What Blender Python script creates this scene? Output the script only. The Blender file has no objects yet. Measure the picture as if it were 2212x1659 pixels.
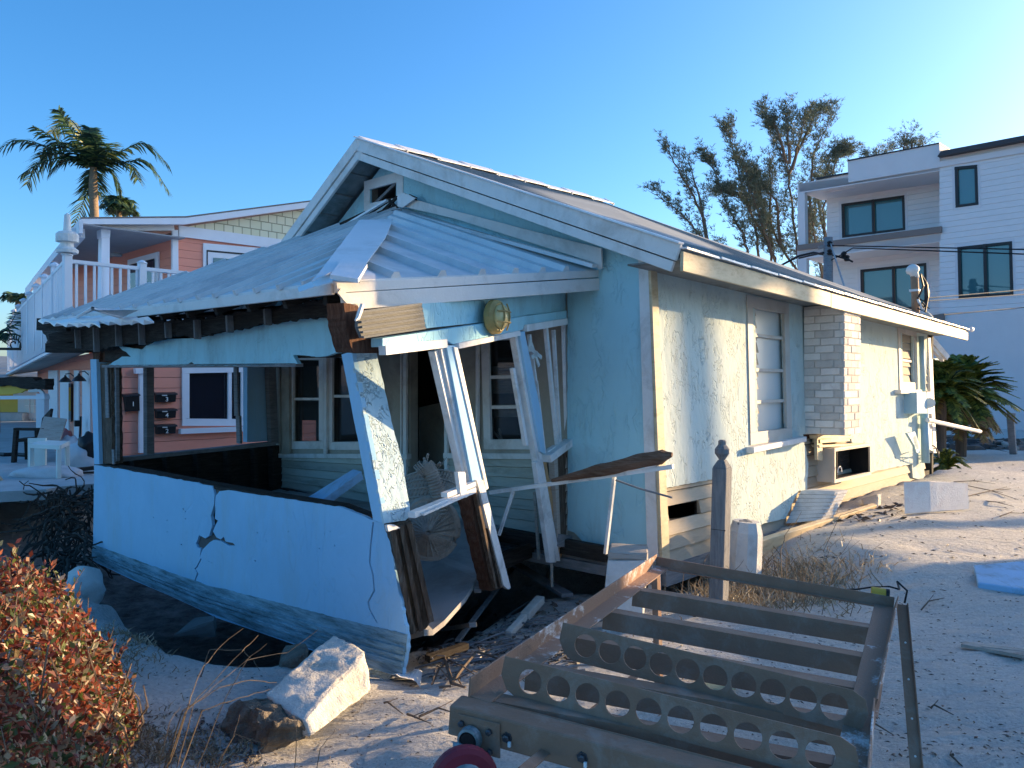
import bpy, bmesh, math, random
from mathutils import Vector, noise
from mathutils.geometry import tessellate_polygon
random.seed(7)
V = Vector
R = math.radians
scene = bpy.context.scene
col = scene.collection

# ---------------------------------------------------------------- camera, sky, sun, exposure
EYE = 1.65
F, H, CX = 1662.0, 822.0, 1106.0            # focal length, horizon row and centre column in a 2212 px wide picture
cam_d = bpy.data.cameras.new('camera')
cam_d.sensor_fit = 'HORIZONTAL'
cam_d.sensor_width = 36.0
cam_d.lens = 36.0 * F / 2212.0
cam_d.shift_y = -(829.5 - H) / 2212.0
cam_d.clip_start = 0.05
cam_d.clip_end = 3000
cam = bpy.data.objects.new('camera', cam_d)
cam.location = (0, 0, EYE)
cam.rotation_euler = (R(90), 0, 0)
col.objects.link(cam)
scene.camera = cam

SUN_AZ = R(65.5)                              # to the right of the view direction
SUN_EL = R(8.5)
S_DIR = V((math.sin(SUN_AZ) * math.cos(SUN_EL), math.cos(SUN_AZ) * math.cos(SUN_EL), math.sin(SUN_EL)))
world = bpy.data.worlds.new('World')
scene.world = world
world.use_nodes = True
wn = world.node_tree
for n in list(wn.nodes):
    wn.nodes.remove(n)
sky = wn.nodes.new('ShaderNodeTexSky')
sky.sky_type = 'NISHITA'
sky.sun_disc = False
sky.sun_elevation = R(18.0)
sky.sun_rotation = SUN_AZ
sky.air_density = 1.0
sky.dust_density = 1.3
sky.ozone_density = 5.0
hs = wn.nodes.new('ShaderNodeHueSaturation')
hs.inputs['Hue'].default_value = 0.498
hs.inputs['Saturation'].default_value = 1.18
hs.inputs['Value'].default_value = 1.0
bg = wn.nodes.new('ShaderNodeBackground')
bg.inputs['Strength'].default_value = 0.099
wo = wn.nodes.new('ShaderNodeOutputWorld')
wn.links.new(sky.outputs[0], hs.inputs['Color'])
wn.links.new(hs.outputs[0], bg.inputs['Color'])
wn.links.new(bg.outputs[0], wo.inputs['Surface'])

sun_d = bpy.data.lights.new('sun', 'SUN')
sun_d.energy = 4.0
sun_d.angle = R(0.53)
sun_d.color = (1.0, 0.69, 0.36)
sun = bpy.data.objects.new('sun', sun_d)
sun.rotation_euler = (-S_DIR).to_track_quat('-Z', 'Y').to_euler()
sun.location = S_DIR * 60
col.objects.link(sun)

scene.view_settings.view_transform = 'Standard'
scene.view_settings.look = 'None'
scene.view_settings.gamma = 1.0
scene.view_settings.use_curve_mapping = False
scene.view_settings.exposure = 1.6

# ---------------------------------------------------------------- geometry of the view
O = V((0, 0, EYE))
def W(px, py, Y):
    return V(((px - CX) / F * Y, Y, EYE - (py - H) / F * Y))
def proj(p):
    return (CX + F * p.x / p.y, H - F * (p.z - EYE) / p.y)
def on(p, pl):
    d = V(((p[0] - CX) / F, 1.0, -(p[1] - H) / F))
    pt, n = pl
    return O + d * ((pt - O).dot(n) / d.dot(n))
AZ = R(43.0)
U = V((math.sin(AZ), math.cos(AZ), 0))        # along the side wall, away
Wd = V((-math.cos(AZ), math.sin(AZ), 0))      # along the gable wall, to the left
Z = V((0, 0, 1))
B0 = W(1425, 1220, 5.8)                       # foot and head of the leaning near corner
T0 = W(1399, 574, 5.8)
def plane(pt, a, b):
    n = a.cross(b).normalized()
    if n.dot(O - pt) < 0:
        n = -n
    return (pt, n)                             # normal looks at the camera
def off(pl, d):
    return (pl[0] + pl[1] * d, pl[1])
LEAN = (T0 - B0).normalized()
GAB = plane(B0, Wd, LEAN)
SID = plane(B0, U, LEAN)
def ts(p):
    d = p - B0
    return d.dot(U), d.dot(Wd)
def Q(t, s, z=0.0):
    p = B0 + U * t + Wd * s
    return V((p.x, p.y, z))
# reading tables of the enlarged parts of the photograph -> 2212 px picture
def C1(*a): return [(x/3, 201.6+y/3) for x, y in a]
def C2(*a): return [(576+x/3, 259.2+y/3) for x, y in a]
def C3(*a): return [(1324.9+.401*x, 172.8+.401*y) for x, y in a]
def C4(*a): return [(x/3, 691.2+y/3) for x, y in a]
def C5(*a): return [(576+x/3, 662.4+y/3) for x, y in a]
def C6(*a): return [(1267.3+.4271*x, 662.4+.4271*y) for x, y in a]
def C7(*a): return [(.3646*x, 1106+.3646*y) for x, y in a]
def C8(*a): return [(806.5+.3906*x, 1036.9+.3906*y) for x, y in a]
def C9(*a): return [(1440.1+.349*x, 1082.9+.349*y) for x, y in a]
def D1(*a): return [(.1875*x, 576+.1875*y) for x, y in a]
def D2(*a): return [(.1875*x, 864+.1875*y) for x, y in a]
def D3(*a): return [(1785.7+.1927*x, 662.4+.1927*y) for x, y in a]
def D4(*a): return [(1440+.2083*x, 921.7+.2083*y) for x, y in a]
def D5(*a): return [(806.5+.1823*x, 1209.7+.1823*y) for x, y in a]
def D6(*a): return [(864+x/6, 1382.5+y/6) for x, y in a]

# ---------------------------------------------------------------- materials
def srgb(h):
    h = h.lstrip('#')
    c = [int(h[i:i+2], 16)/255 for i in (0, 2, 4)]
    return tuple((x/12.92 if x <= .04045 else ((x+.055)/1.055)**2.4) for x in c) + (1,)
def rgb(*c): return tuple(c) + (1,)
class NT:
    def __init__(s, name):
        s.m = bpy.data.materials.new(name); s.m.use_nodes = True
        s.t = s.m.node_tree
        s.b = s.t.nodes['Principled BSDF']
        s.tc = s.t.nodes.new('ShaderNodeTexCoord')
        s.co = s.tc.outputs['Object']
    def n(s, typ, **kw):
        nd = s.t.nodes.new('ShaderNode' + typ)
        for k, v in kw.items():
            setattr(nd, k, v)
        return nd
    def L(s, a, b): s.t.links.new(a, b)
    def map(s, scale=(1, 1, 1), co=None, rot=(0, 0, 0)):
        m = s.n('Mapping'); m.inputs['Scale'].default_value = scale; m.inputs['Rotation'].default_value = rot
        s.L(co or s.co, m.inputs['Vector']); return m.outputs[0]
    def noise(s, scale, co=None, detail=4, rough=.6, dist=0):
        n = s.n('TexNoise'); n.inputs['Scale'].default_value = scale; n.inputs['Detail'].default_value = detail
        n.inputs['Roughness'].default_value = rough; n.inputs['Distortion'].default_value = dist
        s.L(co or s.co, n.inputs['Vector']); return n.outputs['Fac']
    def ramp(s, fac, *stops, interp='LINEAR'):
        r = s.n('ValToRGB'); r.color_ramp.interpolation = interp
        e = r.color_ramp.elements
        while len(e) < len(stops): e.new(.5)
        for el, (p, c) in zip(e, stops):
            el.position = p; el.color = c if isinstance(c, tuple) else (c, c, c, 1)
        s.L(fac, r.inputs[0]); return r.outputs[0]
    def mix(s, fac, a, b, typ='MIX'):
        m = s.n('MixRGB', blend_type=typ)
        for k, v in ((0, fac), (1, a), (2, b)):
            if hasattr(v, 'links'): s.L(v, m.inputs[k])
            else: m.inputs[k].default_value = v
        return m.outputs[0]
    def math(s, op, a, b=0.0):
        m = s.n('Math', operation=op)
        for k, v in ((0, a), (1, b)):
            if hasattr(v, 'links'): s.L(v, m.inputs[k])
            else: m.inputs[k].default_value = v
        return m.outputs[0]
    def color(s, c):
        if hasattr(c, 'links'): s.L(c, s.b.inputs['Base Color'])
        else: s.b.inputs['Base Color'].default_value = c
    def bump(s, h, dist=.01, strength=1.0):
        b = s.n('Bump'); b.inputs['Distance'].default_value = dist; b.inputs['Strength'].default_value = strength
        s.L(h, b.inputs['Height']); s.L(b.outputs[0], s.b.inputs['Normal'])
    def rough(s, v): s.b.inputs['Roughness'].default_value = v
    def metal(s, v): s.b.inputs['Metallic'].default_value = v
M = {}
ISL = ('lap_siding', 'porch_siding', 'brick_paint', 'grey_wood', 'soffit_board', 'dark_wood', 'rotten_wood')
def basic(name, c, rough=.75, var=.25, scale=6, c2=None, stain=None, stain_amt=.5, stain_scale=1.6, bump=.003, bscale=60, metal=0, stretch=(1, 1, 1), spec=.3):
    n = NT(name)
    co = n.map(stretch)
    f = n.ramp(n.noise(scale, co, 6, .65), (.3, 0.0), (.7, 1.0))
    c2 = c2 or tuple(x*(1-var) for x in c[:3]) + (1,)
    out = n.mix(f, c, c2)
    if stain:
        g = n.ramp(n.noise(stain_scale, n.map(stretch), 8, .7, .4), (.5, 0.0), (.68, stain_amt))
        out = n.mix(g, out, stain)
    if name in ISL:
        gi = n.n('NewGeometry'); out = n.mix(1.0, out, n.ramp(gi.outputs['Random Per Island'], (0, rgb(.72, .70, .68)), (1, rgb(1.08, 1.06, 1.04))), 'MULTIPLY')
    n.color(out); n.rough(rough); n.metal(metal)
    n.b.inputs['Specular IOR Level'].default_value = spec
    if bump: n.bump(n.noise(bscale, co, 5, .7), bump)
    M[name] = n.m
    return n
def stucco(name, c, c2, relief=.02, stain=None, scale=7.0, stretch=(1, 1, .45), dist=.7):
    n = NT(name)
    co = n.map(stretch)
    big = n.noise(scale, co, 3, .55, dist)
    msk = n.ramp(n.noise(scale*.55, n.map((1.2, .9, .6)), 4, .6), (.46, 0.0), (.54, 1.0))
    ridge = n.ramp(big, (.405, 1.0), (.43, .0), (.455, 1.0), (.53, 1.0), (.555, .1), (.585, .9))
    fine = n.noise(90, None, 4, .7)
    vor = n.n('TexVoronoi'); vor.feature = 'SMOOTH_F1'; vor.inputs['Scale'].default_value = 26
    n.L(n.map((1, 1, .6)), vor.inputs['Vector'])
    ridge = n.math('SUBTRACT', 1.0, n.math('MULTIPLY', n.math('SUBTRACT', 1.0, ridge), msk))
    h = n.math('ADD', n.math('MULTIPLY', ridge, 1.0), n.math('ADD', n.math('MULTIPLY', fine, .18), n.math('MULTIPLY', vor.outputs['Distance'], .35)))
    f = n.ramp(n.noise(1.3, None, 7, .7), (.35, 0.0), (.7, 1.0))
    out = n.mix(f, c, c2)
    if stain:
        g = n.ramp(n.noise(2.2, n.map((1, 1, .25)), 8, .75), (.49, 0.0), (.76, .62))
        out = n.mix(g, out, stain)
    n.color(out); n.rough(.85); n.b.inputs['Specular IOR Level'].default_value = .15
    n.bump(h, relief, 1.0)
    M[name] = n.m
def woodmat(name, c, c2, c3=None, rough=.8, bump=.006, axis=(1, 1, 12), dark=.35):
    n = NT(name)
    a = n.noise(5, n.map(axis), 8, .75, .5)
    out = n.ramp(a, (.3, c), (.5, c2), (.7, c3 or c))
    g = n.ramp(n.noise(1.7, None, 6, .7), (.5, 0.0), (.75, dark))
    out = n.mix(g, out, rgb(.02, .016, .012))
    n.color(out); n.rough(rough); n.b.inputs['Specular IOR Level'].default_value = .2
    n.bump(n.noise(14, n.map(axis), 8, .8), bump)
    M[name] = n.m

stucco('sunlit_wall_stucco', rgb(.60, .67, .62), rgb(.52, .62, .60), .008, rgb(.60, .58, .47), scale=12)
stucco('gable_stucco', rgb(.40, .69, .76), rgb(.35, .62, .69), .004, rgb(.24, .31, .31), scale=8)
stucco('low_wall_stucco', rgb(.36, .60, .78), rgb(.31, .54, .72), .003, rgb(.37, .48, .50), scale=3)
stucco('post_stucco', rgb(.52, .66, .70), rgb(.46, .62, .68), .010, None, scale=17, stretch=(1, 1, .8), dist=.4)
basic('white_trim', rgb(.82, .80, .77), .6, .12, 9, stain=rgb(.35, .30, .24), stain_amt=.5, stain_scale=3, bump=.002)
basic('aluminium', rgb(.80, .80, .79), .4, .15, 9, stain=rgb(.25, .25, .24), stain_amt=.6, stain_scale=5, bump=.001, spec=.5)
basic('fascia_white', rgb(.66, .53, .34), .6, .2, 9, stain=rgb(.40, .28, .16), stain_amt=.85, stain_scale=8, stretch=(.5, .5, 1.5), bump=.002)
basic('rake_white', rgb(.74, .71, .67), .6, .08, 7, stain=rgb(.36, .32, .27), stain_amt=.55, stain_scale=2.2, bump=.002)
basic('roof_metal', rgb(.26, .285, .285), .75, .10, 3, stain=rgb(.36, .40, .42), stain_amt=.6, stain_scale=1.4, bump=.002, bscale=12, spec=.5)
basic('porch_roof_metal', rgb(.68, .69, .68), .55, .10, 3, stain=rgb(.36, .41, .44), stain_amt=.7, stain_scale=1.1, bump=.003, bscale=9, spec=.5)
basic('flashing_metal', rgb(.78, .78, .78), .4, .08, 3, stain=rgb(.4, .36, .3), stain_amt=.4, bump=.003, bscale=8, spec=.5)
woodmat('rotten_wood', rgb(.035, .026, .02), rgb(.12, .085, .06), rgb(.24, .20, .16), axis=(11, 11, 1.2), bump=.012)
woodmat('grey_post', rgb(.14, .14, .145), rgb(.22, .22, .22), rgb(.30, .29, .28), dark=.5, axis=(11, 11, .9))
woodmat('dark_wood', rgb(.014, .012, .010), rgb(.042, .034, .028), rgb(.08, .07, .06), bump=.012)
woodmat('red_brown_wood', rgb(.045, .02, .012), rgb(.11, .05, .03), rgb(.16, .10, .07), axis=(11, 11, 1.2), bump=.012)
woodmat('split_timber', rgb(.09, .05, .03), rgb(.20, .11, .07), rgb(.28, .20, .15), axis=(1.5, 1.5, 16), bump=.012)
woodmat('grey_wood', rgb(.16, .16, .165), rgb(.24, .24, .245), rgb(.32, .32, .31), dark=.5)
woodmat('driftwood', rgb(.34, .30, .26), rgb(.45, .41, .36), rgb(.25, .20, .16), dark=.3)
woodmat('raw_wood', rgb(.38, .24, .12), rgb(.48, .32, .17), rgb(.30, .18, .09), dark=.3)
basic('lap_siding', rgb(.50, .43, .33), .75, .15, 5, stain=rgb(.36, .28, .18), stain_amt=.6, stain_scale=3, bump=.004, stretch=(.4, .4, 2.5))
basic('porch_siding', rgb(.62, .63, .55), .75, .18, 5, stain=rgb(.20, .18, .13), stain_amt=.6, stain_scale=3, bump=.004, stretch=(.4, .4, 2.5))
basic('porch_wall', rgb(.46, .42, .35), .8, .2, 4, stain=rgb(.15, .12, .09), stain_amt=.5, bump=.003)
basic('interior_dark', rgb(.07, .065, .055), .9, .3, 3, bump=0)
basic('soffit_board', rgb(.30, .33, .33), .8, .35, 5, stain=rgb(.10, .11, .10), stain_amt=.7, stain_scale=4, bump=.004)
basic('grey_panel', rgb(.15, .155, .155), .7, .3, 4, stain=rgb(.08, .08, .08), stain_amt=.6, stretch=(.3, .3, 4), bump=.004)
basic('carpet_floor', rgb(.42, .41, .40), .95, .15, 3, stain=rgb(.20, .17, .14), stain_amt=.6, bump=.004, bscale=120)
basic('concrete_white', rgb(.72, .69, .62), .9, .25, 6, stain=rgb(.40, .34, .26), stain_amt=.6, stain_scale=5, bump=.02, bscale=22)
basic('concrete_rough', rgb(.30, .25, .19), .95, .5, 9, stain=rgb(.08, .06, .05), stain_amt=.8, stain_scale=7, bump=.05, bscale=18)
basic('concrete_slab', rgb(.48, .50, .50), .9, .2, 5, stain=rgb(.25, .25, .24), stain_amt=.5, bump=.01, bscale=30)
basic('pier_white', rgb(.72, .70, .66), .85, .15, 8, stain=rgb(.42, .40, .36), stain_amt=.6, stain_scale=6, bump=.006)
basic('rack_paint', rgb(.30, .175, .115), .6, .2, 8, stain=rgb(.36, .30, .25), stain_amt=.5, stain_scale=7, bump=.002, bscale=70, spec=.22)
basic('salt_dust', rgb(.72, .74, .75), .95, .2, 30, bump=.008, bscale=80)
basic('bolt_steel', rgb(.10, .10, .11), .4, .2, 20, metal=.7, bump=.001)
basic('galvanised', rgb(.20, .25, .26), .45, .2, 14, metal=.5, stain=rgb(.6, .6, .6), stain_amt=.5, stain_scale=20, bump=.002)
basic('caster_rubber', rgb(.20, .018, .035), .5, .2, 10, bump=.001)
basic('yellow_plastic', rgb(.62, .36, .05), .5, .1, 10, bump=0)
basic('black_plastic', rgb(.02, .018, .018), .4, .2, 10, bump=0)
basic('bulkhead_housing', rgb(.40, .30, .11), .5, .25, 12, stain=rgb(.18, .12, .05), stain_amt=.5, stain_scale=8, bump=.003)
basic('bulkhead_lens', rgb(.62, .52, .24), .25, .2, 12, bump=.001, spec=.6)
basic('wicker', rgb(.36, .35, .31), .8, .2, 20, stain=rgb(.14, .12, .10), stain_amt=.6, stain_scale=9, bump=.006, bscale=70)
basic('blue_board', rgb(.30, .52, .74), .7, .15, 5, stain=rgb(.12, .13, .13), stain_amt=.5, stain_scale=7, bump=.003)
basic('brick_paint', rgb(.86, .82, .76), .85, .15, 8, c2=rgb(.80, .74, .68), stain=rgb(.60, .46, .40), stain_amt=.35, stain_scale=9, bump=.006)
basic('brick_mortar', rgb(.68, .61, .54), .95, .2, 8, bump=.01)
basic('sleeve_beige', rgb(.58, .53, .46), .6, .1, 6, stain=rgb(.3, .22, .15), stain_amt=.4, bump=.001)
basic('pink_siding', rgb(.72, .30, .24), .75, .06, 3, bump=.002)
basic('pink_trim', rgb(.78, .79, .82), .6, .06, 4, bump=.001)
basic('cream_shingle', rgb(.66, .64, .42), .8, .08, 8, bump=.003)
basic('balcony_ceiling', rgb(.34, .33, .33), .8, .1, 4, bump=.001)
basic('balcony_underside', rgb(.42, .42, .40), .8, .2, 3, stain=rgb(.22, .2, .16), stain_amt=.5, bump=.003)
basic('vinyl_white', rgb(.78, .80, .84), .5, .05, 4, bump=0)
basic('modern_render', rgb(.60, .62, .64), .8, .05, 2, bump=.001)
basic('modern_trim', rgb(.60, .62, .65), .6, .04, 2, bump=0)
basic('slab_edge_brown', rgb(.20, .17, .155), .8, .1, 5, bump=.001)
basic('window_black', rgb(.018, .02, .024), .4, .1, 5, bump=0)
basic('dark_roof', rgb(.05, .055, .065), .6, .2, 5, bump=.002)
basic('yellow_wall', rgb(.80, .52, .10), .8, .1, 3, bump=.002)
basic('door_white', rgb(.74, .72, .70), .6, .05, 5, bump=0)
basic('white_resin', rgb(.66, .72, .68), .5, .08, 5, bump=0)
basic('bark', rgb(.16, .12, .09), .9, .4, 14, bump=.02, bscale=16, stretch=(1, 1, .3))
basic('palm_bark', rgb(.36, .26, .17), .9, .4, 10, bump=.03, bscale=9, stretch=(1, 1, 3))
basic('root_fibre', rgb(.07, .06, .05), .95, .4, 14, bump=0)
basic('dry_stem', rgb(.20, .15, .10), .9, .4, 9, bump=0)
basic('paint_blue_pipe', rgb(.36, .56, .66), .6, .1, 8, stain=rgb(.6, .6, .56), stain_amt=.4, bump=.002)
basic('tarp', rgb(.30, .33, .22), .7, .2, 8, bump=.004)
basic('sheet_metal', rgb(.72, .74, .76), .22, .1, 6, metal=.6, bump=.003, bscale=9)
basic('cable_black', rgb(.015, .015, .016), .5, .1, 9, bump=0)
basic('conduit_rust', rgb(.42, .24, .14), .7, .3, 9, stain=rgb(.6, .58, .52), stain_amt=.6, bump=.002)
basic('cloth_white', rgb(.62, .62, .64), .9, .1, 8, bump=.01, bscale=20)
basic('dark_concrete', rgb(.13, .13, .125), .9, .3, 6, bump=.01, bscale=20)  # plain dark grey concrete tone for the wedge and the crack fill
basic('cloth_pink', rgb(.55, .24, .24), .9, .1, 8, bump=.01, bscale=20)

# siding with a shadow line every board, told from height
def lapped(name, c, pitch, depth=.012, soft=.12):
    n = NT(name)
    sx = n.n('SeparateXYZ'); n.L(n.co, sx.inputs[0])
    fr = n.math('FRACT', n.math('DIVIDE', sx.outputs['Z'], pitch))
    h = n.ramp(fr, (0.0, 1.0), (1 - soft, .15), (1 - soft*.4, 0.0), (1.0, 1.0))
    f = n.noise(2.5, n.map((1, 1, 4)), 5, .6)
    out = n.mix(n.ramp(f, (.35, 0.0), (.7, .35)), c, tuple(x*.8 for x in c[:3]) + (1,))
    n.color(out); n.rough(.75); n.bump(h, depth); M[name] = n.m
lapped('modern_lap', rgb(.66, .67, .68), .20, .02)
lapped('pink_lap', rgb(.84, .30, .20), .19, .02)
def shingles():
    n = NT('shingle_wall')
    sx = n.n('SeparateXYZ'); n.L(n.co, sx.inputs[0])
    along = n.math('ADD', n.math('MULTIPLY', sx.outputs['X'], U.x), n.math('MULTIPLY', sx.outputs['Y'], U.y))
    cb = n.n('CombineXYZ'); n.L(along, cb.inputs[0]); n.L(sx.outputs['Z'], cb.inputs[1])
    br = n.n('TexBrick'); n.L(cb.outputs[0], br.inputs['Vector'])
    br.inputs['Scale'].default_value = 1.0
    br.inputs['Brick Width'].default_value = .30
    br.inputs['Row Height'].default_value = .22
    br.inputs['Mortar Size'].default_value = .012
    br.inputs['Color1'].default_value = rgb(.72, .69, .48); br.inputs['Color2'].default_value = rgb(.78, .74, .54)
    br.inputs['Mortar'].default_value = rgb(.34, .32, .2)
    br.offset = .4; br.squash = .8
    n.color(br.outputs['Color']); n.rough(.85)
    n.bump(n.math('SUBTRACT', 1.0, br.outputs['Fac']), .02)
    M['shingle_wall'] = n.m
shingles()
def glass(name, tint, trans=.25, rough=.03):
    n = NT(name)
    n.color(tint); n.rough(rough); n.b.inputs['Specular IOR Level'].default_value = .9
    tr = n.n('BsdfTransparent'); mx = n.n('MixShader'); mx.inputs[0].default_value = trans
    n.L(n.b.outputs[0], mx.inputs[1]); n.L(tr.outputs[0], mx.inputs[2])
    n.L(mx.outputs[0], n.t.nodes['Material Output'].inputs['Surface'])
    M[name] = n.m
glass('dusty_glass', rgb(.05, .05, .05), .6)
glass('dark_glass', rgb(.006, .010, .02), .05)
glass('teal_glass', rgb(.035, .13, .15), .05)
glass('frosted_glass', rgb(.62, .66, .64), .1, .3)
def foliage(name, stops, rough=.55, trans=.35):
    n = NT(name)
    g = n.n('NewGeometry')
    c = n.ramp(g.outputs['Random Per Island'], *stops)
    n.color(c); n.rough(rough)
    tl = n.n('BsdfTranslucent'); n.L(c, tl.inputs['Color'])
    mx = n.n('MixShader'); mx.inputs[0].default_value = trans
    n.L(n.b.outputs[0], mx.inputs[1]); n.L(tl.outputs[0], mx.inputs[2])
    n.L(mx.outputs[0], n.t.nodes['Material Output'].inputs['Surface'])
    M[name] = n.m
foliage('hedge_leaves', [(0, rgb(.07, .018, .012)), (.25, rgb(.26, .055, .03)), (.45, rgb(.38, .12, .06)), (.58, rgb(.42, .27, .17)), (.68, rgb(.04, .06, .02)), (.86, rgb(.12, .16, .04)), (1, rgb(.66, .52, .38))], rough=.35)
foliage('palm_leaves', [(0, rgb(.015, .035, .022)), (.5, rgb(.03, .07, .04)), (.8, rgb(.07, .14, .05)), (1, rgb(.20, .24, .09))])
foliage('yellow_palm_leaves', [(0, rgb(.34, .32, .10)), (1, rgb(.48, .46, .16))])
foliage('cycad_leaves', [(0, rgb(.03, .05, .012)), (.5, rgb(.13, .17, .03)), (1, rgb(.30, .32, .06))])
foliage('cycad_dry_leaves', [(0, rgb(.14, .08, .03)), (.6, rgb(.28, .16, .06)), (1, rgb(.30, .24, .07))])
foliage('casuarina_needles', [(0, rgb(.045, .06, .04)), (.6, rgb(.10, .13, .085)), (1, rgb(.19, .21, .15))], trans=.3)
foliage('dry_grass', [(0, rgb(.20, .15, .09)), (.6, rgb(.34, .27, .18)), (1, rgb(.50, .44, .33))], trans=.2)
foliage('litter', [(0, rgb(.03, .022, .018)), (.6, rgb(.09, .065, .05)), (.92, rgb(.17, .13, .10)), (1, rgb(.6, .58, .52))], trans=0)

# ---------------------------------------------------------------- mesh builder
SHIFT = {}
class MB:
    def __init__(s): s.v = []; s.f = []
    def add(s, vs, fs):
        k = len(s.v); s.v += [V(p) for p in vs]; s.f += [tuple(i + k for i in f) for f in fs]; return s
    def box8(s, a):   # bottom four then top four, same order
        return s.add(a, [(3, 2, 1, 0), (4, 5, 6, 7), (0, 1, 5, 4), (1, 2, 6, 5), (2, 3, 7, 6), (3, 0, 4, 7)])
    def box(s, c, x, y, z):   # centre and three half-extent vectors
        c = V(c)
        return s.box8([c-x-y-z, c+x-y-z, c+x+y-z, c-x+y-z, c-x-y+z, c+x-y+z, c+x+y+z, c-x+y+z])
    def bar(s, a, b, w, h, up=None):   # rectangular bar, w across, h along up
        a, b = V(a), V(b); d = (b-a).normalized(); up = V(up) if up is not None else Z
        x = d.cross(up)
        if x.length < 1e-4: x = d.cross(V((0, 1, 0)))
        x.normalize(); y = x.cross(d).normalized()
        x *= w/2; y *= h/2
        return s.box8([a-x-y, a+x-y, b+x-y, b-x-y, a-x+y, a+x+y, b+x+y, b-x+y])
    def tube(s, pts, r, n=6, cap=True):
        pts = [V(p) for p in pts]; m = len(pts)
        rs = r if isinstance(r, (list, tuple)) else [r]*m
        k = len(s.v); ref = None
        for i, p in enumerate(pts):
            d = (pts[min(i+1, m-1)] - pts[max(i-1, 0)]).normalized()
            if ref is None or abs(ref.dot(d)) > .95: ref = V((0, 0, 1)) if abs(d.z) < .9 else V((1, 0, 0))
            x = d.cross(ref).normalized(); y = x.cross(d)
            for j in range(n):
                a = 2*math.pi*j/n
                s.v.append(p + (x*math.cos(a) + y*math.sin(a))*rs[i])
        for i in range(m-1):
            for j in range(n):
                a = k+i*n+j; b = k+i*n+(j+1) % n
                s.f.append((a, b, b+n, a+n))
        if cap:
            s.f.append(tuple(k+j for j in range(n))[::-1]); s.f.append(tuple(k+(m-1)*n+j for j in range(n)))
        return s
    def lathe(s, base, prof, n=16, axis=None):   # prof: (radius, height)
        ax = V(axis).normalized() if axis is not None else Z
        x = ax.orthogonal().normalized(); y = ax.cross(x)
        k = len(s.v); m = len(prof); base = V(base)
        for r, h in prof:
            for j in range(n):
                a = 2*math.pi*j/n
                s.v.append(base + ax*h + (x*math.cos(a)+y*math.sin(a))*r)
        for i in range(m-1):
            for j in range(n):
                a = k+i*n+j; b = k+i*n+(j+1) % n
                s.f.append((a, b, b+n, a+n))
        s.f.append(tuple(k+j for j in range(n))[::-1]); s.f.append(tuple(k+(m-1)*n+j for j in range(n)))
        return s
    def plate3(s, outer, back, holes=()):   # 3-D outline(s) pushed back by a vector
        loops = [list(map(V, outer))] + [list(map(V, h)) for h in holes]
        flat = [p for l in loops for p in l]
        tris = tessellate_polygon(loops)
        N = len(flat); back = V(back); k = len(s.v)
        s.v += flat + [p + back for p in flat]
        for a, b, c in tris:
            s.f.append((k+a, k+b, k+c)); s.f.append((k+N+c, k+N+b, k+N+a))
        st = 0
        for l in loops:
            m = len(l)
            for i in range(m):
                a = st+i; b = st+(i+1) % m
                s.f.append((k+b, k+a, k+N+a, k+N+b))
            st += m
        return s
    def plate(s, outer, pl, th, holes=()):
        return s.plate3([on(p, pl) for p in outer], -pl[1]*th, [[on(p, pl) for p in h] for h in holes])
    def build(s, name, mat, parent=None, smooth=False, bevel=0, fix=True):
        sh = SHIFT.get(parent.name if parent else None, V((0, 0, 0)))
        me = bpy.data.meshes.new(name)
        me.from_pydata([tuple(p - sh) for p in s.v], [], s.f)
        if fix:
            bm = bmesh.new(); bm.from_mesh(me); bmesh.ops.recalc_face_normals(bm, faces=bm.faces); bm.to_mesh(me); bm.free()
        me.materials.append(M[mat] if isinstance(mat, str) else mat)
        if smooth:
            for p in me.polygons: p.use_smooth = True
        o = bpy.data.objects.new(name, me); col.objects.link(o)
        if parent: o.parent = parent
        SHIFT[o.name] = sh
        if bevel:
            b = o.modifiers.new('bevel', 'BEVEL'); b.width = bevel; b.segments = 2; b.limit_method = 'ANGLE'; b.angle_limit = R(40)
        return o
def jag(pts, amp=3.0, step=8.0, closed=True, keep=()):
    out = []; m = len(pts)
    for i in range(m if closed else m-1):
        a = pts[i]; b = pts[(i+1) % m]; out.append(a)
        if i in keep: continue
        L = math.hypot(b[0]-a[0], b[1]-a[1]); k = int(L/step)
        for j in range(1, k):
            t = j/k; out.append((a[0]+(b[0]-a[0])*t + random.uniform(-amp, amp), a[1]+(b[1]-a[1])*t + random.uniform(-amp, amp)))
    if not closed: out.append(pts[-1])
    return out
def tag(o, label=None, cat=None, group=None, kind=None):
    if label: o['label'] = label
    if cat: o['category'] = cat
    if group: o['group'] = group
    if kind: o['kind'] = kind
    return o
def thing(name, loc, label, cat, group=None):
    o = bpy.data.objects.new(name, None); col.objects.link(o); o.location = V(loc); o.empty_display_size = .2
    SHIFT[o.name] = V(loc)
    return tag(o, label, cat, group)
def lerp(a, b, t): return a + (b-a)*t
def P2(a, b, t): return (a[0]+(b[0]-a[0])*t, a[1]+(b[1]-a[1])*t)
def smooth01(x, a, b):
    if a == b: return float(x > a)
    t = max(0.0, min(1.0, (x-a)/(b-a))); return t*t*(3-2*t)
def frame(mb, q, pl, w, th):   # picture-frame of four bars on a plane, q = four corners in px, outer edge
    P = [on(p, pl) for p in q]
    for i in range(4):
        a, b = P[i], P[(i+1) % 4]
        c = sum(P, V())/4
        d = (b-a).normalized(); inn = (c-(a+b)/2); inn -= d*inn.dot(d); inn.normalize()
        m = w/2
        aa, bb = (a+inn*m, b+inn*m)
        if i % 2 == 1: aa = aa + d*w*1.0; bb = bb - d*w*1.0
        mb.bar(aa - pl[1]*th/2, bb - pl[1]*th/2, w, th, pl[1])
    return mb
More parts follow.
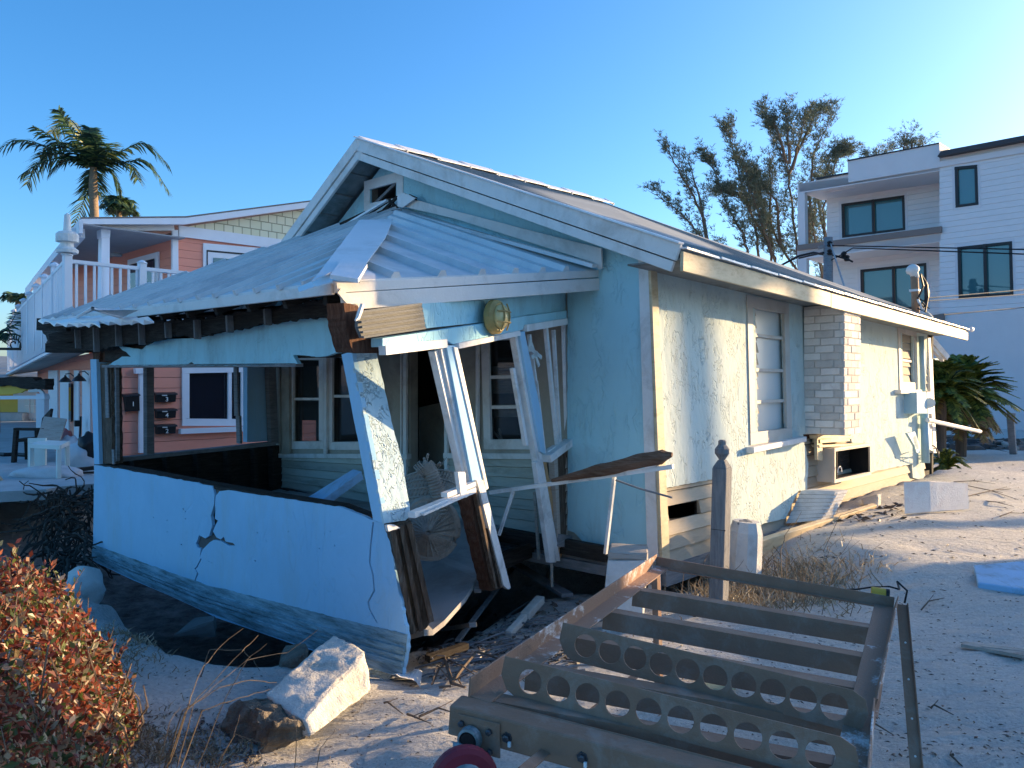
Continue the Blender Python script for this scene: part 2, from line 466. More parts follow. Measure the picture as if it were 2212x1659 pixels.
# ---------------------------------------------------------------- ground
def tri(x, a, b, c, d):
    return smooth01(x, a, b) * (1 - smooth01(x, c, d))
def gz(x, y, fine=True):
    t, s = ts(V((x, y, 0)))
    z = 0.03 + .10*smooth01(y, 4.5, 9)*smooth01(x, 1.0, 4)
    n1 = noise.noise(V((x*.45, y*.45, 3.1)))
    wob = .25*noise.noise(V((x*.9, y*.9, 7.7)))
    pit = tri(t+wob, -3.25, -2.55, .2, 1.6) * tri(s+wob, .75, 1.9, 6.2, 8.8)
    z -= 1.05*pit
    z -= .16*tri(t+wob, -2.9, -2.2, .3, 1.2) * tri(s+wob*.5, -.3, .4, 1.2, 2.2)*(1-pit)
    z -= .55*tri(s+wob, 5.5, 7.0, 14, 18)*tri(t+wob, -3.6, -2.0, 1.7, 2.3)*(1-pit)
    z -= .10*tri(t, 0, .5, 7, 7.6)*tri(s, -.1, .3, 5.2, 5.6)
    z += .10*tri(t+wob, -4.3, -3.7, -3.3, -2.9)*tri(s, .2, 1.0, 3.6, 5)
    z += .20*tri(t+wob*.4, .7, 1.7, 7.8, 10)*tri(s+wob*.6, -2.6, -.5, .0, .25)
    far = smooth01(math.hypot(x, y), 16, 40)
    z += .05*n1*(1-far)*(1-.5*pit)
    if fine:
        z += .022*noise.noise(V((x*1.9, y*1.9, 1.3)))*(1-far) + .022*noise.noise(V((x*6, y*6, 4.3)))*(1-far)
        if 1 < y < 14:
            cxx, cyy = math.floor(x/.42), math.floor(y/.42); hsh = math.sin(cxx*127.1+cyy*311.7)*43758.5453; hsh -= math.floor(hsh); hs2 = math.sin(cxx*269.5+cyy*183.3)*43758.5453; hs2 -= math.floor(hs2)
            if hsh > .35:
                dx = x-(cxx+.3+.4*hs2)*.42; dy = y-(cyy+.3+.4*hsh)*.42; an = hs2*6.28; ex = dx*math.cos(an)+dy*math.sin(an); ey = -dx*math.sin(an)+dy*math.cos(an); rr = math.sqrt((ex/.15)**2+(ey/.08)**2)
                z += -.042*hsh*max(0.0, 1-rr*rr) + .008*math.exp(-(rr-1.15)**2*14)
        if y < 14: z += .016*noise.noise(V((x*17, y*23, 9.3))) * (1-smooth01(y, 9, 14))
    if far > 0 and y > 0: z = lerp(z, -.02, far)
    return z
def G(px, py, lift=0.0):
    z = 0.0
    for _ in range(12):
        y = max(1.0, F*(EYE-z)/max(8.0, (py-H))); p = W(px, py, y); z2 = gz(p.x, p.y, False)
        z = z + (z2-z)*.6
    return V((p.x, p.y, gz(p.x, p.y) + lift))
def build_ground():
    NX, NY = 420, 460
    xs = [math.copysign((abs(q)**2.6)*700 + abs(q)*13, q) for q in [(-1 + 2*i/NX) for i in range(NX+1)]]
    ys = [-30 + 30*(j/20) for j in range(20)] + [ (q*14.5 + (q**7)*1100) for q in [j/(NY-20) for j in range(NY-20+1)]]
    vs = []; 
    for y in ys:
        for x in xs:
            vs.append((x, y, gz(x, y)))
    w = NX+1; fs = []
    for j in range(len(ys)-1):
        for i in range(NX):
            a = j*w+i; fs.append((a, a+1, a+w+1, a+w))
    me = bpy.data.meshes.new('sand_ground'); me.from_pydata(vs, [], fs)
    for p in me.polygons: p.use_smooth = True
    n = NT('sand')
    big = n.ramp(n.noise(.8, None, 6, .65), (.35, 0.0), (.7, 1.0))
    c = n.mix(big, rgb(.90, .865, .81), rgb(.78, .75, .70))
    grain = n.ramp(n.noise(55, None, 5, .8), (.35, rgb(.55, .53, .50)), (.6, rgb(1, 1, 1)))
    c = n.mix(.55, c, grain, 'MULTIPLY')
    vo = n.n('TexVoronoi'); vo.inputs['Scale'].default_value = 11; n.L(n.map((1, 1.4, 1)), vo.inputs['Vector'])
    speck = n.ramp(vo.outputs['Distance'], (.08, 1.0), (.19, 0.0))
    patch = n.ramp(n.noise(.7, None, 5, .7), (.44, 0.0), (.58, 1.0))
    c = n.mix(n.math('MULTIPLY', n.math('MULTIPLY', speck, patch), .7), c, rgb(.12, .10, .085))
    vo2 = n.n('TexVoronoi'); vo2.inputs['Scale'].default_value = 38; n.L(n.map((1, 1.2, 1)), vo2.inputs['Vector'])
    sp2 = n.ramp(vo2.outputs['Distance'], (.10, 1.0), (.2, 0.0))
    pat2 = n.ramp(n.noise(1.3, n.map((1, 1, 1)), 6, .75), (.47, 0.0), (.58, 1.0))
    c = n.mix(n.math('MULTIPLY', n.math('MULTIPLY', sp2, pat2), .6), c, rgb(.16, .14, .12))
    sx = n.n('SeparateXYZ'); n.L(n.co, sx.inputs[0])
    depth_fac = n.ramp(sx.outputs['Z'], (0.0, 1.0), (1.0, 0.0))      # soil darkens with depth in the scoured hole
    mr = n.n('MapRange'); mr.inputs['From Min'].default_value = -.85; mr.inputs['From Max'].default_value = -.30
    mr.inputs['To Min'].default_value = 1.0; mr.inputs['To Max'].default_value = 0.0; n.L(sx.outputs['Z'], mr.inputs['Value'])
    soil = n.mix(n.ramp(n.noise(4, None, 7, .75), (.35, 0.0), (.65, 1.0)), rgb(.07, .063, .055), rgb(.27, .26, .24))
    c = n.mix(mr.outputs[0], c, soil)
    n.color(c); n.rough(.95); n.b.inputs['Specular IOR Level'].default_value = .1
    hh = n.math('ADD', n.math('MULTIPLY', n.noise(18, n.map((1, 1.6, 1)), 6, .75), 1.0), n.math('MULTIPLY', n.noise(5, n.map((.7, 1.7, 1), rot=(0, 0, .4)), 4, .6, .8), 1.6))
    n.bump(hh, .06, 1.0)
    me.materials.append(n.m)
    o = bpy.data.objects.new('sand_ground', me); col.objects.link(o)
    tag(o, 'white shell sand with dark specks scoured into a hole under the blue porch', 'sand', kind='structure')
build_ground()

# ---------------------------------------------------------------- the collapsed blue cottage
house = thing('cottage', V((B0.x, B0.y, .1)), 'light blue stucco cottage leaning over scoured sand with its front porch collapsing', 'house')
GABo = off(GAB, .33)
R0 = on((775, 304), GABo)
E0 = on((1469, 533), GABo)
E1 = on((2087, 710), plane(E0, U, Z))
R1 = on((1302, 437), plane(R0, U, Z))
k = 100
for i in range(400):
    p = on((775-i, 304+1.37*i), GABo)
    if p.z <= E0.z: break
L0 = p
L1 = L0 + (E1-E0)
def lap(mb, bl, br, tl, tr, n, nrm, gaps=(), out=.026, rag=0.0):
    for i in range(n):
        a, b = i/n, (i+1)/n
        mid = (a+b)/2
        segs = [(0.0, 1.0)]
        for f0, f1, z0, z1 in gaps:
            if z0 <= mid <= z1:
                ns = []
                for s0, s1 in segs:
                    if f1 <= s0 or f0 >= s1: ns.append((s0, s1)); continue
                    if f0 > s0: ns.append((s0, f0))
                    if f1 < s1: ns.append((f1, s1))
                segs = ns
        for s0, s1 in segs:
            s0 += random.uniform(-rag, rag)*(s0 > 0); s1 += random.uniform(-rag, rag)*(s1 < 1)
            def P(f, g): return lerp(lerp(bl, br, f), lerp(tl, tr, f), g)
            b_ = b - (b-a)*.09; p = [P(s0, a), P(s1, a), P(s1, b_), P(s0, b_)]
            j = nrm*random.uniform(0, .003)
            mb.box8([p[0]-nrm*.01, p[1]-nrm*.01, p[1]+nrm*out+j, p[0]+nrm*out+j, p[3]-nrm*.01, p[2]-nrm*.01, p[2]+nrm*.004+j, p[3]+nrm*.004+j])

# roof
def roof():
    dn = V((0, 0, -.05))
    m = MB()
    m.plate3([E0, E1, R1, R0], dn); 
    m.plate3([L0, L1, R1, R0], dn)
    m.plate3([E1, L1, R1], dn)
    r = m.build('roof', 'roof_metal', house)
    tag(r, 'pale ribbed metal roof of the cottage')
    rb = MB(); n = 40; nrm = (E1-E0).cross(R0-E0).normalized(); nrm = nrm if nrm.z > 0 else -nrm
    hw = (R0-E0)
    Lr = (R1-R0).length/(E1-E0).length
    for i in range(1, n):
        f = i/n; a = lerp(E0, E1, f)
        b = lerp(R0, R1, f/Lr) if f <= Lr else lerp(R1, E1, (f-Lr)/(1-Lr))
        if f > Lr: a = lerp(E0, E1, f); b = a + (R0-E0)*((1-f)/(1-Lr))*.995
        rb.bar(a+nrm*.008, b+nrm*.008, .022, .022, nrm)
    rb.build('roof_rib', 'roof_metal', r)
    cap = MB()
    nn = (L1-L0).cross(R0-L0).normalized(); nn = nn if nn.z > 0 else -nn
    da = (E0-R0).normalized(); db = (L0-R0).normalized(); N = 9
    for i in range(N):
        p = lerp(R0, R1, i/N); q = lerp(R0, R1, (i+1)/N+.01)
        l = .012*(i % 2)
        up = Z*(.05+l)
        cap.plate3([p+up, q+up, q+da*.17+up*.75, p+da*.17+up*.6], V((0, 0, -.01)))
        cap.plate3([p+up, q+up, q+db*.17+up*.7, p+db*.17+up*.7], V((0, 0, -.01)))
        cap.bar(q+da*.17+Z*.02, q+Z*.05, .02, .03)
    cap.build('ridge_cap', 'flashing_metal', r)
    # rake boards
    side = (L0-R0).normalized()
    def rake(A, B, drop, hgt, proud, name, mat, bev=.004):
        d = (B-A).normalized(); perp = GAB[1].cross(d); perp = perp if perp.z > 0 else -perp
        mb = MB()
        a = A - perp*(drop+hgt/2) + GAB[1]*proud; b = B - perp*(drop+hgt/2) + GAB[1]*proud
        mb.bar(a, b, .03, hgt, perp)
        return mb.build(name, mat, house, bevel=bev)
    rake(R0+Z*.01, E0+(E0-R0).normalized()*.02+Z*.01, -.01, .115, .018, 'rake_board', 'rake_white')
    rake(R0, E0, .105, .072, .004, 'rake_board', 'rake_white')
    rake(R0+Z*.01, L0+Z*.01, -.01, .105, .021, 'rake_board', 'rake_white')
    rake(R0, L0, .095, .07, .006, 'rake_board', 'rake_white')
    # drip edge along the rake
    mb = MB(); d = (E0-R0).normalized(); mb.bar(R0+Z*.03+GAB[1]*.03, E0+Z*.03+GAB[1]*.03+d*.03, .07, .012, (d.cross(GAB[1])).normalized())
    mb.build('drip_edge', 'flashing_metal', r)
    # eave fascia of the sunlit side: two lengths meeting at a joint
    o = SID[1]*.012
    ju = lerp(E0, E1, .34)
    mb = MB(); mb.bar(E0-Z*.10+o, ju-Z*.10+o, .025, .135); mb.build('eave_fascia', 'fascia_white', house, bevel=.003)
    mb = MB(); mb.bar(ju-Z*.105+o*1.2+U*.004, E1-Z*.10+o, .025, .135); mb.build('eave_fascia', 'fascia_white', house, bevel=.003)
    mb = MB(); N = 16
    for i in range(N):
        a = lerp(E0, E1, i/N); b = lerp(E0, E1, (i+1)/N-.004)
        mb.bar(a-Z*.012+SID[1]*.03, b-Z*.016+SID[1]*.03, .05, .010)
        mb.bar(a-Z*.016+SID[1]*.052, b-Z*.022+SID[1]*.052, .008, .012)
    mb.tube([E1+SID[1]*.05-Z*.01+U*.01, E1+SID[1]*.05-Z*.01+U*.10], .035, 10)
    mb.build('eave_drip', 'flashing_metal', r)
    # boarded soffits
    mb = MB()
    a, b = R0-Z*.06, L0-Z*.06
    for i in range(9):
        mb.plate3([lerp(a, b, i/9+.004), lerp(a, b, (i+1)/9-.004), lerp(a, b, (i+1)/9-.004)+U*.34, lerp(a, b, i/9+.004)+U*.34], V((0, 0, -.02)))
    a, b = R0-Z*.06, E0-Z*.06
    for i in range(14):
        mb.plate3([lerp(a, b, i/14+.003), lerp(a, b, (i+1)/14-.003), lerp(a, b, (i+1)/14-.003)+U*.34, lerp(a, b, i/14+.003)+U*.34], V((0, 0, -.02)))
    mb.build('soffit', 'soffit_board', house)
    mb = MB(); inn = (R0-E0).normalized()*.46
    mb.plate3([E0-Z*.075, E1-Z*.075, E1-Z*.075+V((inn.x, inn.y, 0)), E0-Z*.075+V((inn.x, inn.y, 0))], V((0, 0, -.012)))
    mb.build('soffit', 'soffit_board', house)
roof()

# gable wall: structural sheet with the porch openings, then stucco over what is not porch
gE = on((1399, 556), GAB); gR = R0+U*.33-Z*.16; gL = L0+U*.33-Z*.12-Wd*.12
def pinp(p, pl): return (p - pl[1]*(p-pl[0]).dot(pl[1]))
gR, gL = pinp(gR, GAB), pinp(gL, GAB)
W1q = [(631, 768), (691, 768), (691, 963), (631, 963)]
W2q = [(714, 762), (782, 762), (782, 965), (714, 965)]
Dq = [(886, 745), (960, 742), (960, 1120), (886, 1112)]
W3q = [(1045, 722), (1125, 718), (1136, 964), (1052, 964)]
ATq = C2((672, 432), (840, 368), (838, 520), (672, 560))
m = MB()
m.plate3([gL, gR, gE, on((1422, 1222), GAB), on((585, 1066), GAB)], -GAB[1]*.10, [[on(p, GAB) for p in q] for q in (W1q, W2q, Dq, W3q, ATq)])
gw = m.build('gable_wall', 'porch_wall', house); tag(gw, 'dim porch end wall with windows and an open doorway')
m = MB()
gs = off(GAB, .022)
st = [pinp(gR, gs), pinp(gE, gs)+Z*.03] + [on(p, gs) for p in jag([(1404, 640), (1424, 1196), (1306, 1182), (1263, 1182), (1257, 1168), (1240, 1150), (1226, 1146), (1226, 640), (1226, 560)], 1.0, 14, False)] + [on((600, 690), gs), pinp(gL, gs)]
m.plate3(st, -GAB[1]*.02, [[on(p, gs) for p in ATq]])
tag(m.build('stucco', 'gable_stucco', house), 'blue stucco of the gable wall')
m = MB(); frame(m, C2((630, 398), (882, 326), (882, 560), (630, 610)), off(GAB, .03), .10, .03)
vf = m.build('vent_frame', 'white_trim', house)
m = MB(); a, b = C2((700, 545), (838, 410)); m.bar(on(a, off(GAB, .0)), on(b, off(GAB, .0)), .03, .02, GAB[1])
m.build('loose_slat', 'grey_wood', vf)

# siding and windows behind the porch
def quadlap(mb, q, pl, n, gaps=(), rag=0):
    bl, br, tr, tl = [on(p, pl) for p in q]
    lap(mb, bl, br, tl, tr, n, pl[1], gaps, rag=rag)
m = MB()
quadlap(m, [(612, 1068), (884, 1122), (884, 985), (612, 978)], off(GAB, .006), 6)
quadlap(m, [(962, 1136), (1226, 1184), (1226, 986), (962, 984)], off(GAB, .006), 8)
tag(m.build('lap_siding', 'porch_siding', house), 'dull cream lap siding under the porch windows')
def sash(name, q, mid, pl, wdt=.05, matf='white_trim', glassm='dusty_glass', parent=house, casing=.09):
    m = MB(); frame(m, q, off(pl, .012), casing, .03)
    w = m.build(name, matf, parent, bevel=.003)
    P = [on(p, off(pl, -.05)) for p in q]; c = sum(P, V())/4
    inner = [p + (c-p)*.10 for p in P]
    m = MB(); qi = [proj(p) for p in inner]
    for y in mid:
        a = P2(qi[0], qi[3], y); b = P2(qi[1], qi[2], y)
        m.bar(on(a, off(pl, -.03)), on(b, off(pl, -.03)), .03, .035, pl[1])
    frame(m, qi, off(pl, -.02), .035, .03)
    m.build('sash', matf, w)
    m = MB(); m.plate3([on(p, off(pl, -.05)) for p in qi], -pl[1]*.006); m.build('glass', glassm, w)
    return w
def grow(q, d): 
    c = (sum(p[0] for p in q)/4, sum(p[1] for p in q)/4)
    return [(p[0]+math.copysign(d, p[0]-c[0]), p[1]+math.copysign(d, p[1]-c[1])) for p in q]
sash('window', grow(W1q, 7), [.48], GAB); sash('window', grow(W2q, 7), [.46], GAB)
w3 = sash('window', grow(W3q, 7), [.38, .66], GAB)
m = MB(); P = [on(p, off(GAB, -.12)) for p in W3q]
for i in range(11):
    f = .30 + i*.022; m.bar(lerp(P[0], P[3], f), lerp(P[1], P[2], f)*.9+lerp(P[0], P[3], f)*.1, .03, .006, GAB[1]+Z)
for i in range(6):
    f = .64 + i*.018; m.bar(lerp(P[0], P[3], f), lerp(P[1], P[2], f), .03, .006, GAB[1]+Z)
m.bar(on((1060, 925), off(GAB, -.1)), on((1083, 952), off(GAB, -.1)), .02, .01); m.bar(on((1078, 925), off(GAB, -.08)), on((1085, 955), off(GAB, -.08)), .02, .01)
m.build('broken_blind', 'white_trim', w3)
m = MB()
g3 = off(GAB, .02)
m.bar(on((606, 984), g3), on((884, 986), g3), .06, .05, Z); m.bar(on((962, 984), g3), on((1220, 986), g3), .06, .05, Z)
m.build('window_sill', 'white_trim', house, bevel=.003)
for x, w_ in ((876, 10), (868, 4), (965, 9), (1032, 6), (704, 12)):
    m = MB(); m.bar(on((x, 745), off(GAB, .03)), on((x, 1110 if 860 < x < 1000 else 980), off(GAB, .03)), w_*.005, .03, GAB[1]); m.build('casing_board', 'white_trim', house, bevel=.003)
m = MB(); P = [on(p, off(GAB, -.5)) for p in ((905, 880), (960, 868), (968, 1010), (905, 1020))]
m.plate3(P, U*.03); dr = m.build('inner_door', 'porch_wall', house)

# sunlit side wall
SB0, SB1 = on((1427, 1224), SID), on((1994, 1046), SID)
ST0, ST1 = on((1400, 548), SID), on((2003, 700), SID)
fw = lambda px, py: None
def frac(px, py):
    p = on((px, py), SID); L = (SB1-SB0)
    f = (p-SB0).dot(L)/L.length_squared
    z0 = lerp(SB0, SB1, f).z; z1 = lerp(ST0, ST1, f).z
    return f, (p.z-z0)/(z1-z0)
f1, z1_ = frac(1632, 955); f2, _ = frac(1692, 945); g1, gz1 = frac(1950, 838); g2, _ = frac(1974, 838)
h1, hz1 = frac(1442, 1120); h2, hz2 = frac(1511, 1086)
a1, az1 = frac(1735, 1040); a2, az2 = frac(1880, 955)
m = MB()
lap(m, SB0, SB1, ST0, ST1, 21, SID[1], [(f1, f2, z1_, 1), (g1, g2, gz1, 1), (h1, h2, hz1-.01, hz2+.035), (frac(1772, 1040)[0], a2, az1+.02, az2)], rag=.004)
tag(m.build('lap_siding', 'lap_siding', house), 'bare cream lap siding where the stucco has fallen off')
m = MB(); m.plate3([SB0, SB1, ST1, ST0], -SID[1]*.03, [[on(p, SID) for p in q] for q in ([(1630, 640), (1692, 655), (1700, 945), (1638, 957)], [(1948, 708), (1972, 716), (1974, 838), (1952, 838)], [(1443, 1122), (1510, 1116), (1510, 1084), (1443, 1090)])]); m.v = [p - SID[1]*.012 for p in m.v]; m.build('gap_backing', 'dark_wood', house)  # dark sheet added behind the boards to draw their shadow lines
W4 = [(1630, 640), (1692, 655), (1700, 945), (1638, 957)]
W5 = [(1948, 708), (1972, 716), (1974, 838), (1952, 838)]
so = off(SID, .045)
outer = [(1411, 556), (2003, 702), (1996, 1038), (1972, 1032), (1970, 1002)] + \
        jag([(1970, 1002), (1879, 1021)], 1.0, 6, False)[1:] + [(1880, 962), (1840, 956), (1838, 938), (1735, 938)] + \
        jag([(1737, 953), (1746, 1000), (1744, 1058), (1725, 1060), (1697, 1120), (1645, 1133), (1638, 1152), (1576, 1140)], 1.2, 7, False) + \
        [(1574, 1035)] + jag([(1539, 1035), (1440, 1054), (1434, 1056)], .8, 4, False)
m = MB(); m.plate(outer, so, .03, [W4, W5])
tag(m.build('stucco', 'sunlit_wall_stucco', house), 'pale rough stucco of the sunlit side wall')
w = sash('window', [(1614, 636), (1704, 655), (1712, 948), (1622, 962)], [.24, .50, .74], so, casing=.11, glassm='frosted_glass', matf='sleeve_beige')
m = MB(); m.bar(on((1618, 972), off(so, .03)), on((1733, 948), off(so, .03)), .09, .05); m.build('sill', 'white_trim', w, bevel=.004)
w = sash('window', [(1940, 700), (1980, 712), (1983, 842), (1944, 842)], [.55], so, casing=.10, glassm='frosted_glass', matf='sleeve_beige')
m = MB(); m.bar(on((1938, 846), off(so, .03)), on((1984, 846), off(so, .03)), .09, .05); m.build('sill', 'white_trim', w, bevel=.004)
# corner boards
m = MB(); q = [(1378, 552), (1400, 557), (1425, 1288), (1400, 1284)]
m.plate(q, off(GAB, .048), .025); m.build('corner_board', 'white_trim', house, bevel=.003)
m = MB(); q = [(1405, 560), (1419, 562), (1448, 1216), (1431, 1222)]
m.plate(q, off(SID, .066), .025); m.build('corner_board', 'fascia_white', house, bevel=.003)
# far corner: pipes, meter box, door trim
def pipe(pts, r, mat, name, par, d=.10, n=8):
    m = MB(); m.tube([on(p, off(SID, d)) for p in pts], r, n); return m.build(name, mat, par, smooth=True)
pp = pipe(D3((1060, 330), (1080, 950)), .035, 'paint_blue_pipe', 'conduit', house)
pipe(D3((1095, 1200), (1110, 1750)), .055, 'paint_blue_pipe', 'conduit', house, .12)
m = MB(); q = D3((1010, 960), (1120, 960), (1130, 1200), (1015, 1200)); m.plate(q, off(SID, .20), .17)
mt = m.build('meter_box', 'paint_blue_pipe', house, bevel=.01)
m = MB(); m.plate(D3((1128, 955), (1170, 955), (1180, 1200), (1135, 1200)), off(SID, .12), .1)
m.tube([on(D3((1155, 1080))[0], off(SID, .12)), on(D3((1155, 1080))[0], off(SID, .22))], .07, 12); m.build('meter_dial', 'white_trim', mt)
m = MB()
for q in (D3((905, 1420), (990, 1400), (1060, 1600), (1010, 1600)), D3((960, 1470), (1000, 1440), (1050, 1640), (1010, 1640))):
    m.plate(q, off(SID, .2), .03)
m.build('loose_slat', 'paint_blue_pipe', house)
m = MB(); m.tube([on(p, off(SID, .18)) for p in D3((1130, 1270), (1720, 1400))], .03, 8)
tag(m.build('leaning_pipe', 'white_trim', house), 'white pipe end sticking out from the far corner')
m = MB(); m.plate(D3((1140, 350), (1175, 350), (1235, 1640), (1200, 1640)), off(SID, .05), .05)
m.plate(D3((1140, 1300), (1175, 1300), (1190, 1620), (1150, 1600)), off(SID, .08), .03)
m.build('corner_board', 'white_trim', house)
m = MB(); c = on(D3((1160, 350))[0], off(SID, .0))
m.bar(c, on(D3((1350, 575))[0], (c+U*.3, GAB[1])), .05, .08); m.bar(c-Z*.12, on(D3((1300, 600))[0], (c+U*.3, GAB[1])), .05, .05)
m.build('lean_to_rake', 'white_trim', house)
m = MB()
for i in range(4):
    pts = []
    for j in range(7):
        a = j/6*3.0; pts.append(on(P2(D3((1180+i*25, 1560+i*30))[0], D3((1260, 1700))[0], j/6), off(SID, .22+.1*math.sin(a+i))) + Z*.06*math.sin(a))
    m.tube(pts, .008, 5)
m.build('loose_cable', 'cable_black', house)

# chimney of painted bricks, its foot broken off
def chimney():
    ff = on((1733, 900), so); 
    fl = frac(1730, 900)[0]
    base = lerp(SB0, SB1, fl); base.z = on((1735, 938), off(SID, .05)).z
    w_, dpt = .46, .40
    while proj(base + SID[1]*dpt)[0] < 1795: dpt += .01
    core = MB(); top = E0.z - .17
    for dz0, dz1, ins in ((0, top-base.z, .008),):
        a = base + U*ins; x = U*(w_-2*ins); y = SID[1]*(dpt-ins); z = Z*(dz1-dz0)
        core.box8([a, a+x, a+x+y, a+y, a+z, a+x+z, a+x+y+z, a+y+z])
    c = core.build('chimney', 'brick_mortar', house); tag(c, 'short chimney of white painted bricks broken off above the sand')
    mb = MB(); ch = .074; bl = .19; n = int((top-base.z)/ch)
    for i in range(n):
        z0 = base.z + i*ch; z1 = z0 + ch - .011
        def brick(p0, d, l, nr):
            j = random.uniform(-.002, .004)
            a = V((p0.x, p0.y, 0)); x = d*l; y = nr*.05
            mb.box8([a-y+nr*j+Z*z0, a+x-y+nr*j+Z*z0, a+x+nr*j+Z*z0, a+nr*j+Z*z0, a-y+nr*j+Z*z1, a+x-y+nr*j+Z*z1, a+x+nr*j+Z*z1, a+nr*j+Z*z1])
        # outer face along U
        o0 = base + SID[1]*dpt; x = 0; first = bl if i % 2 else bl*.5
        while x < w_-.01:
            l = min(first, w_-x); brick(o0+U*(x+.005), U, l-.01, SID[1]); x += l; first = bl
        o1 = base.copy(); x = 0; first = bl*.6 if i % 2 else bl*.9
        while x < dpt-.012:
            l = min(first, dpt-x-.004); brick(o1+SID[1]*(x+.003), SID[1], l-.01, -U); x += l; first = bl
    mb.build('brick_courses', 'brick_paint', c, bevel=.003)
    return base, dpt
ch_base, ch_d = chimney()
m = MB(); pts = D4((1425, 40), (1660, 40), (1660, 85), (1540, 95), (1430, 140))
m.plate(pts, off(SID, .03), .02); m.build('bare_patch', 'red_brown_wood', house)

# interior shell: floor, far walls
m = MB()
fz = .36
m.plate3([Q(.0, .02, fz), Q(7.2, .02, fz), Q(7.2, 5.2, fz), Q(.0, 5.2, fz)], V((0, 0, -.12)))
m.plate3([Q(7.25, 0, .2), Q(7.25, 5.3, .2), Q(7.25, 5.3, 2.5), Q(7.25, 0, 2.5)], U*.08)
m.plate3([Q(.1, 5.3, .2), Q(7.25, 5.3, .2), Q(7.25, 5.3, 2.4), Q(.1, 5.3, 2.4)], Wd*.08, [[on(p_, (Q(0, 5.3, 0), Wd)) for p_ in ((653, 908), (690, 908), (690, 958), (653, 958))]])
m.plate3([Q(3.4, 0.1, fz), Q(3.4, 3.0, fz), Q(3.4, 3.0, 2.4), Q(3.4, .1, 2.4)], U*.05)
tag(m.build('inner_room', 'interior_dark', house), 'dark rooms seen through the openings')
m = MB(); m.bar(on((585, 1078), off(GAB, .03)), on((1420, 1237), off(GAB, .03)), .12, .16); m.bar(on((960, 1166), off(GAB, .10)), on((1310, 1232), off(GAB, .10)), .05, .08)
m.bar(SB0-Z*.07, SB1-Z*.05, .1, .15)
tag(m.build('floor_beam', 'grey_wood', house), 'weathered floor beam over the dark crawl space')

# ---------------- porch
Pc = W(875, 1400, 4.4)
LOW = plane(Pc, Wd, Z)
pe1, pe2, pe3 = on((1226, 1180), GAB), on((1222, 640), GAB), W(885, 1350, 4.47)
_n = (pe2-pe1).cross(pe3-pe1).normalized(); _n = _n if _n.dot(O-pe1) > 0 else -_n
ENT = (pe1, _n)
crack = C4((1375, 1075), (1390, 1130), (1385, 1200), (1365, 1270), (1375, 1330), (1355, 1400), (1330, 1415), (1290, 1395), (1270, 1450), (1280, 1475), (1302, 1480), (1294, 1540), (1312, 1488), (1360, 1440), (1385, 1425), (1430, 1432), (1480, 1462), (1525, 1462), (1510, 1445), (1462, 1436), (1450, 1405), (1430, 1422), (1402, 1408), (1380, 1370), (1395, 1332), (1412, 1300), (1392, 1288), (1396, 1230), (1393, 1190), (1398, 1140), (1422, 1110), (1480, 1102))
low_out = [(203.4, 1004.6)] + jag([(217, 1006), (414.7, 1041), crack[0]], 1.2, 9, False) + crack[1:] + \
    jag([(493, 1059), (600, 1075), (737, 1096), (806, 1124), (833, 1133)], .9, 9, False) + \
    jag([(837.7, 1136), (857, 1256), (879, 1373), (880, 1400), (876, 1416), (867, 1463)], 1.5, 9, False) + \
    [(810, 1446), (730, 1423), (652, 1398), (560, 1366), (466, 1334), (434, 1317.5), (360, 1284), (280, 1250), (200.5, 1212)]
c2 = [(806, 1127), (800, 1180), (798, 1215), (805, 1240), (808, 1275), (795, 1300), (798, 1316), (814, 1345)]
hole2 = [(x-1.3, y) for x, y in c2] + [(x+2.2, y+1) for x, y in c2[::-1]]
c3 = C4((1302, 1545), (1275, 1600), (1262, 1610), (1280, 1640), (1262, 1690), (1255, 1760))
hole3 = [(x-.8, y) for x, y in c3] + [(x+1.6, y+1) for x, y in c3[::-1]]
extra = []
for cr in (C4((1312, 1522), (1345, 1562), (1380, 1575), (1415, 1612)), C4((1900, 1240), (1912, 1290), (1930, 1330)), C4((1020, 1500), (1045, 1515), (1050, 1535))):
    extra.append([(x-.4, y-.4) for x, y in cr]+[(x+.4, y+.6) for x, y in cr[::-1]])
random.seed(3)
for _ in range(16):
    x, y = random.uniform(230, 780), random.uniform(1075, 1180)
    y += (x-230)*.13
    if abs(x-455) < 45: continue
    extra.append([(x+random.uniform(.8, 2.0)*math.cos(a), y+random.uniform(.8, 2.4)*math.sin(a)) for a in (0, 1.2, 2.4, 3.6, 4.9)])
m = MB(); m.plate(low_out, LOW, .025, [hole2, hole3]+extra)
lw = m.build('porch_low_wall', 'low_wall_stucco', house); tag(lw, 'cracked blue stucco half wall hanging over the hole')
m = MB(); m.plate([(212, 1012), (458, 1056), (490, 1060), (806, 1128), (832, 1140), (868, 1370), (850, 1440), (560, 1352), (210, 1205)], off(LOW, -.03), .07)
m.build('sheathing', 'dark_wood', lw)
m = MB(); m.plate(jag(C4((1262, 1380), (1345, 1385), (1480, 1420), (1540, 1470), (1400, 1470), (1290, 1500)), 1, 6), off(LOW, -.018), .01); m.plate(jag(C4((1395, 1080), (1500, 1090), (1440, 1130), (1400, 1160)), 1, 6), off(LOW, -.018), .01); m.build('exposed_render', 'dark_concrete', lw)
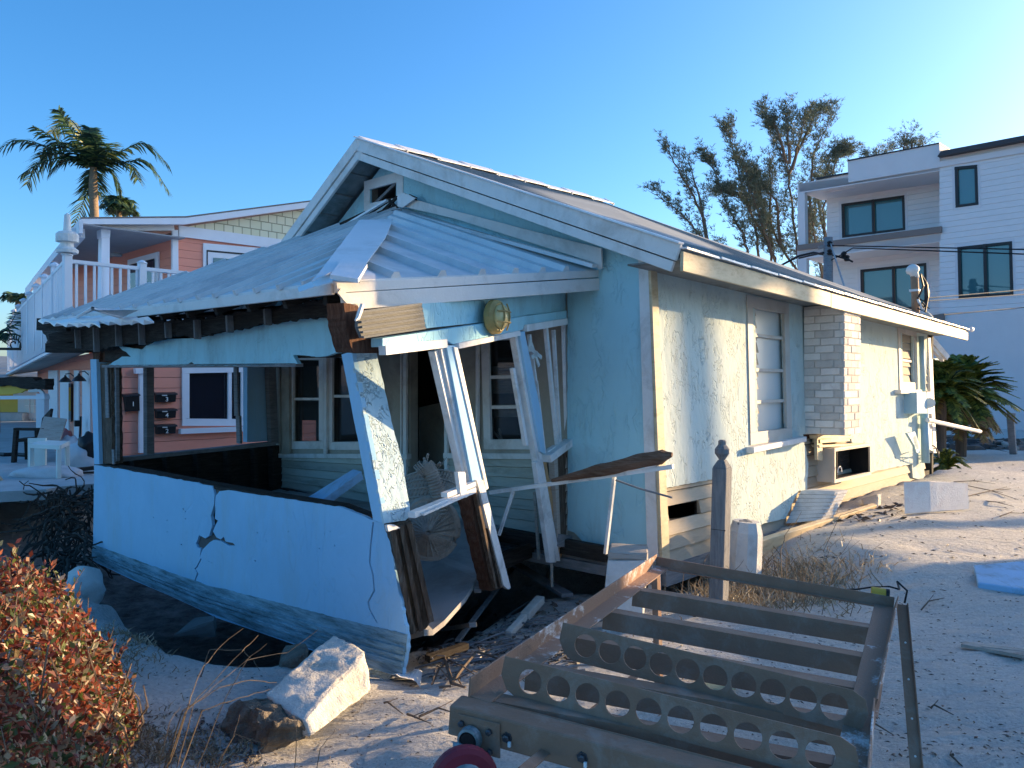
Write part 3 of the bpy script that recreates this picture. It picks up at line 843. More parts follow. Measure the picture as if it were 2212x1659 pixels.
# stained moulding courses along the foot
m = MB(); band = [(200.6, 1176), (300, 1212), (440, 1262), (600, 1302), (740, 1338), (879.5, 1370)]; bot = [(866, 1461), (730, 1421), (560, 1364), (440, 1319), (280, 1248), (200.6, 1210)]
n = NT('stained_footing')
f = n.noise(3, n.map((1, 1, 8)), 8, .75)
n.color(n.ramp(f, (.35, rgb(.09, .15, .16)), (.5, rgb(.22, .34, .39)), (.65, rgb(.36, .51, .58)))); n.rough(.85); n.bump(n.noise(9, n.map((1, 1, 9)), 6, .7), .012)
M['stained_footing'] = n.m
m.plate(jag(band, 1.2, 9, False)+bot, off(LOW, .006), .005)
for fr_, hh in ((.38, .03), (.55, .018), (.72, .03)):
    for i in range(5):
        a = P2(band[i], bot[5-i], fr_); b = P2(band[i+1], bot[4-i], fr_)
        m.bar(on(a, off(LOW, .012)), on(b, off(LOW, .012)), .02, hh)
m.build('footing_moulding', 'stained_footing', lw)
m = MB()
cp = [(217, 1002), (330, 1022), (458, 1047), (600, 1072), (737, 1094), (806, 1121)]
for i in range(5): m.bar(on(cp[i], off(LOW, -.07)), on(cp[i+1], off(LOW, -.07)), .12, .03)
m.build('top_plate', 'dark_wood', lw)
# left corner post
m = MB(); m.plate([(195, 776), (208, 776), (214.5, 1003), (203.5, 1003)], off(LOW, .004), .10); lp = m.build('corner_post', 'low_wall_stucco', house)
m = MB(); m.plate(jag(D2((1150, -420), (1280, -420), (1292, 735), (1160, 735)), 1, 9), off(LOW, -.03), .10); m.build('stud', 'rotten_wood', lp)
m = MB(); m.plate(D2((1205, -380), (1235, -380), (1252, 205), (1215, 205)), off(LOW, -.01), .01); m.plate(D2((1285, 570), (1308, 570), (1315, 740), (1292, 740)), off(LOW, .0), .01)
m.plate(D2((1292, -380), (1335, -380), (1345, 700), (1300, 740)), off(LOW, -.06), .03); m.build('lath', 'grey_wood', lp)
m = MB(); m.plate(jag(D1((1060, 800), (1170, 830), (1140, 1100), (1070, 1070)), 1, 6), off(LOW, -.02), .10)
m.plate(jag(D1((1150, 880), (1290, 840), (1400, 1000), (1380, 1090), (1160, 1095)), 1.2, 6), off(LOW, -.05), .08); m.build('post_head', 'red_brown_wood', lp)
# front header
hd = C4((1040, 125), (1290, 116), (1490, 71), (1750, 21), (2130, -29), (2150, 81), (2188, 131), (2190, 215)) + jag(C4((2190, 215), (2080, 240), (1900, 228), (1930, 285)), 1.4, 5, False)[1:] + \
     jag(C4((1930, 285), (1670, 295), (1270, 297), (1240, 272), (1205, 295), (700, 293), (790, 237), (850, 240), (765, 165), (920, 192), (960, 150)), 1.0, 7, False)[1:]
m = MB(); m.plate(hd, LOW, .03); hdr = m.build('porch_header', 'gable_stucco', house, fix=True); tag(hdr, 'torn blue stucco header hanging below the porch roof')
m = MB(); m.bar(on((240, 765), off(LOW, -.10)), on((742, 748), off(LOW, -.10)), .12, .14, Z)
m.bar(on((230, 745), off(LOW, -.2)), on((742, 690), off(LOW, -.2)), .10, .18, Z)
m.build('header_beam', 'dark_wood', hdr)
m = MB(); a, b = C4((680, 300), (1940, 292)); m.bar(on(a, off(LOW, -.03)), on(b, off(LOW, -.03)), .06, .025); m.build('header_trim', 'grey_wood', hdr)

# big leaning corner post: front face and right face
ftop, fbot = W(*C5((550, 290))[0], 4.62), W(*C5((765, 1405))[0], 4.42)
dax = (fbot-ftop)
def faceplane(dirv): 
    nn = dax.cross(dirv).normalized(); nn = nn if nn.dot(O-ftop) > 0 else -nn
    return (ftop, nn)
PF1, PF2 = faceplane(Wd), faceplane(U)
m = MB()
lf = C5((485, 310), (550, 290), (765, 1405), (690, 1385)); rf = C5((550, 290), (705, 268), (720, 332), (830, 830), (880, 1000), (935, 1350), (900, 1385), (765, 1405))
A = [on(p, PF1) for p in lf]; Bq = [on(p, PF2) for p in rf]
m.plate3([on(p, PF1) for p in jag(lf, .5, 12)], -PF1[1]*.03)
cp_ = m.build('corner_pillar', 'low_wall_stucco', house); tag(cp_, 'leaning blue stucco corner pillar split off its footing')
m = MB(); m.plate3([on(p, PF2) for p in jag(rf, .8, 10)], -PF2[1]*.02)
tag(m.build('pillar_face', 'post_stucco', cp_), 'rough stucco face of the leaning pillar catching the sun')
m = MB(); m.box8([A[3]+U*.03-Wd*0, A[2]+U*.03+Wd*.02, Bq[5]+Wd*.03, Bq[5]+Wd*.16, A[0]+U*.03, A[1]+U*.03+Wd*.02, Bq[1]+Wd*.03, Bq[1]+Wd*.16])
m.build('pillar_core', 'rotten_wood', cp_)
m = MB(); m.plate(jag(C8((80, 255), (205, 222), (332, 762), (290, 822), (200, 850)), 1.5, 7), (W(880, 1250, 4.5), (ENT[1]*.6+LOW[1]*.4).normalized()), .12)
m2 = MB()
for a, b, w_ in (((100, 262), (218, 845), .03), ((150, 250), (262, 830), .025), ((195, 240), (318, 780), .03)):
    p, q = C8(a, b); pl = (W(880, 1250, 4.46), (ENT[1]*.6+LOW[1]*.4).normalized()); m2.bar(on(p, pl), on(q, pl), w_, .04, pl[1])
sp = m.build('split_stud', 'rotten_wood', cp_); m2.build('splinter', 'rotten_wood', sp)
m = MB(); m.plate(jag(C8((78, 250), (110, 245), (150, 265), (85, 285)), .5, 5), (W(880, 1250, 4.42), ENT[1]), .02); m.build('plaster_scrap', 'white_trim', sp)

# entrance side
EN = lambda d: off(ENT, d)
m = MB(); m.plate(C2((1005, 1192), (1945, 1115), (1950, 1240), (1690, 1262), (1650, 1277), (1385, 1312), (1035, 1350)), EN(0), .04)
fz_ = m.build('porch_frieze', 'gable_stucco', house)
m = MB(); m.plate(jag(C2((600, 1242), (1003, 1188), (1030, 1350), (620, 1412), (590, 1340)), .8, 8), EN(.03), .02)
gp = m.build('grey_panel', 'grey_panel', fz_)
m = MB()
for i in range(6):
    a, b = P2(C2((600, 1245))[0], C2((625, 1408))[0], i/5), P2(C2((1003, 1192))[0], C2((1028, 1348))[0], i/5); m.bar(on(a, EN(.045)), on(b, EN(.045)), .012, .01, ENT[1])
m.build('panel_rib', 'grey_panel', gp)
m = MB(); m.plate(jag(C2((500, 1185), (590, 1200), (640, 1420), (742, 1415), (748, 1510), (560, 1505), (510, 1330)), 1.2, 7), EN(-.06), .12); m.build('post_head', 'red_brown_wood', fz_)
m = MB(); m.plate(jag(C2((402, 1245), (502, 1232), (515, 1330), (540, 1498), (462, 1508), (440, 1380), (418, 1330)), .8, 8), off(LOW, .03), .07); m.build('bracket', 'grey_wood', fz_)
m = MB(); m.tube([on(p, EN(.1)) for p in C2((620, 1195), (605, 1240), (590, 1285), (575, 1300))], [.012, .014, .012, .006], 5); m.build('peeling_strip', 'white_trim', fz_)
m = MB(); m.plate(C5((750, 205), (1385, 112), (1640, 65), (1945, 25), (1945, 82), (1670, 125), (1660, 150), (1210, 245), (1165, 220), (750, 262)), EN(.04), .08)
hb = m.build('entry_header', 'gable_stucco', house, bevel=.004)
def ebar(mb, a, b, w_, th=.03, d=.03): mb.bar(on(a, EN(d)), on(b, EN(d)), w_, th, ENT[1])
m = MB()
for a, b, w_ in (((750, 284), (1150, 238), .05), ((1225, 255), (1625, 172), .035), ((1668, 140), (1932, 96), .05)):
    p, q = C5(a, b); ebar(m, p, q, w_, .05, .04)
m.build('header_trim', 'white_trim', hb)
# mullion one
m = MB(); m.plate(C5((1165, 250), (1222, 252), (1422, 1180), (1385, 1200), (1345, 1190)), EN(.05), .07); m1 = m.build('mullion', 'low_wall_stucco', house, bevel=.003)
tag(m1, 'blue mullion leaning in the entry, its foot rotten')
m = MB(); m.plate(C5((1088, 290), (1120, 280), (1322, 1165), (1290, 1172)), EN(.01), .05); m.plate(C5((1128, 278), (1158, 245), (1345, 1188), (1322, 1165)), EN(.03), .05)
m.plate(C5((1212, 260), (1240, 262), (1440, 1178), (1424, 1190)), EN(.06), .03)
m.build('mullion_frame', 'aluminium', m1, bevel=.003)
m = MB(); m.plate(C8((572, 0), (608, 0), (760, 596), (748, 606), (722, 585)), EN(.07), .03); m.build('trim_strip', 'aluminium', m1)
m = MB(); m.plate(jag(C8((515, 55), (595, 50), (706, 600), (650, 614)), 1.2, 8), EN(.02), .09)
rs = m.build('rotten_foot', 'red_brown_wood', m1)
m = MB()
for a, b in (((560, 60), (672, 600)), ((585, 60), (698, 590))):
    p, q = C8(a, b); ebar(m, p, q, .025, .03, .045)
m.build('splinter', 'rotten_wood', rs)
# mullion two
m = MB(); m.plate(C5((1636, 168), (1672, 158), (1782, 700), (1806, 955), (1775, 940)), EN(.05), .07); m2_ = m.build('mullion', 'low_wall_stucco', house, bevel=.003)
tag(m2_, 'second blue mullion leaning beside the right window')
m = MB(); m.plate(C5((1608, 182), (1636, 172), (1800, 1050), (1905, 1650), (1880, 1650), (1765, 1060)), EN(.03), .05)
m.plate(C5((1745, 1010), (1765, 1000), (1878, 1658), (1838, 1660)), EN(.045), .04)
m.plate(C5((1596, 400), (1612, 395), (1700, 900), (1682, 900)), EN(.01), .03)
m.build('mullion_frame', 'aluminium', m2_, bevel=.003)
m = MB(); m.plate(jag(C5((1795, 1010), (1812, 1005), (1918, 1600), (1900, 1640)), .6, 9), EN(.0), .05); m.build('splinter', 'raw_wood', m2_)
m = MB(); p = C8((985, 462), (993, 462), (997, 590), (988, 592)); m.plate(jag(p, .4, 8), EN(.02), .01); m.plate(C5((1740, 1200), (1752, 1200), (1775, 1630), (1768, 1640)), EN(-.1), .02); m.build('hanging_splinter', 'driftwood', m2_)
# right window of the entry
m = MB()
for a, b, w_ in (((1806, 122), (1884, 905), .035), ((1925, 92), (1950, 885), .05), ((1858, 150), (1900, 880), .02), ((1700, 180), (1740, 480), .02), ((1745, 480), (1800, 960), .015)):
    p, q = C5(a, b); ebar(m, p, q, w_, .03, -.01)
p, q = C5((1812, 985), (1956, 880)); ebar(m, p, q, .06, .08, .03)
p, q = C5((1812, 940), (1870, 905)); ebar(m, p, q, .02, .04, .0)
rw = m.build('jalousie_window', 'aluminium', house, bevel=.002)
m = MB()
for a, b in (((1705, 215), (1765, 385)), ((1695, 260), (1780, 330)), ((1710, 200), (1700, 290)), ((1715, 330), (1755, 300))):
    p, q = C5(a, b); ebar(m, p, q, .03, .008, .05)
m.build('broken_louvre', 'frosted_glass', rw)
# window stool between pillar and mullion one
m = MB()
for a, b, w_, d in (((938, 1350), (1338, 1188), .035, .06), ((1150, 1222), (1335, 1148), .03, .05), ((1000, 1345), (1290, 1215), .015, .09)):
    p, q = C5(a, b); ebar(m, p, q, w_, .05, d)
m.plate(C5((1240, 1072), (1288, 1072), (1302, 1236), (1262, 1242)), EN(.09), .03)
m.build('window_stool', 'white_trim', house, bevel=.003)
# studs where the entry meets the house
m = MB(); m.plate(jag(C5((1880, 955), (1962, 912), (1988, 1552), (1905, 1550)), 1, 8), EN(.0), .10)
es = m.build('end_stud', 'rotten_wood', house)
m = MB(); m.plate(C5((1862, 975), (1885, 960), (1908, 1560), (1890, 1565)), EN(.03), .05); m.build('splinter', 'driftwood', es)
m = MB(); m.bar(on(C8((1000, 330))[0], EN(.0)), on(C8((1110, 345))[0], EN(0)), .10, .10); m.build('stud_foot', 'grey_wood', es)
# floor of the porch, curling down at its free edge
fl = [W(916, 1361, 4.62), W(935, 1360, 4.68), W(960, 1340, 4.8), W(1005, 1290, 5.12), W(1030, 1250, 5.4), W(1040, 1236, 5.55), W(1050, 1215, 5.7), W(1052, 1165, 6.25), Q(-.06, 1.6, .36), Q(-.06, 5.2, .36), Q(-2.0, 5.2, .12), Q(-1.98, .9, -.05)]
m = MB(); m.plate3(fl, V((0, 0, -.035))); tag(m.build('porch_floor', 'carpet_floor', house), 'sagging carpeted floor of the porch')
m = MB()
m.bar(Q(-.12, .4, .30), Q(-.12, 5.2, .30), .06, .12)
for s_ in (1.2, 2.4, 3.6, 4.8): m.bar(Q(-.1, s_, .22), Q(-2.0, s_, .0), .05, .13)
m.build('floor_joist', 'dark_wood', house)

# porch left side wall: stud cavity below, open frame above
lp_ = W(232, 1000, 7.75); rp_ = on((606, 975), GAB)
LFT = plane(lp_, (V((rp_.x, rp_.y, 0))-V((lp_.x, lp_.y, 0))).normalized(), Z)
m = MB(); a, b = C4((745, 905), (1765, 800)); m.bar(on(a, LFT), on(b, LFT), .14, .04)
lfw = m.build('side_wall_cap', 'grey_wood', house)
m = MB()
for x, y0 in ((865, 905), (1075, 882), (1272, 858), (1468, 835), (1642, 822)):
    p, q = C4((x, y0), (x+10, y0+420)); m.bar(on(p, off(LFT, -.06)), on(q, off(LFT, -.06)), .045, .09, LFT[1]); 
m.plate(C4((1765, 812), (1825, 812), (1842, 1330), (1780, 1330)), off(LFT, .02), .1)
m.build('stud', 'dark_wood', lfw)
m = MB(); m.plate(C4((740, 905), (1790, 800), (1790, 1500), (740, 1500)), off(LFT, -.14), .02); m.build('sheathing', 'dark_wood', lfw)
m = MB()
for a, b, w_, d in (((963, 300), (965, 885), .08, -.02), ((1530, 300), (1535, 620), .025, -.02), ((1546, 620), (1552, 800), .03, -.02), ((740, 300), (752, 900), .05, -.02), ((1756, 300), (1775, 800), .09, 0), ((1732, 300), (1752, 790), .03, .01)):
    p, q = C4(a, b); m.bar(on(p, off(LFT, d)), on(q, off(LFT, d)), w_, .07, LFT[1])
p, q = C4((700, 285), (1800, 285)); m.bar(on(p, off(LFT, -.01)), on(q, off(LFT, -.01)), .08, .08, LFT[1])
m.build('opening_frame', 'grey_wood', lfw)
m = MB(); m.plate(C4((1602, 300), (1722, 300), (1745, 785), (1602, 792)), off(LFT, -.04), .08); tag(m.build('blue_pier', 'low_wall_stucco', lfw), 'blue stucco strip beside the porch opening')
m = MB()
for x0, x1, mt_ in ((1780, 1812, 0), (1822, 1870, 1)):
    m.plate(C4((x0, 280), (x1, 280), (x1+4, 870), (x0+4, 870)), off(GAB, .03+.02*mt_), .03)
m.build('wall_board', 'porch_wall', house)

# porch hip roof
PC = W(724, 606, 4.15); PR = on((1290, 583), off(GAB, .02)); PA = on((864, 446), off(GAB, .03)); PL = W(84, 690, 7.72)
FS = None
def tri_roof():
    dn = V((0, 0, -.02))
    m = MB(); m.plate3([PC, PL, PA], dn); 
    lb = Q(.0, 6.0, PL.z+.3)
    m.plate3([PL, lb, PA], dn)
    r = m.build('porch_roof', 'porch_roof_metal', house); tag(r, 'sagging ribbed metal porch roof')
    m = MB(); m.plate3([PC, PR, PA], dn); m.build('roof_panel', 'porch_roof_metal', r)
    nf = (PL-PC).cross(PA-PC).normalized(); nf = nf if nf.z > 0 else -nf
    nr = (PR-PC).cross(PA-PC).normalized(); nr = nr if nr.z > 0 else -nr
    e = PL-PC; f0 = (PA-PC).dot(e)/e.length_squared; foot = PC+e*f0; d = PA-foot
    m = MB(); n = 19
    for i in range(1, n):
        kf = i/n; a = PC+e*kf; L = kf/f0 if kf < f0 else (1-kf)/(1-f0)
        a = a + nf*.010 - d*.01*random.uniform(0, 1.2)
        mid = a + d*L*.5 + nf*(.006*math.sin(i*1.7)-.004) + e.normalized()*random.uniform(-.01, .01)
        b = a + d*L*.99
        m.bar(a, mid, .032, .034, nf); m.bar(mid, b, .032, .034, nf)
    m.build('roof_rib', 'porch_roof_metal', r)
    m = MB(); e2 = PR-PC; d2 = PA-PR; n = 9
    ks = [.055, .17, .32, .465, .60, .72, .835]
    ex = e2.normalized()
    for kf in ks:
        a = PC+e2*kf; b = a + d2*kf*.985
        w0, w1, hh = .042, .02, .038
        m.box8([a-ex*w0, a+ex*w0, b+ex*w0, b-ex*w0, a-ex*w1+nr*hh, a+ex*w1+nr*hh, b+ex*w1+nr*hh, b-ex*w1+nr*hh])
    m.build('roof_rib', 'porch_roof_metal', r)
    # eave boards: white on the front and two on the entry side
    m = MB(); g = e.normalized()
    m.bar(PC-Z*.045+g*.02, lerp(PC, PL, .60)-Z*.05, .022, .06); m.bar(lerp(PC, PL, .62)-Z*.035, lerp(PC, PL, .83)-Z*.03, .022, .035)
    m.build('front_fascia', 'rake_white', r, bevel=.003)
    m = MB(); m.bar(PC-Z*.04, PR-Z*.03+ex*.02, .03, .055); m.build('side_fascia', 'rake_white', r, bevel=.003)
    o2 = ENT[1]
    m = MB(); a = on(C2((465, 1150))[0], (PC+ex*.02, V((-Wd.x, -Wd.y, 0)))); b = PR-Z*.115+ex*.01
    a = PC-Z*.118+ex*.05; m.bar(a, b, .04, .095); m.build('side_fascia', 'rake_white', r, bevel=.004)
    m = MB(); m.plate(jag(C2((460, 1120), (520, 1190), (600, 1195), (560, 1150), (480, 1090)), .8, 5), (a+SID[1]*.03, SID[1]), .01)
    m.build('splintered_end', 'white_trim', r)
    # hip cap of bent sheet
    hd_ = (PA-PC).normalized(); hor = V((-hd_.y, hd_.x, 0)).normalized()
    hn = hd_.cross(hor).normalized(); hn = hn if hn.z > 0 else -hn
    HIP = (PC+hn*.05, hn)
    m = MB(); m.plate(jag(C2((600, 648), (820, 640), (770, 760), (640, 935), (595, 1020), (420, 985), (290, 1042), (330, 1000)), .6, 10), HIP, .006)
    m.build('hip_cap', 'flashing_metal', r)
    HI2 = (PC+hn*.09, hn)
    m = MB(); m.plate(C2((518, 868), (652, 932), (592, 1030), (412, 1002)), HI2, .02); m.plate(C2((412, 990), (592, 1020), (600, 1045), (415, 1042)), (HI2[0]+SID[1]*.0, (hn+LOW[1]*.6).normalized()), .01)
    m.build('hip_cap_end', 'flashing_metal', r)
    m = MB(); m.plate(C2((200, 1085), (290, 1045), (325, 1075), (210, 1115)), off((PC, nf), .03), .006); m.plate(C2((290, 1042), (415, 1005), (430, 1045), (320, 1080)), off((PC, nf), .035), .006)
    m.plate(C2((610, 990), (640, 965), (705, 1000), (705, 1032), (600, 1035)), off((PC, nr), .04), .006)
    m.build('bent_sheet', 'flashing_metal', r)
    # flashing against the gable wall
    m = MB(); m.plate(C2((905, 500), (1225, 590), (1650, 700), (2168, 832), (2172, 960), (2150, 968), (2125, 925), (1225, 640), (880, 560)), off(GAB, .10), .02)
    fl_ = m.build('wall_flashing', 'rake_white', r)
    m = MB(); a, b = C2((870, 595), (2125, 945)); m.bar(on(a, off(GAB, .17)), on(b, off(GAB, .17)), .06, .03, nr); m.build('flashing_lip', 'flashing_metal', fl_)
    m = MB(); m.plate(jag(C2((845, 500), (885, 470), (965, 505), (880, 568), (850, 560)), .6, 6), off(GAB, .14), .02); m.build('flashing_corner', 'flashing_metal', fl_)
    for a, b in (((612, 638), (800, 515)), ((640, 640), (830, 560)), ((700, 620), (850, 575)), ((745, 600), (845, 500)), ((790, 515), (860, 590)), ((925, 490), (970, 512)), ((430, 700), (640, 600))):
        p, q = C2(a, b); m = MB(); m.bar(on(p, off(GAB, .12)), on(q, off(GAB, .12)), .02, .03); m.build('exposed_batten', 'dark_wood', r)
    m = MB(); m.plate(C2((785, 590), (850, 575), (855, 650), (790, 665)), off(GAB, .25), .05)
    m.build('batten_end', 'grey_wood', r)
    m = MB()
    for a, b in (((490, 695), (780, 520)),):
        p, q = C2(a, b); m.bar(on(p, off(GAB, .2)), on(q, off(GAB, .2)), .03, .02)
    m.build('torn_edge_strip', 'flashing_metal', r)
    # rafters and battens beneath
    m = MB(); n = 11
    for i in range(n):
        kf = .03 + .94*i/n; a = PC+e*kf; L = kf/f0 if kf < f0 else (1-kf)/(1-f0)
        b = a+d*L*.96; w_ = Z*(.10+.03*random.random()); m.bar(a-Z*.085+d*.015, b-w_, .04, .11)
    m.build('rafter', 'dark_wood', r)
    cz = on((470, 688), LOW).z; A_, B_ = on((215, 700), LOW), on((742, 672), LOW)
    m = MB(); m.plate3([A_-U*.05, B_-U*.05, Q(-.02, ts(B_)[1], A_.z+.25), Q(-.02, ts(A_)[1], A_.z+.25)], Z*.02); m.build('porch_ceiling', 'dark_wood', r)  # dark sheet added so the cavity over the header looks shaded
    m = MB(); m.bar(lerp(PC, PL, .01)-Z*.07+d*.05, lerp(PC, PL, .97)-Z*.07+d*.05, .10, .05); m.bar(PL-Z*.05, PL+g*.0-Z*.13+d*.06-g*.4, .05, .12)
    for i in range(5): m.bar(lerp(PC, PL, .60)-Z*(.06+.012*i)+d*(.01+.02*i), lerp(PC, PL, .985)-Z*(.05+.02*i)+d*(.01+.03*i), .04, .02)
    m.bar(W(106, 752, 7.9), W(235, 752, 7.75), .10, .095); m.bar(W(112, 735, 8.0), W(235, 708, 7.75), .06, .13)
    m.build('eave_batten', 'dark_wood', r)
    sfp = off(LOW, .10)
    m = MB(); m.plate(jag([(88, 702), (215, 694), (425, 689), (720, 643), (720, 683)] + [(650, 688), (580, 699), (500, 713), (425, 727), (365, 724), (320, 742), (262, 746), (200, 757), (107, 757)], 4.0, 6), sfp, .03); m.build('torn_gap_board', 'dark_wood', r)  # torn wood as one dark board, also filling the shaded gap below the eave
    for x_, y0_, y1_ in ((167, 712, 752), (207, 708, 760), (255, 702, 748), (305, 698, 745), (362, 697, 730), (425, 692, 732), (495, 682, 718), (577, 668, 702)):
        m = MB(); m.bar(on((x_, y0_), off(LOW, .135)), on((x_+2, y1_), off(LOW, .135)), .022, .05, LOW[1]); m.build('rafter_tail', 'grey_post', r)
    # crumpled metal edge at the far left
    m = MB(); fo = off((PC, nf), .02)
    m.plate3([p+nf*(.02*math.sin(i*2.1)) for i, p in enumerate([on(p, fo) for p in jag(D1((440, 620), (620, 600), (900, 585), (1400, 588), (1760, 600), (1720, 620), (1150, 640), (1140, 662), (660, 655)), 1.0, 8)])], V((0, 0, -.01)))
    m.build('crumpled_eave', 'flashing_metal', r)
    m = MB(); pk = on(D1((1065, 478))[0], off((PC, nf), .20)); b0 = on(D1((880, 585))[0], off((PC, nf), .03)); b1 = on(D1((1400, 590))[0], off((PC, nf), .03)); bb = on(D1((1600, 500))[0], off((PC, nf), .02))
    m.add([pk, b0, b1, bb, pk-Z*.01+U*.02], [(0, 2, 3), (0, 3, 4), (1, 0, 4)])
    m.build('lifted_sheet', 'porch_roof_metal', r, fix=False)
    m = MB(); m.tube([b0, pk, b1], .012, 5); m.build('lifted_edge', 'flashing_metal', r)
tri_roof()

# round bulkhead lamp under the eave
lc = on(C2((1455, 1278))[0], EN(.05))
lamp = thing('bulkhead_lamp', lc, 'round yellowed caged bulkhead lamp on the blue wall under the porch eave', 'wall lamp')
m = MB(); m.lathe(lc, [(.105, 0), (.118, .015), (.115, .05), (.095, .07)], 28, ENT[1]); m.build('housing', 'bulkhead_housing', lamp, smooth=False)
m = MB(); m.lathe(lc+ENT[1]*.06, [(.085, 0), (.078, .035), (.05, .055), (.01, .062)], 24, ENT[1]); m.build('lens', 'bulkhead_lens', lamp, smooth=True)
m = MB(); ax = ENT[1].cross(Z).normalized(); ay = ax.cross(ENT[1])
for o_ in (-.035, .035):
    for a_, b_ in ((ax, ay), (ay, ax)):
        m.tube([lc+ENT[1]*(.065+.06*math.cos(j/4*1.9-.95)) + b_*o_ + a_*(-.09+.18*j/4) for j in range(5)], .006, 5)
m.build('cage', 'bulkhead_housing', lamp)
# ---------------------------------------------------------------- white modern building on the right
Df = V((-.688, .7257, 0))                     # its front runs to the left and away
FACP = W(2033, 600, 27)
FAC = plane(FACP, Df, Z)
REC = off(FAC, -2.0)
mod = thing('apartment_building', V((FACP.x, FACP.y, 0)), 'white modern three storey building with dark framed windows and stacked balconies', 'building')
bk = -FAC[1]
def solid(mb, q, pl, th, holes=()): mb.plate(q, pl, th, holes)
def lowz(p): return V((p.x, p.y, -.3))
A = on(C3((1757, 400))[0], FAC)
Bp = A - Df*9.5
win1 = C3((1838, 468), (1960, 456), (1966, 672), (1843, 688)); win2 = C3((1853, 900), (2147, 868), (2155, 1158), (1860, 1178))
m = MB(); zsp = on(C3((1775, 1262))[0], FAC).z
a0 = V((A.x, A.y, zsp)); b0 = V((Bp.x, Bp.y, zsp))
m.plate3([a0, b0, V((Bp.x, Bp.y, A.z)), A], bk*.25, [[on(p, FAC) for p in win1], [on(p, FAC) for p in win2]])
m.build('upper_wall', 'modern_lap', mod)
m = MB(); m.plate3([lowz(A), lowz(Bp), b0, a0], bk*.25); m.plate3([lowz(A)+bk*8, lowz(Bp)+bk*8, V((Bp.x, Bp.y, A.z))+bk*8, A+bk*8], bk*.25)
m.plate3([lowz(Bp), lowz(Bp)+bk*8, Bp+bk*8+Z*(A.z-Bp.z), V((Bp.x, Bp.y, A.z))], Df*.25)
m.plate3([lowz(A)+bk*.3, lowz(A)+bk*8, A+bk*8, A+bk*.3], -Df*.25)
m.build('lower_wall', 'modern_render', mod)
def modwin(q, pl, nm=2, gm='teal_glass', w_=.09, trim=True):
    m = MB(); frame(m, q, off(pl, .03), w_, .06)
    for i in range(1, nm):
        a = P2(q[0], q[1], i/nm); b = P2(q[3], q[2], i/nm); m.bar(on(a, off(pl, .03)), on(b, off(pl, .03)), w_, .06, pl[1])
    w = m.build('window', 'window_black', mod)
    m = MB(); m.plate(q, off(pl, -.06), .02); m.build('pane', gm, w)
    if trim:
        m = MB(); frame(m, grow(q, 6), off(pl, .012), .12, .03); m.build('surround', 'modern_trim', w)
modwin(win1, FAC, 1); modwin(win2, FAC, 2)
m = MB(); q = C3((1745, 412), (1765, 382), (2260, 290), (2700, 205), (2700, 232), (2260, 315)); m.plate(q, off(FAC, .35), .3)
rf = m.build('roof_edge', 'dark_roof', mod)
m = MB(); P = [on(p, off(FAC, .3)) for p in C3((1768, 382), (2700, 205))]
m.plate3([P[0], P[1], P[1]+bk*4+Z*.7, P[0]+bk*4+Z*.7], V((0, 0, -.05))); m.build('metal_roof', 'roof_metal', rf)
m = MB(); a, b = C3((1757, 455), (2700, 290)); m.bar(on(a, off(FAC, .05)), on(b, off(FAC, .05)), .2, .03, FAC[1]); m.build('frieze_board', 'modern_trim', mod)
# balcony side
m = MB(); q = C3((1262, 432), (1756, 338), (1760, 470), (1265, 552)); m.plate(q, off(FAC, .06), 2.0); m.build('parapet', 'modern_render', mod)
m = MB(); m.plate(C3((1262, 430), (1756, 336), (1756, 342), (1262, 437)), off(FAC, .1), 2.1); m.plate(C3((1090, 527), (1262, 497), (1262, 504), (1092, 535)), off(FAC, .1), 2.0); m.build('parapet_cap', 'window_black', mod)
m = MB(); q = C3((992, 562), (1262, 506), (1758, 455), (1758, 489), (1030, 606), (1035, 884), (996, 890)); m.plate(q, FAC, .25)
m.plate(C3((990, 920), (1766, 822), (1762, 870), (1040, 962), (1042, 1090), (998, 1095)), FAC, .25)
m.build('balcony_frame', 'modern_render', mod)
def slab(q, dep, name, mat, lift=0):
    P = [on(p, FAC) for p in q]; m = MB(); m.plate3([P[0], P[1], P[2], P[3]], bk*dep); return m.build(name, mat, mod)
slab(C3((1000, 560), (1758, 458), (1758, 486), (1000, 604)), 2.1, 'balcony_ceiling', 'modern_render')
slab(C3((1000, 925), (1758, 828), (1758, 868), (1000, 958)), 2.1, 'balcony_slab', 'modern_render')
m = MB(); m.plate(C3((987, 890), (1766, 787), (1766, 821), (989, 919)), off(FAC, .12), .3); m.build('slab_edge', 'slab_edge_brown', mod); m = MB(); m.plate(C3((1700, 1268), (1780, 1258), (1780, 1292), (1700, 1300)), off(FAC, .12), .3); m.build('slab_edge', 'slab_edge_brown', mod)
win3 = C3((1228, 668), (1567, 620), (1572, 808), (1232, 850)); win4 = C3((1330, 1022), (1685, 985), (1690, 1225), (1335, 1262))
m = MB(); m.plate(C3((1150, 540), (1860, 420), (1860, 1500), (1150, 1500)), REC, .2, [win3, win4]); m.build('recessed_wall', 'modern_lap', mod)
modwin(win3, REC, 2); modwin(win4, REC, 2)
m = MB(); m.plate(C3((1130, 602), (1290, 572), (1305, 578), (1145, 612)), off(FAC, -.6), .5); m.build('ceiling_beam', 'modern_trim', mod)

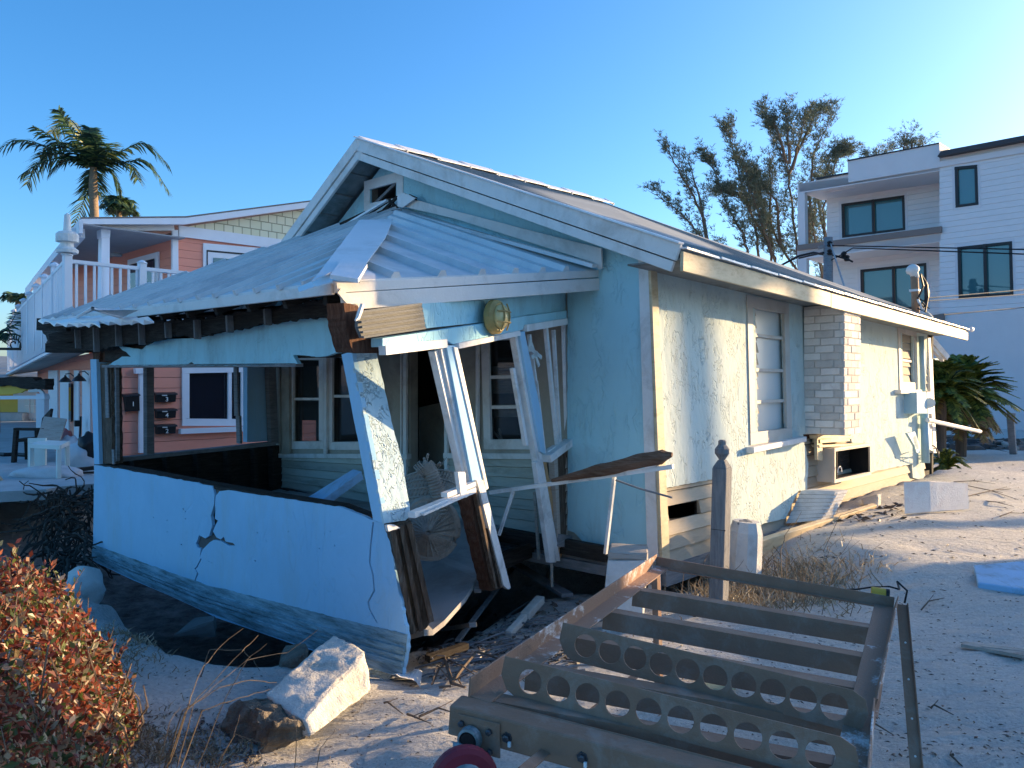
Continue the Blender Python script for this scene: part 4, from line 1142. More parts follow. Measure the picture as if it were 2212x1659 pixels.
# ---------------------------------------------------------------- utility pole and wires
pl_ = W(1789, 520, 23)
pole = thing('utility_pole', V((pl_.x, pl_.y, 0)), 'short grey utility pole with insulators before the white building', 'utility pole')
m = MB(); m.tube([V((pl_.x, pl_.y, 0)), pl_+Z*.1], [.17, .13], 10); m.build('post', 'grey_wood', pole, smooth=True)
m = MB(); m.bar(W(1768, 535, 23), W(1800, 528, 23), .08, .1); m.build('crossarm', 'grey_wood', pole)
for c in C3((1165, 885), (1165, 930), (1242, 942), (1258, 962)):
    m = MB(); p = W(c[0], c[1], 22.9); m.lathe(p-Z*.08, [(.06, 0), (.09, .05), (.06, .09), (.09, .13), (.04, .18)], 10); m.build('insulator', 'black_plastic', pole)
def wire(name, pts, Ys, label, r=.016, sag=.0):
    P = [W(p[0], p[1], y) for p, y in zip(pts, Ys)]
    out = []
    for i in range(len(P)-1):
        for j in range(8):
            t = j/8; q = lerp(P[i], P[i+1], t); out.append(q - Z*sag*4*t*(1-t))
    out.append(P[-1]); m = MB(); m.tube(out, r, 5)
    return tag(m.build(name, 'cable_black'), label, 'cable', 'overhead wires')
wire('overhead_wire', C3((1165, 892), (2212, 913), (2900, 905)), (22.9, 19, 17), 'overhead wire from the pole top across the upper big window', .018)
wire('overhead_wire', C3((900, 1000), (1000, 948), (1080, 930), (1160, 945)), (24, 24, 23.5, 22.9), 'thick cable drooping left of the utility pole', .035)
wire('overhead_wire', C3((1165, 975), (1230, 940), (1290, 905), (2212, 938)), (22.9, 22.8, 22.8, 19), 'looped wire right of the utility pole', .018)
wire('overhead_wire', C3((1000, 960), (1130, 930), (1260, 965), (1290, 980)), (24, 23, 22.8, 22.8), 'thick cable crossing the pole below its crossarm', .03)
wire('overhead_wire', C3((1690, 1175), (2212, 1130), (2900, 1090)), (11, 14, 16), 'upper wire running right from the roof mast', .008)
wire('overhead_wire', C3((1700, 1190), (2212, 1155), (2900, 1120)), (11, 14, 16), 'middle wire running right from the roof mast', .008)
wire('overhead_wire', C3((1780, 1265), (2212, 1225), (2900, 1180)), (13, 15, 16), 'lowest wire over the smooth white wall', .010)
m = MB(); a = W(*C3((1170, 880))[0], 22.9); b = W(*C3((1250, 1130))[0], 16); m.tube([a, b], .02, 5); tag(m.build('guy_wire', 'galvanised'), 'pale guy wire slanting down from the utility pole', 'cable')
# mast with weatherhead on the cottage roof
mp = W(*C3((1632, 1262))[0], 10.6)
mast = thing('service_mast', mp, 'rusty white electric service mast with round cap and dangling cables on the cottage roof', 'mast')
top = W(*C3((1622, 1050))[0], 10.6)
m = MB(); m.tube([mp-Z*.25, lerp(mp, top, .55), top], .05, 10); m.build('pipe', 'conduit_rust', mast, smooth=True)
m = MB(); m.lathe(top, [(.05, -.05), (.055, .02), (.085, .05), (.085, .09), (.06, .13), (.02, .15)], 14, V((-.35, 0, 1))); m.build('weatherhead', 'white_trim', mast, smooth=True)
m = MB(); m.bar(lerp(mp, top, .6)-U*.07, lerp(mp, top, .6)+U*.07, .12, .03); m.build('clamp', 'white_trim', mast)
m = MB()
for i, q in enumerate((((1655, 1045), (1685, 1090), (1700, 1150), (1690, 1200), (1650, 1180)), ((1655, 1050), (1670, 1110), (1640, 1180), (1680, 1240), (1718, 1275)), ((1690, 1170), (1665, 1200), (1700, 1230), (1650, 1215), (1640, 1170)), ((1690, 1100), (1695, 1170), (1680, 1250), (1640, 1230)))):
    m.tube([W(c[0], c[1], 10.5-.05*i) for c in C3(*q)], .014, 5)
m.build('drip_loop', 'cable_black', mast)
m = MB(); m.tube([W(c[0], c[1], 10.4) for c in C3((1640, 1180), (1660, 1230), (1700, 1260), (1722, 1285))], .018, 5); m.build('drip_loop', 'white_trim', mast)

# ---------------------------------------------------------------- pink house on the left
Cn = V((-6.75, 13.1, 0))
AL = R(-36.0); Ld = V((math.sin(AL), math.cos(AL), 0))
PFR = plane(Cn, U, Z)
pink = thing('pink_house', V((-8, 15, 0)), 'two storey pink clapboard house with white railed balcony and cream shingled gable', 'house')
w6 = C4((1200, 318), (1588, 312), (1588, 668), (1200, 668))
m = MB(); P = [Cn+Z*-.2, Cn+U*7-Z*.2, Cn+U*7+Z*2.2, Cn+Z*2.2]; m.plate3(P, -PFR[1]*.15, [[on(p, PFR) for p in w6]]); m.build('lower_wall', 'pink_lap', pink)
m = MB(); frame(m, grow(w6, 6), off(PFR, .03), .13, .05); 
for x in (1487,):
    a, b = C4((x, 318), (x, 668)); m.bar(on(a, off(PFR, .0)), on(b, off(PFR, .0)), .07, .05, PFR[1])
a, b = C4((1163, 722), (1592, 705)); m.bar(on(a, off(PFR, .06)), on(b, off(PFR, .06)), .12, .09)
wn6 = m.build('window', 'pink_trim', pink)
m = MB(); m.plate(w6, off(PFR, -.06), .01); m.build('pane', 'dark_glass', wn6)
m = MB(); m.plate(C4((905, 340), (942, 340), (942, 860), (905, 862)), off(PFR, .08), .07); m.plate(C4((878, 312), (960, 312), (955, 348), (882, 348)), off(PFR, .12), .1)
m.plate(C4((745, 312), (766, 312), (766, 905), (745, 905)), off(PFR, .05), .05); m.build('downspout', 'pink_trim', pink)
def mailbox(q, label, digit, tall=False):
    c = on(((q[0][0]+q[2][0])/2, (q[0][1]+q[2][1])/2), PFR)
    t = thing('mailbox', c, label, 'mailbox', 'black mailboxes on the pink wall')
    P = [on(p, off(PFR, .01)) for p in q]; o = PFR[1]*(.11 if not tall else .13)
    m = MB(); dn = Z*.03
    m.box8([P[3], P[2], P[2]+o*.8, P[3]+o*.8, P[0], P[1], P[1]+o, P[0]+o]); m.build('box', 'black_plastic', t, bevel=.01)
    m = MB(); e = U*.015; m.box8([P[0]-e-dn, P[1]+e-dn, P[1]+e+o*1.15-dn, P[0]-e+o*1.15-dn, P[0]-e+Z*.02, P[1]+e+Z*.02, P[1]+e+o*1.0, P[0]-e+o*1.0]); m.build('lid', 'black_plastic', t, bevel=.005)
    if not tall:
        m = MB(); a = lerp(P[0], P[1], .25)+o*1.02-Z*.035; b = lerp(P[0], P[1], .5)+o*1.02-Z*.035; m.bar(a+PFR[1]*.012, b+PFR[1]*.012, .006, .018); m.build('slot_plate', 'aluminium', t)
    cu = bpy.data.curves.new('number', 'FONT'); cu.body = digit; cu.size = .11; cu.align_x = 'CENTER'; cu.align_y = 'CENTER'; cu.extrude = .002; cu.offset = .001
    no = bpy.data.objects.new('number', cu); col.objects.link(no); cu.materials.append(M['aluminium'])
    ctr = sum(P, V())/4 + o*1.0 + PFR[1]*.006 - Z*(.03 if not tall else .02)
    me = bpy.data.meshes.new_from_object(no.evaluated_get(bpy.context.evaluated_depsgraph_get()))
    bpy.data.objects.remove(no); no = bpy.data.objects.new('number', me); col.objects.link(no)
    no.parent = t; no.location = ctr - c; xx = U; yy = Z; zz = xx.cross(yy)
    from mathutils import Matrix
    no.rotation_euler = Matrix((xx, yy, zz)).transposed().to_euler()
mailbox(C4((792, 486), (884, 480), (892, 588), (806, 594)), 'tall black mailbox left of the white downspout', '1', True)
mailbox(C4((998, 476), (1128, 474), (1126, 530), (1002, 534)), 'black wall mailbox, topmost of the three in a column', '3')
mailbox(C4((1000, 580), (1128, 577), (1126, 633), (1003, 637)), 'black wall mailbox in the middle of the column', '4')
mailbox(C4((1002, 682), (1127, 679), (1125, 734), (1005, 739)), 'black wall mailbox, lowest of the three in a column', '2')
# left wing wall below the balcony
LWP = plane(Cn, Ld, Z)
m = MB(); m.plate3([Cn-Z*.2, Cn+Ld*15-Z*.2, Cn+Ld*15+Z*2.2, Cn+Z*2.2], -LWP[1]*.15); m.build('wing_wall', 'pink_lap', pink)
m = MB()
for x0, x1 in ((555, 660), (690, 790), (850, 905), (945, 1035)):
    q = [(D1((x0, 0))[0][0], 800), (D1((x1, 0))[0][0], 800), (D1((x1, 0))[0][0], 985), (D1((x0, 0))[0][0], 985)]
    m.plate(q, off(LWP, .03), .03)
m.build('white_panel', 'pink_trim', pink)
m = MB(); m.plate(D1((790, 1340), (818, 1340), (818, 2790), (790, 2790)) if False else [(148, 828), (153, 828), (153, 911), (148, 911)], off(LWP, .05), .02); m.build('dark_pane', 'dark_glass', pink)
for x, y in ((183, 815), (152, 818)):
    m = MB(); c = on((x, y), off(LWP, .1)); m.tube([c-LWP[1]*.1+Z*.02, c+Z*.12, c+LWP[1]*.1+Z*.1], .012, 5); m.lathe(c+LWP[1]*.1-Z*.08, [(.14, 0), (.10, .06), (.03, .12), (.02, .16)], 12); m.build('wall_sconce', 'bolt_steel', pink)
m = MB(); q = [on(p, off(LWP, .15)) for p in D2((930, 190), (925, 380), (905, 560), (880, 600), (900, 640), (925, 590))]; m.tube(q, .02, 6); c = on(D2((890, 270))[0], off(LWP, .2)); m.box(c, Ld*.08, LWP[1]*.05, Z*.06); m.build('hose', 'cable_black', pink)
# balcony deck and rails
Dn = V((-7.26, 12.56, 0)); zt = 1.65+1.98; zd = zt-.98
m = MB(); e1 = Dn+Ld*17
und = [V((Dn.x, Dn.y, 1.65+.56)), V((Cn.x, Cn.y, 1.65+.66))+Ld*.3, V((Cn.x, Cn.y, 1.65+.3))+Ld*15, V((e1.x, e1.y, 1.65+.16))]
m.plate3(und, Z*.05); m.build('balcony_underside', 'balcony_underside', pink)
m = MB(); ef = Dn+U*6
m.plate3([V((Dn.x, Dn.y, zd)), V((ef.x, ef.y, zd)), V((ef.x, ef.y, zd))+V((-3, 3.2, 0)), V((e1.x, e1.y, zd))], V((0, 0, -.12))); m.build('balcony_deck', 'pink_trim', pink)
m = MB(); m.bar(Dn+Z*(zt-.03), ef+Z*(zt-.03), .09, .06); m.bar(Dn+Z*(zd+.1), ef+Z*(zd+.1), .05, .08); m.build('front_rail', 'vinyl_white', pink, bevel=.004)
m = MB(); m.bar(Dn+Z*(zt-.03), e1+Z*(zt-.03), .09, .06)
m.bar(Dn+Z*(zd+.05), e1+Z*(zd+.05), .05, .1); m.bar(V((Dn.x, Dn.y, 1.65+.60)), V((e1.x, e1.y, 1.65+.22)), .08, .06); m.build('side_rail', 'vinyl_white', pink, bevel=.004)
for i in range(1, 30):
    k = i*.137
    if abs(k-1.18) < .05: continue
    m = MB(); m.bar(Dn+U*k+Z*(zd+.1), Dn+U*k+Z*(zt-.05), .036, .036, U); m.build('baluster', 'vinyl_white', pink)
for i in range(1, 64):
    k = i*.26
    m = MB(); m.bar(Dn+Ld*k+Z*(zd-.35-.02*k), Dn+Ld*k+Z*(zt-.05), .08, .11, Ld); m.build('picket', 'vinyl_white', pink)
for k in (0, 1.18, 3.1):
    m = MB(); p = Dn+U*k; m.bar(p+Z*(zd-.35), p+Z*(zt+.06), .12, .12, U); m.lathe(p+Z*(zt+.06), [(.09, 0), (.09, .02), (.02, .06)], 8); m.build('newel', 'vinyl_white', pink, bevel=.005)
for i in range(1, 8):
    p = Dn+Ld*(i*1.9); m = MB(); m.bar(p+Z*(zd-.35), p+Z*(zt+.10), .12, .12, Ld); m.lathe(p+Z*(zt+.10), [(.10, 0), (.11, .03), (.02, .09)], 8); m.build('newel', 'vinyl_white', pink, bevel=.005)
m = MB(); p = Dn+Z*(zt+.1); m.lathe(p, [(.16, 0), (.17, .05), (.10, .10), (.09, .17), (.17, .18), (.17, .30), (.13, .34), (.06, .36), (.045, .62), (.0, .66)], 14); m.build('post_lantern', 'white_trim', pink, smooth=False)
# upper storey
RC = W(177, 478, 16.3)
UPF = plane(RC, U, Z)
uo = off(UPF, -.35)
m = MB(); m.plate(C1((1120, 905), (1158, 900), (2300, 960), (2300, 1500), (1120, 1500)), uo, .15); m.build('upper_wall', 'pink_lap', pink)
m = MB(); m.plate(C1((1150, 885), (1230, 860), (2030, 745), (2400, 700), (2400, 1100), (1830, 985)), off(uo, .02), .1); m.build('gable_shingles', 'shingle_wall', pink)
m = MB(); a, b = C1((1158, 892), (1830, 980)); m.bar(on(a, off(uo, .05)), on(b, off(uo, .05)), .26, .05, UPF[1])
m.plate(C1((1118, 885), (1155, 885), (1158, 1240), (1118, 1240)), off(uo, .06), .08); m.build('trim_board', 'pink_trim', pink)
m = MB(); m.plate(C1((660, 885), (712, 885), (708, 1390), (652, 1390)), off(uo, .1), .2); m.plate(C1((657, 880), (716, 880), (713, 935), (658, 935)), off(uo, .14), .27); m.build('porch_post', 'vinyl_white', pink)
m = MB(); m.plate(C1((1318, 970), (1900, 1020), (1900, 1400), (1318, 1200)), off(uo, .03), .03); m.build('door_surround', 'pink_trim', pink)
m = MB(); m.plate(C1((1345, 1015), (1850, 1060), (1850, 1070), (1345, 1026)), off(uo, .04), .02); m.plate(C1((1340, 1015), (1347, 1015), (1347, 1200), (1340, 1200)), off(uo, .04), .02); m.build('door_gap', 'window_black', pink)
m = MB(); m.plate(C1((1385, 1065), (1565, 1080), (1565, 1200), (1385, 1200)), off(uo, .05), .02); m.build('pane', 'teal_glass', pink)
m = MB(); m.plate(C1((525, 812), (1205, 805), (2020, 700), (2400, 655), (2400, 690), (2010, 738), (1200, 848), (535, 848)), UPF, .15); rfp = m.build('roof_fascia', 'pink_trim', pink)
m = MB(); P = [on(p, UPF) for p in C1((525, 808), (1205, 801), (2020, 697), (2400, 652))]; 
for a, b in zip(P, P[1:]): m.plate3([a+Z*.02, b+Z*.02, b+Z*.02+Ld*12, a+Z*.02+Ld*12], V((0, 0, -.04)))
m.build('roof_sheet', 'slab_edge_brown', pink)
m = MB(); a = P[0]; b = a + Ld*15; m.bar(a-Z*.18, b-Z*.18, .08, .28); m.build('roof_fascia', 'pink_trim', pink)
m = MB(); c0 = on(C1((530, 850))[0], UPF); c1 = on(C1((1200, 850))[0], UPF); cz = c0.z-.0
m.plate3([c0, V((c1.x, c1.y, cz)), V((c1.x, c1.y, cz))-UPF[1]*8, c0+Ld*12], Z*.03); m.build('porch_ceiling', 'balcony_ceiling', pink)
m = MB(); a = on(C1((700, 885))[0], off(uo, .0)); m.bar(c0-Z*.10+Ld*.5, c0-Z*.1+Ld*11, .25, .2); m.bar(on(C1((655, 872))[0], uo), on(C1((1120, 872))[0], uo), .15, .14); m.build('porch_beam', 'pink_trim', pink)
c = on(C1((1118, 900))[0], uo); zb = zd
m = MB(); iw = -UPF[1]
m.plate3([V((c.x, c.y, zb)), V((c.x, c.y, zb))+iw*8, c+iw*8, c], U*.1); m.build('inner_wall', 'pink_lap', pink)
m = MB()
for k0, k1, z0, z1, nm, mt_ in ((.7, 2.6, .2, 2.1, 'inner_door_frame', 'pink_trim'),):
    m.plate3([V((c.x, c.y, zb+z0))+iw*k0-U*.01, V((c.x, c.y, zb+z0))+iw*k1-U*.01, V((c.x, c.y, zb+z1))+iw*k1-U*.01, V((c.x, c.y, zb+z1))+iw*k0-U*.01], -U*.03)
idf = m.build('inner_door_frame', 'pink_trim', pink)
m = MB(); m.plate3([V((c.x, c.y, zb+.3))+iw*.9-U*.05, V((c.x, c.y, zb+.3))+iw*2.4-U*.05, V((c.x, c.y, zb+1.95))+iw*2.4-U*.05, V((c.x, c.y, zb+1.95))+iw*.9-U*.05], -U*.02); m.build('pane', 'dark_glass', idf)
for q in C1((790, 905), (755, 1055)):
    m = MB(); p = on(q, off(UPF, -2.5)); m.lathe(p, [(.12, 0), (.14, .04), (.10, .08)], 12); m.build('ceiling_light', 'balcony_underside', pink)

# ---------------------------------------------------------------- yellow house far left
Yp = W(60, 880, 26)
YP = plane(Yp, V((.97, -.2, 0)).normalized(), Z)
yel = thing('yellow_house', V((Yp.x, Yp.y, 0)), 'sunlit yellow house with a white panelled door behind the terrace', 'house')
m = MB(); m.plate([(-120, 836), (93, 838), (93, 985), (-120, 985)], YP, .3); m.build('wall', 'yellow_wall', yel)
m = MB(); m.plate(D2((205, -60), (500, -60), (500, 480), (205, 480)), off(YP, .04), .03); m.plate(D1((150, 1440), (500, 1420), (500, 1500), (150, 1520)), off(YP, .06), .05); m.build('door_frame', 'door_white', yel)
m = MB(); m.plate(D2((262, -80), (468, -80), (468, 440), (262, 440)), off(YP, .07), .03); d_ = m.build('door', 'door_white', yel)
m = MB(); m.plate(D2((285, -30), (450, -30), (450, 148), (285, 148)), off(YP, .09), .01); m.build('pane', 'frosted_glass', d_)
m = MB()
for x in (340, 395):
    a, b = D2((x, -30), (x, 148)); m.bar(on(a, off(YP, .10)), on(b, off(YP, .10)), .03, .02, YP[1])
a, b = D2((285, 65), (450, 65)); m.bar(on(a, off(YP, .10)), on(b, off(YP, .10)), .03, .02, YP[1]); m.build('muntin', 'door_white', d_)
m = MB()
for x in (275, 305, 345, 375, 410, 440):
    a, b = D2((x, 215), (x, 310)); m.bar(on(a, off(YP, .085)), on(b, off(YP, .085)), .03, .02, YP[1])
m.build('door_moulding', 'sleeve_beige', d_)
m = MB(); m.plate([(-120, 828), (95, 830), (95, 838), (-120, 837)], off(YP, 1.0), .9); m.plate3([W(-150, 830, 24.5), W(95, 832, 24.3), W(60, 776, 33), W(-150, 770, 33)], Z*.1); m.build('roof', 'roof_metal', yel)
m = MB(); p = on(D2((120, 400))[0], off(YP, .2)); m.box(p, V((.6, 0, 0)), V((0, .3, 0)), Z*.75); m.build('utility_cabinet', 'concrete_slab', yel, bevel=.03)
# wrecked canopy before the terrace
cy = W(40, 845, 17)
can = thing('wrecked_canopy', V((cy.x, cy.y, 0)), 'torn dark and yellow canopy sagging over the terrace at the left edge', 'canopy')
cpl = plane(cy, V((.97, -.2, 0)).normalized(), Z)
m = MB(); m.plate(jag(D1((-60, 1278), (370, 1275), (410, 1320), (520, 1290), (515, 1420), (400, 1400), (300, 1410), (120, 1370), (-60, 1375)), 1.5, 6), cpl, .25); m.build('torn_roofing', 'dark_wood', can)
m = MB(); m.plate(jag(D1((-60, 1375), (120, 1372), (320, 1405), (240, 1455), (100, 1470), (-60, 1470)), .8, 6), off(cpl, -.1), .05); m.build('yellow_sheet', 'yellow_wall', can)
m = MB(); m.plate(D1((-60, 1490), (510, 1485), (515, 1525), (-60, 1530)), cpl, .15); m.build('white_beam', 'pink_trim', can)
m = MB(); m.plate(jag(D1((320, 1420), (455, 1400), (500, 1450), (500, 1500), (440, 1440), (330, 1450)), .5, 6), off(cpl, -.05), .05); m.build('broken_trim', 'door_white', can)
m = MB(); m.bar(W(92, 985, 17), W(92, 850, 17), .18, .18); m.build('canopy_post', 'pink_trim', can); m = MB(); m.bar(W(-25, 985, 17.4), W(-25, 850, 17.4), .18, .18); m.build('canopy_post', 'pink_trim', can)
# scrolled bracket arm
m = MB(); br = thing('scroll_bracket', W(0, 754, 15), 'black scrolled iron bracket arm at the left edge', 'bracket')
m.bar(W(-60, 753, 15), W(44, 754, 15), .05, .05); m.build('arm', 'cable_black', br)
m = MB(); pts = [W(*D1((165+a_*math.cos(t), 890-a_*math.sin(t)))[0], 15) for t, a_ in [(.0+i*.45, 8+i*5.0) for i in range(12)]]; pts2 = [W(*c, 15) for c in D1((90, 850), (140, 830), (200, 840), (235, 880), (240, 940))]
m.tube(pts, .015, 5); m.tube(pts2, .015, 5); m.build('scroll', 'cable_black', br)

# ---------------------------------------------------------------- palms and trees
def frond(mb, rach, pts, leaf=.5, w_=.03, n=26, droop=.35, up=V((0, 0, 1))):
    # resample the rachis, emit a pair of leaflets at every step
    P = []
    m_ = len(pts)
    def cat(t):
        t *= (m_-1); i = min(int(t), m_-2); u = t-i
        p0 = pts[max(i-1, 0)]; p1 = pts[i]; p2 = pts[i+1]; p3 = pts[min(i+2, m_-1)]
        return .5*((2*p1)+(p2-p0)*u+(2*p0-5*p1+4*p2-p3)*u*u+(3*p1-p0-3*p2+p3)*u**3)
    P = [cat(i/n) for i in range(n+1)]
    rach.tube(P, [.025*(1-.8*i/n) for i in range(n+1)], 4)
    for i in range(2, n+1):
        d = (P[i]-P[i-1]).normalized(); side = d.cross(up)
        if side.length < .1: side = d.cross(V((1, .3, 0)))
        side.normalize(); L = leaf*(.45+.55*math.sin(math.pi*min(1, (i/n)*.85+.1)))
        for s_ in (-1, 1):
            tip = P[i] + side*s_*L*random.uniform(.7, 1) + d*L*random.uniform(.35, .7) - Z*L*droop*random.uniform(.6, 1.6)
            mid = (P[i]+tip)/2 + Z*L*.08
            wv = d*w_/2
            k = len(mb.v); mb.v += [P[i]-wv, P[i]+wv, mid+wv*1.2, mid-wv*1.2, tip]
            mb.f += [(k, k+1, k+2, k+3), (k+3, k+2, k+4)]
def pxpalm(name, label, Y, center, fr, trunk, leaf=.55, grp='palms behind the left houses', ypal=(), cap=26, w_=.035, depth=1.3, rnd=0, rl=(60, 90)):
    c = W(center[0], center[1], Y)
    t = thing(name, V((W(trunk[0][0], trunk[0][1], Y).x, Y, 0)), label, 'palm tree', grp)
    tp = [W(p[0], p[1], Y) for p in trunk]; tp = [V((tp[0].x, Y, 0))] + tp + [c]
    m = MB(); m.tube(tp, [.16]+[.13]*(len(tp)-2)+[.10], 10); m.build('trunk', 'palm_bark', t, smooth=True)
    mb, rb, yb = MB(), MB(), MB()
    for i, f in enumerate(fr):
        dz = random.uniform(-1, 1)*depth
        if len(f) == 2: a = P2(center, f[0], .5); pts = [center, f[0], f[1]]
        else: pts = [center]+list(f)
        n_ = len(pts)-1
        P = [W(p[0], p[1], Y) + V((0, dz*j/n_, 0)) for j, p in enumerate(pts)]
        frond(yb if i in ypal else mb, rb, P, leaf, w_, cap)
    for i in range(rnd):
        a = random.uniform(0, 2*math.pi); r1 = random.uniform(*rl)*Y/F; el = random.uniform(-.3, .9)
        P = [c, c+V((math.cos(a)*r1*.55, math.sin(a)*r1*.55, r1*(.25+el*.4))), c+V((math.cos(a)*r1, math.sin(a)*r1, r1*(.1+el*.3)-r1*.15))]
        frond(mb, rb, P, leaf*.8, w_, cap)
    mb.build('fronds', 'palm_leaves', t, fix=False); rb.build('frond_stalks', 'palm_leaves', t)
    if ypal: yb.build('yellow_frond', 'yellow_palm_leaves', t, fix=False)
pxpalm('palm_tree', 'tall coconut palm with drooping fronds above the pink house roof', 24, (202, 362), [
    C1((380, 380), (210, 350), (70, 480)), C1((430, 400), (280, 400), (160, 580)), C1((500, 230), (400, 150), (310, 240)), C1((600, 360), (605, 260)),
    C1((760, 360), (880, 290), (1010, 410)), C1((800, 440), (930, 430), (1060, 610)), C1((690, 480), (745, 610)), C1((540, 520), (470, 590)), C1((590, 560), (520, 700), (445, 870)),
    C1((680, 380), (700, 330)), C1((500, 380), (380, 300)), C1((470, 330), (330, 330), (240, 400)), C1((720, 430), (850, 470), (900, 560)), C1((480, 420), (400, 520)), C1((530, 300), (480, 170)), C1((620, 420), (650, 340)), C1((520, 430), (350, 470), (250, 560)), C1((700, 400), (800, 400)), C1((560, 300), (540, 200))],
    [(204, 470), (201, 400)], leaf=.62, ypal=(2, 3), w_=.05, cap=34)
pxpalm('palm_tree', 'dark round palm crown peeking over the pink house roof', 30, (257, 452), [], [(257, 500)], leaf=.5, rnd=34, rl=(26, 42), w_=.08, cap=10, depth=.5)
pxpalm('palm_tree', 'small palm with brown skirt behind the left balcony rail', 34, (38, 648), [], [(42, 720)], leaf=.5, rnd=26, rl=(22, 34), w_=.07, cap=10)
pxpalm('palm_tree', 'drooping palm fronds cut off by the left picture edge', 20, (-12, 730), [[(5, 700), (22, 680)], [(10, 720), (20, 760)], [(2, 700), (0, 670)]], [(-14, 800)], leaf=.4, rnd=6, rl=(30, 45), cap=16)

def casuarina(label, Y, stems, dens=1.0, roots=None, grp='feathery pines behind the cottage roof', r0=.085, name='pine_tree'):
    base = W(*C3(stems[0][0])[0], Y)
    t = thing(name, V((base.x, Y, 0)), label, 'pine tree', grp)
    mt, ml = MB(), MB()
    for si, st in enumerate(stems):
        st = list(st); st[-1] = (st[-1][0], st[-1][1]+50); px = C3(*st); Yo = Y + random.uniform(-1.2, 1.2)
        P = [W(p[0], p[1], Yo if i else (Y+Yo)/2) for i, p in enumerate(px)]
        if si == 0 or st[0][1] > 900: P = [V((lerp(P[0], base, .6).x, Y, 0))] + P
        Q_ = []
        for i in range(len(P)-1):
            for j in range(5): Q_.append(lerp(P[i], P[i+1], j/5) + V((random.uniform(-.04, .04), 0, random.uniform(-.04, .04))))
        Q_.append(P[-1]); n_ = len(Q_)
        mt.tube(Q_, [max(.015, r0*(1-i/n_)**.8) for i in range(n_)], 6)
        for i in range(int(n_*.25), n_):
            fr = i/n_
            for _ in range(max(1, int(4.6*dens))):
                d = (Q_[min(i+1, n_-1)]-Q_[i-1]).normalized()
                L = random.uniform(.5, 1.25)*(1.15-.55*fr)
                out = V((random.uniform(-1, 1), random.uniform(-1, 1), random.uniform(-.1, .5))).normalized()
                tip = Q_[i]+(d*.9+out*.8+Z*.35)*L*.8
                mid = (Q_[i]+tip)/2 - Z*.08*L
                mt.tube([Q_[i], mid, tip], [.012, .007, .003], 4, False)
                for q in range(int(13*dens)):
                    f = random.uniform(.25, 1.0); b = lerp(Q_[i], tip, f) + V((random.uniform(-.18, .18), random.uniform(-.18, .18), random.uniform(-.15, .2)))
                    a = random.uniform(-.9, .9)
                    for h in range(5):
                        v = (d*.5+V((random.uniform(-1, 1)-.25, random.uniform(-.8, .8), random.uniform(-.35, .8)))).normalized()*random.uniform(.12, .34)
                        w_ = v.cross(V((0, 1, 0))).normalized()*.0085
                        k = len(ml.v); bend = b+v*.6+Z*.02; tp = b+v-Z*.05
                        ml.v += [b-w_, b+w_, bend+w_, bend-w_, tp]; ml.f += [(k, k+1, k+2, k+3), (k+3, k+2, k+4)]
    mt.build('trunk', 'bark', t); ml.build('crown', 'casuarina_needles', t, fix=False)
casuarina('slender feathery pine leaning left, leftmost of the group', 38, [
    [(630, 920), (500, 880), (420, 780), (330, 690), (210, 560)], [(510, 880), (490, 760), (420, 600), (330, 450), (290, 320)], [(500, 860), (460, 620), (410, 400)]], .62)
casuarina('dense dark feathery pine in the middle of the group', 40, [
    [(790, 980), (760, 760), (680, 520), (640, 340), (610, 220)], [(730, 960), (700, 830), (620, 700), (540, 480), (500, 380)], [(880, 1000), (800, 780), (740, 600), (700, 380)],
    [(870, 960), (700, 640), (600, 560)], [(1000, 1040), (900, 900), (810, 700), (740, 560), (720, 440)], [(840, 900), (850, 600), (840, 420)], [(850, 950), (780, 700), (650, 600), (560, 560)], [(860, 900), (800, 640), (780, 470)], [(900, 900), (880, 650), (790, 520)]], .85)
casuarina('tallest feathery pine of the group', 38, [
    [(1000, 1030), (985, 850), (950, 600), (935, 450), (850, 300), (800, 110)], [(945, 500), (1010, 350), (1080, 200), (1130, 130)], [(950, 450), (940, 300), (930, 140)], [(960, 480), (1010, 300), (1030, 160)],
    [(1050, 850), (1060, 600), (1080, 400), (1160, 170)], [(1130, 1080), (1070, 800), (1090, 640), (1100, 500)], [(935, 450), (880, 260), (860, 200)]], .72)
casuarina('feathery pine half hidden by the white balconies', 40, [
    [(1150, 1050), (1130, 700), (1200, 420), (1270, 350)], [(1150, 900), (1100, 640), (1170, 430), (1210, 350)], [(1120, 1000), (1060, 900), (1050, 700)]], .9)
casuarina('round feathery treetop showing over the white parapet', 46, [
    [(1600, 600), (1590, 400), (1560, 290)], [(1600, 500), (1630, 380), (1670, 300)], [(1600, 480), (1560, 360), (1500, 330)], [(1600, 430), (1610, 320), (1600, 285)]], .5)
casuarina('tiny feathery treetop left of the white parapet top', 46, [
    [(1400, 700), (1400, 430), (1380, 370)], [(1400, 470), (1430, 380)]], .6)

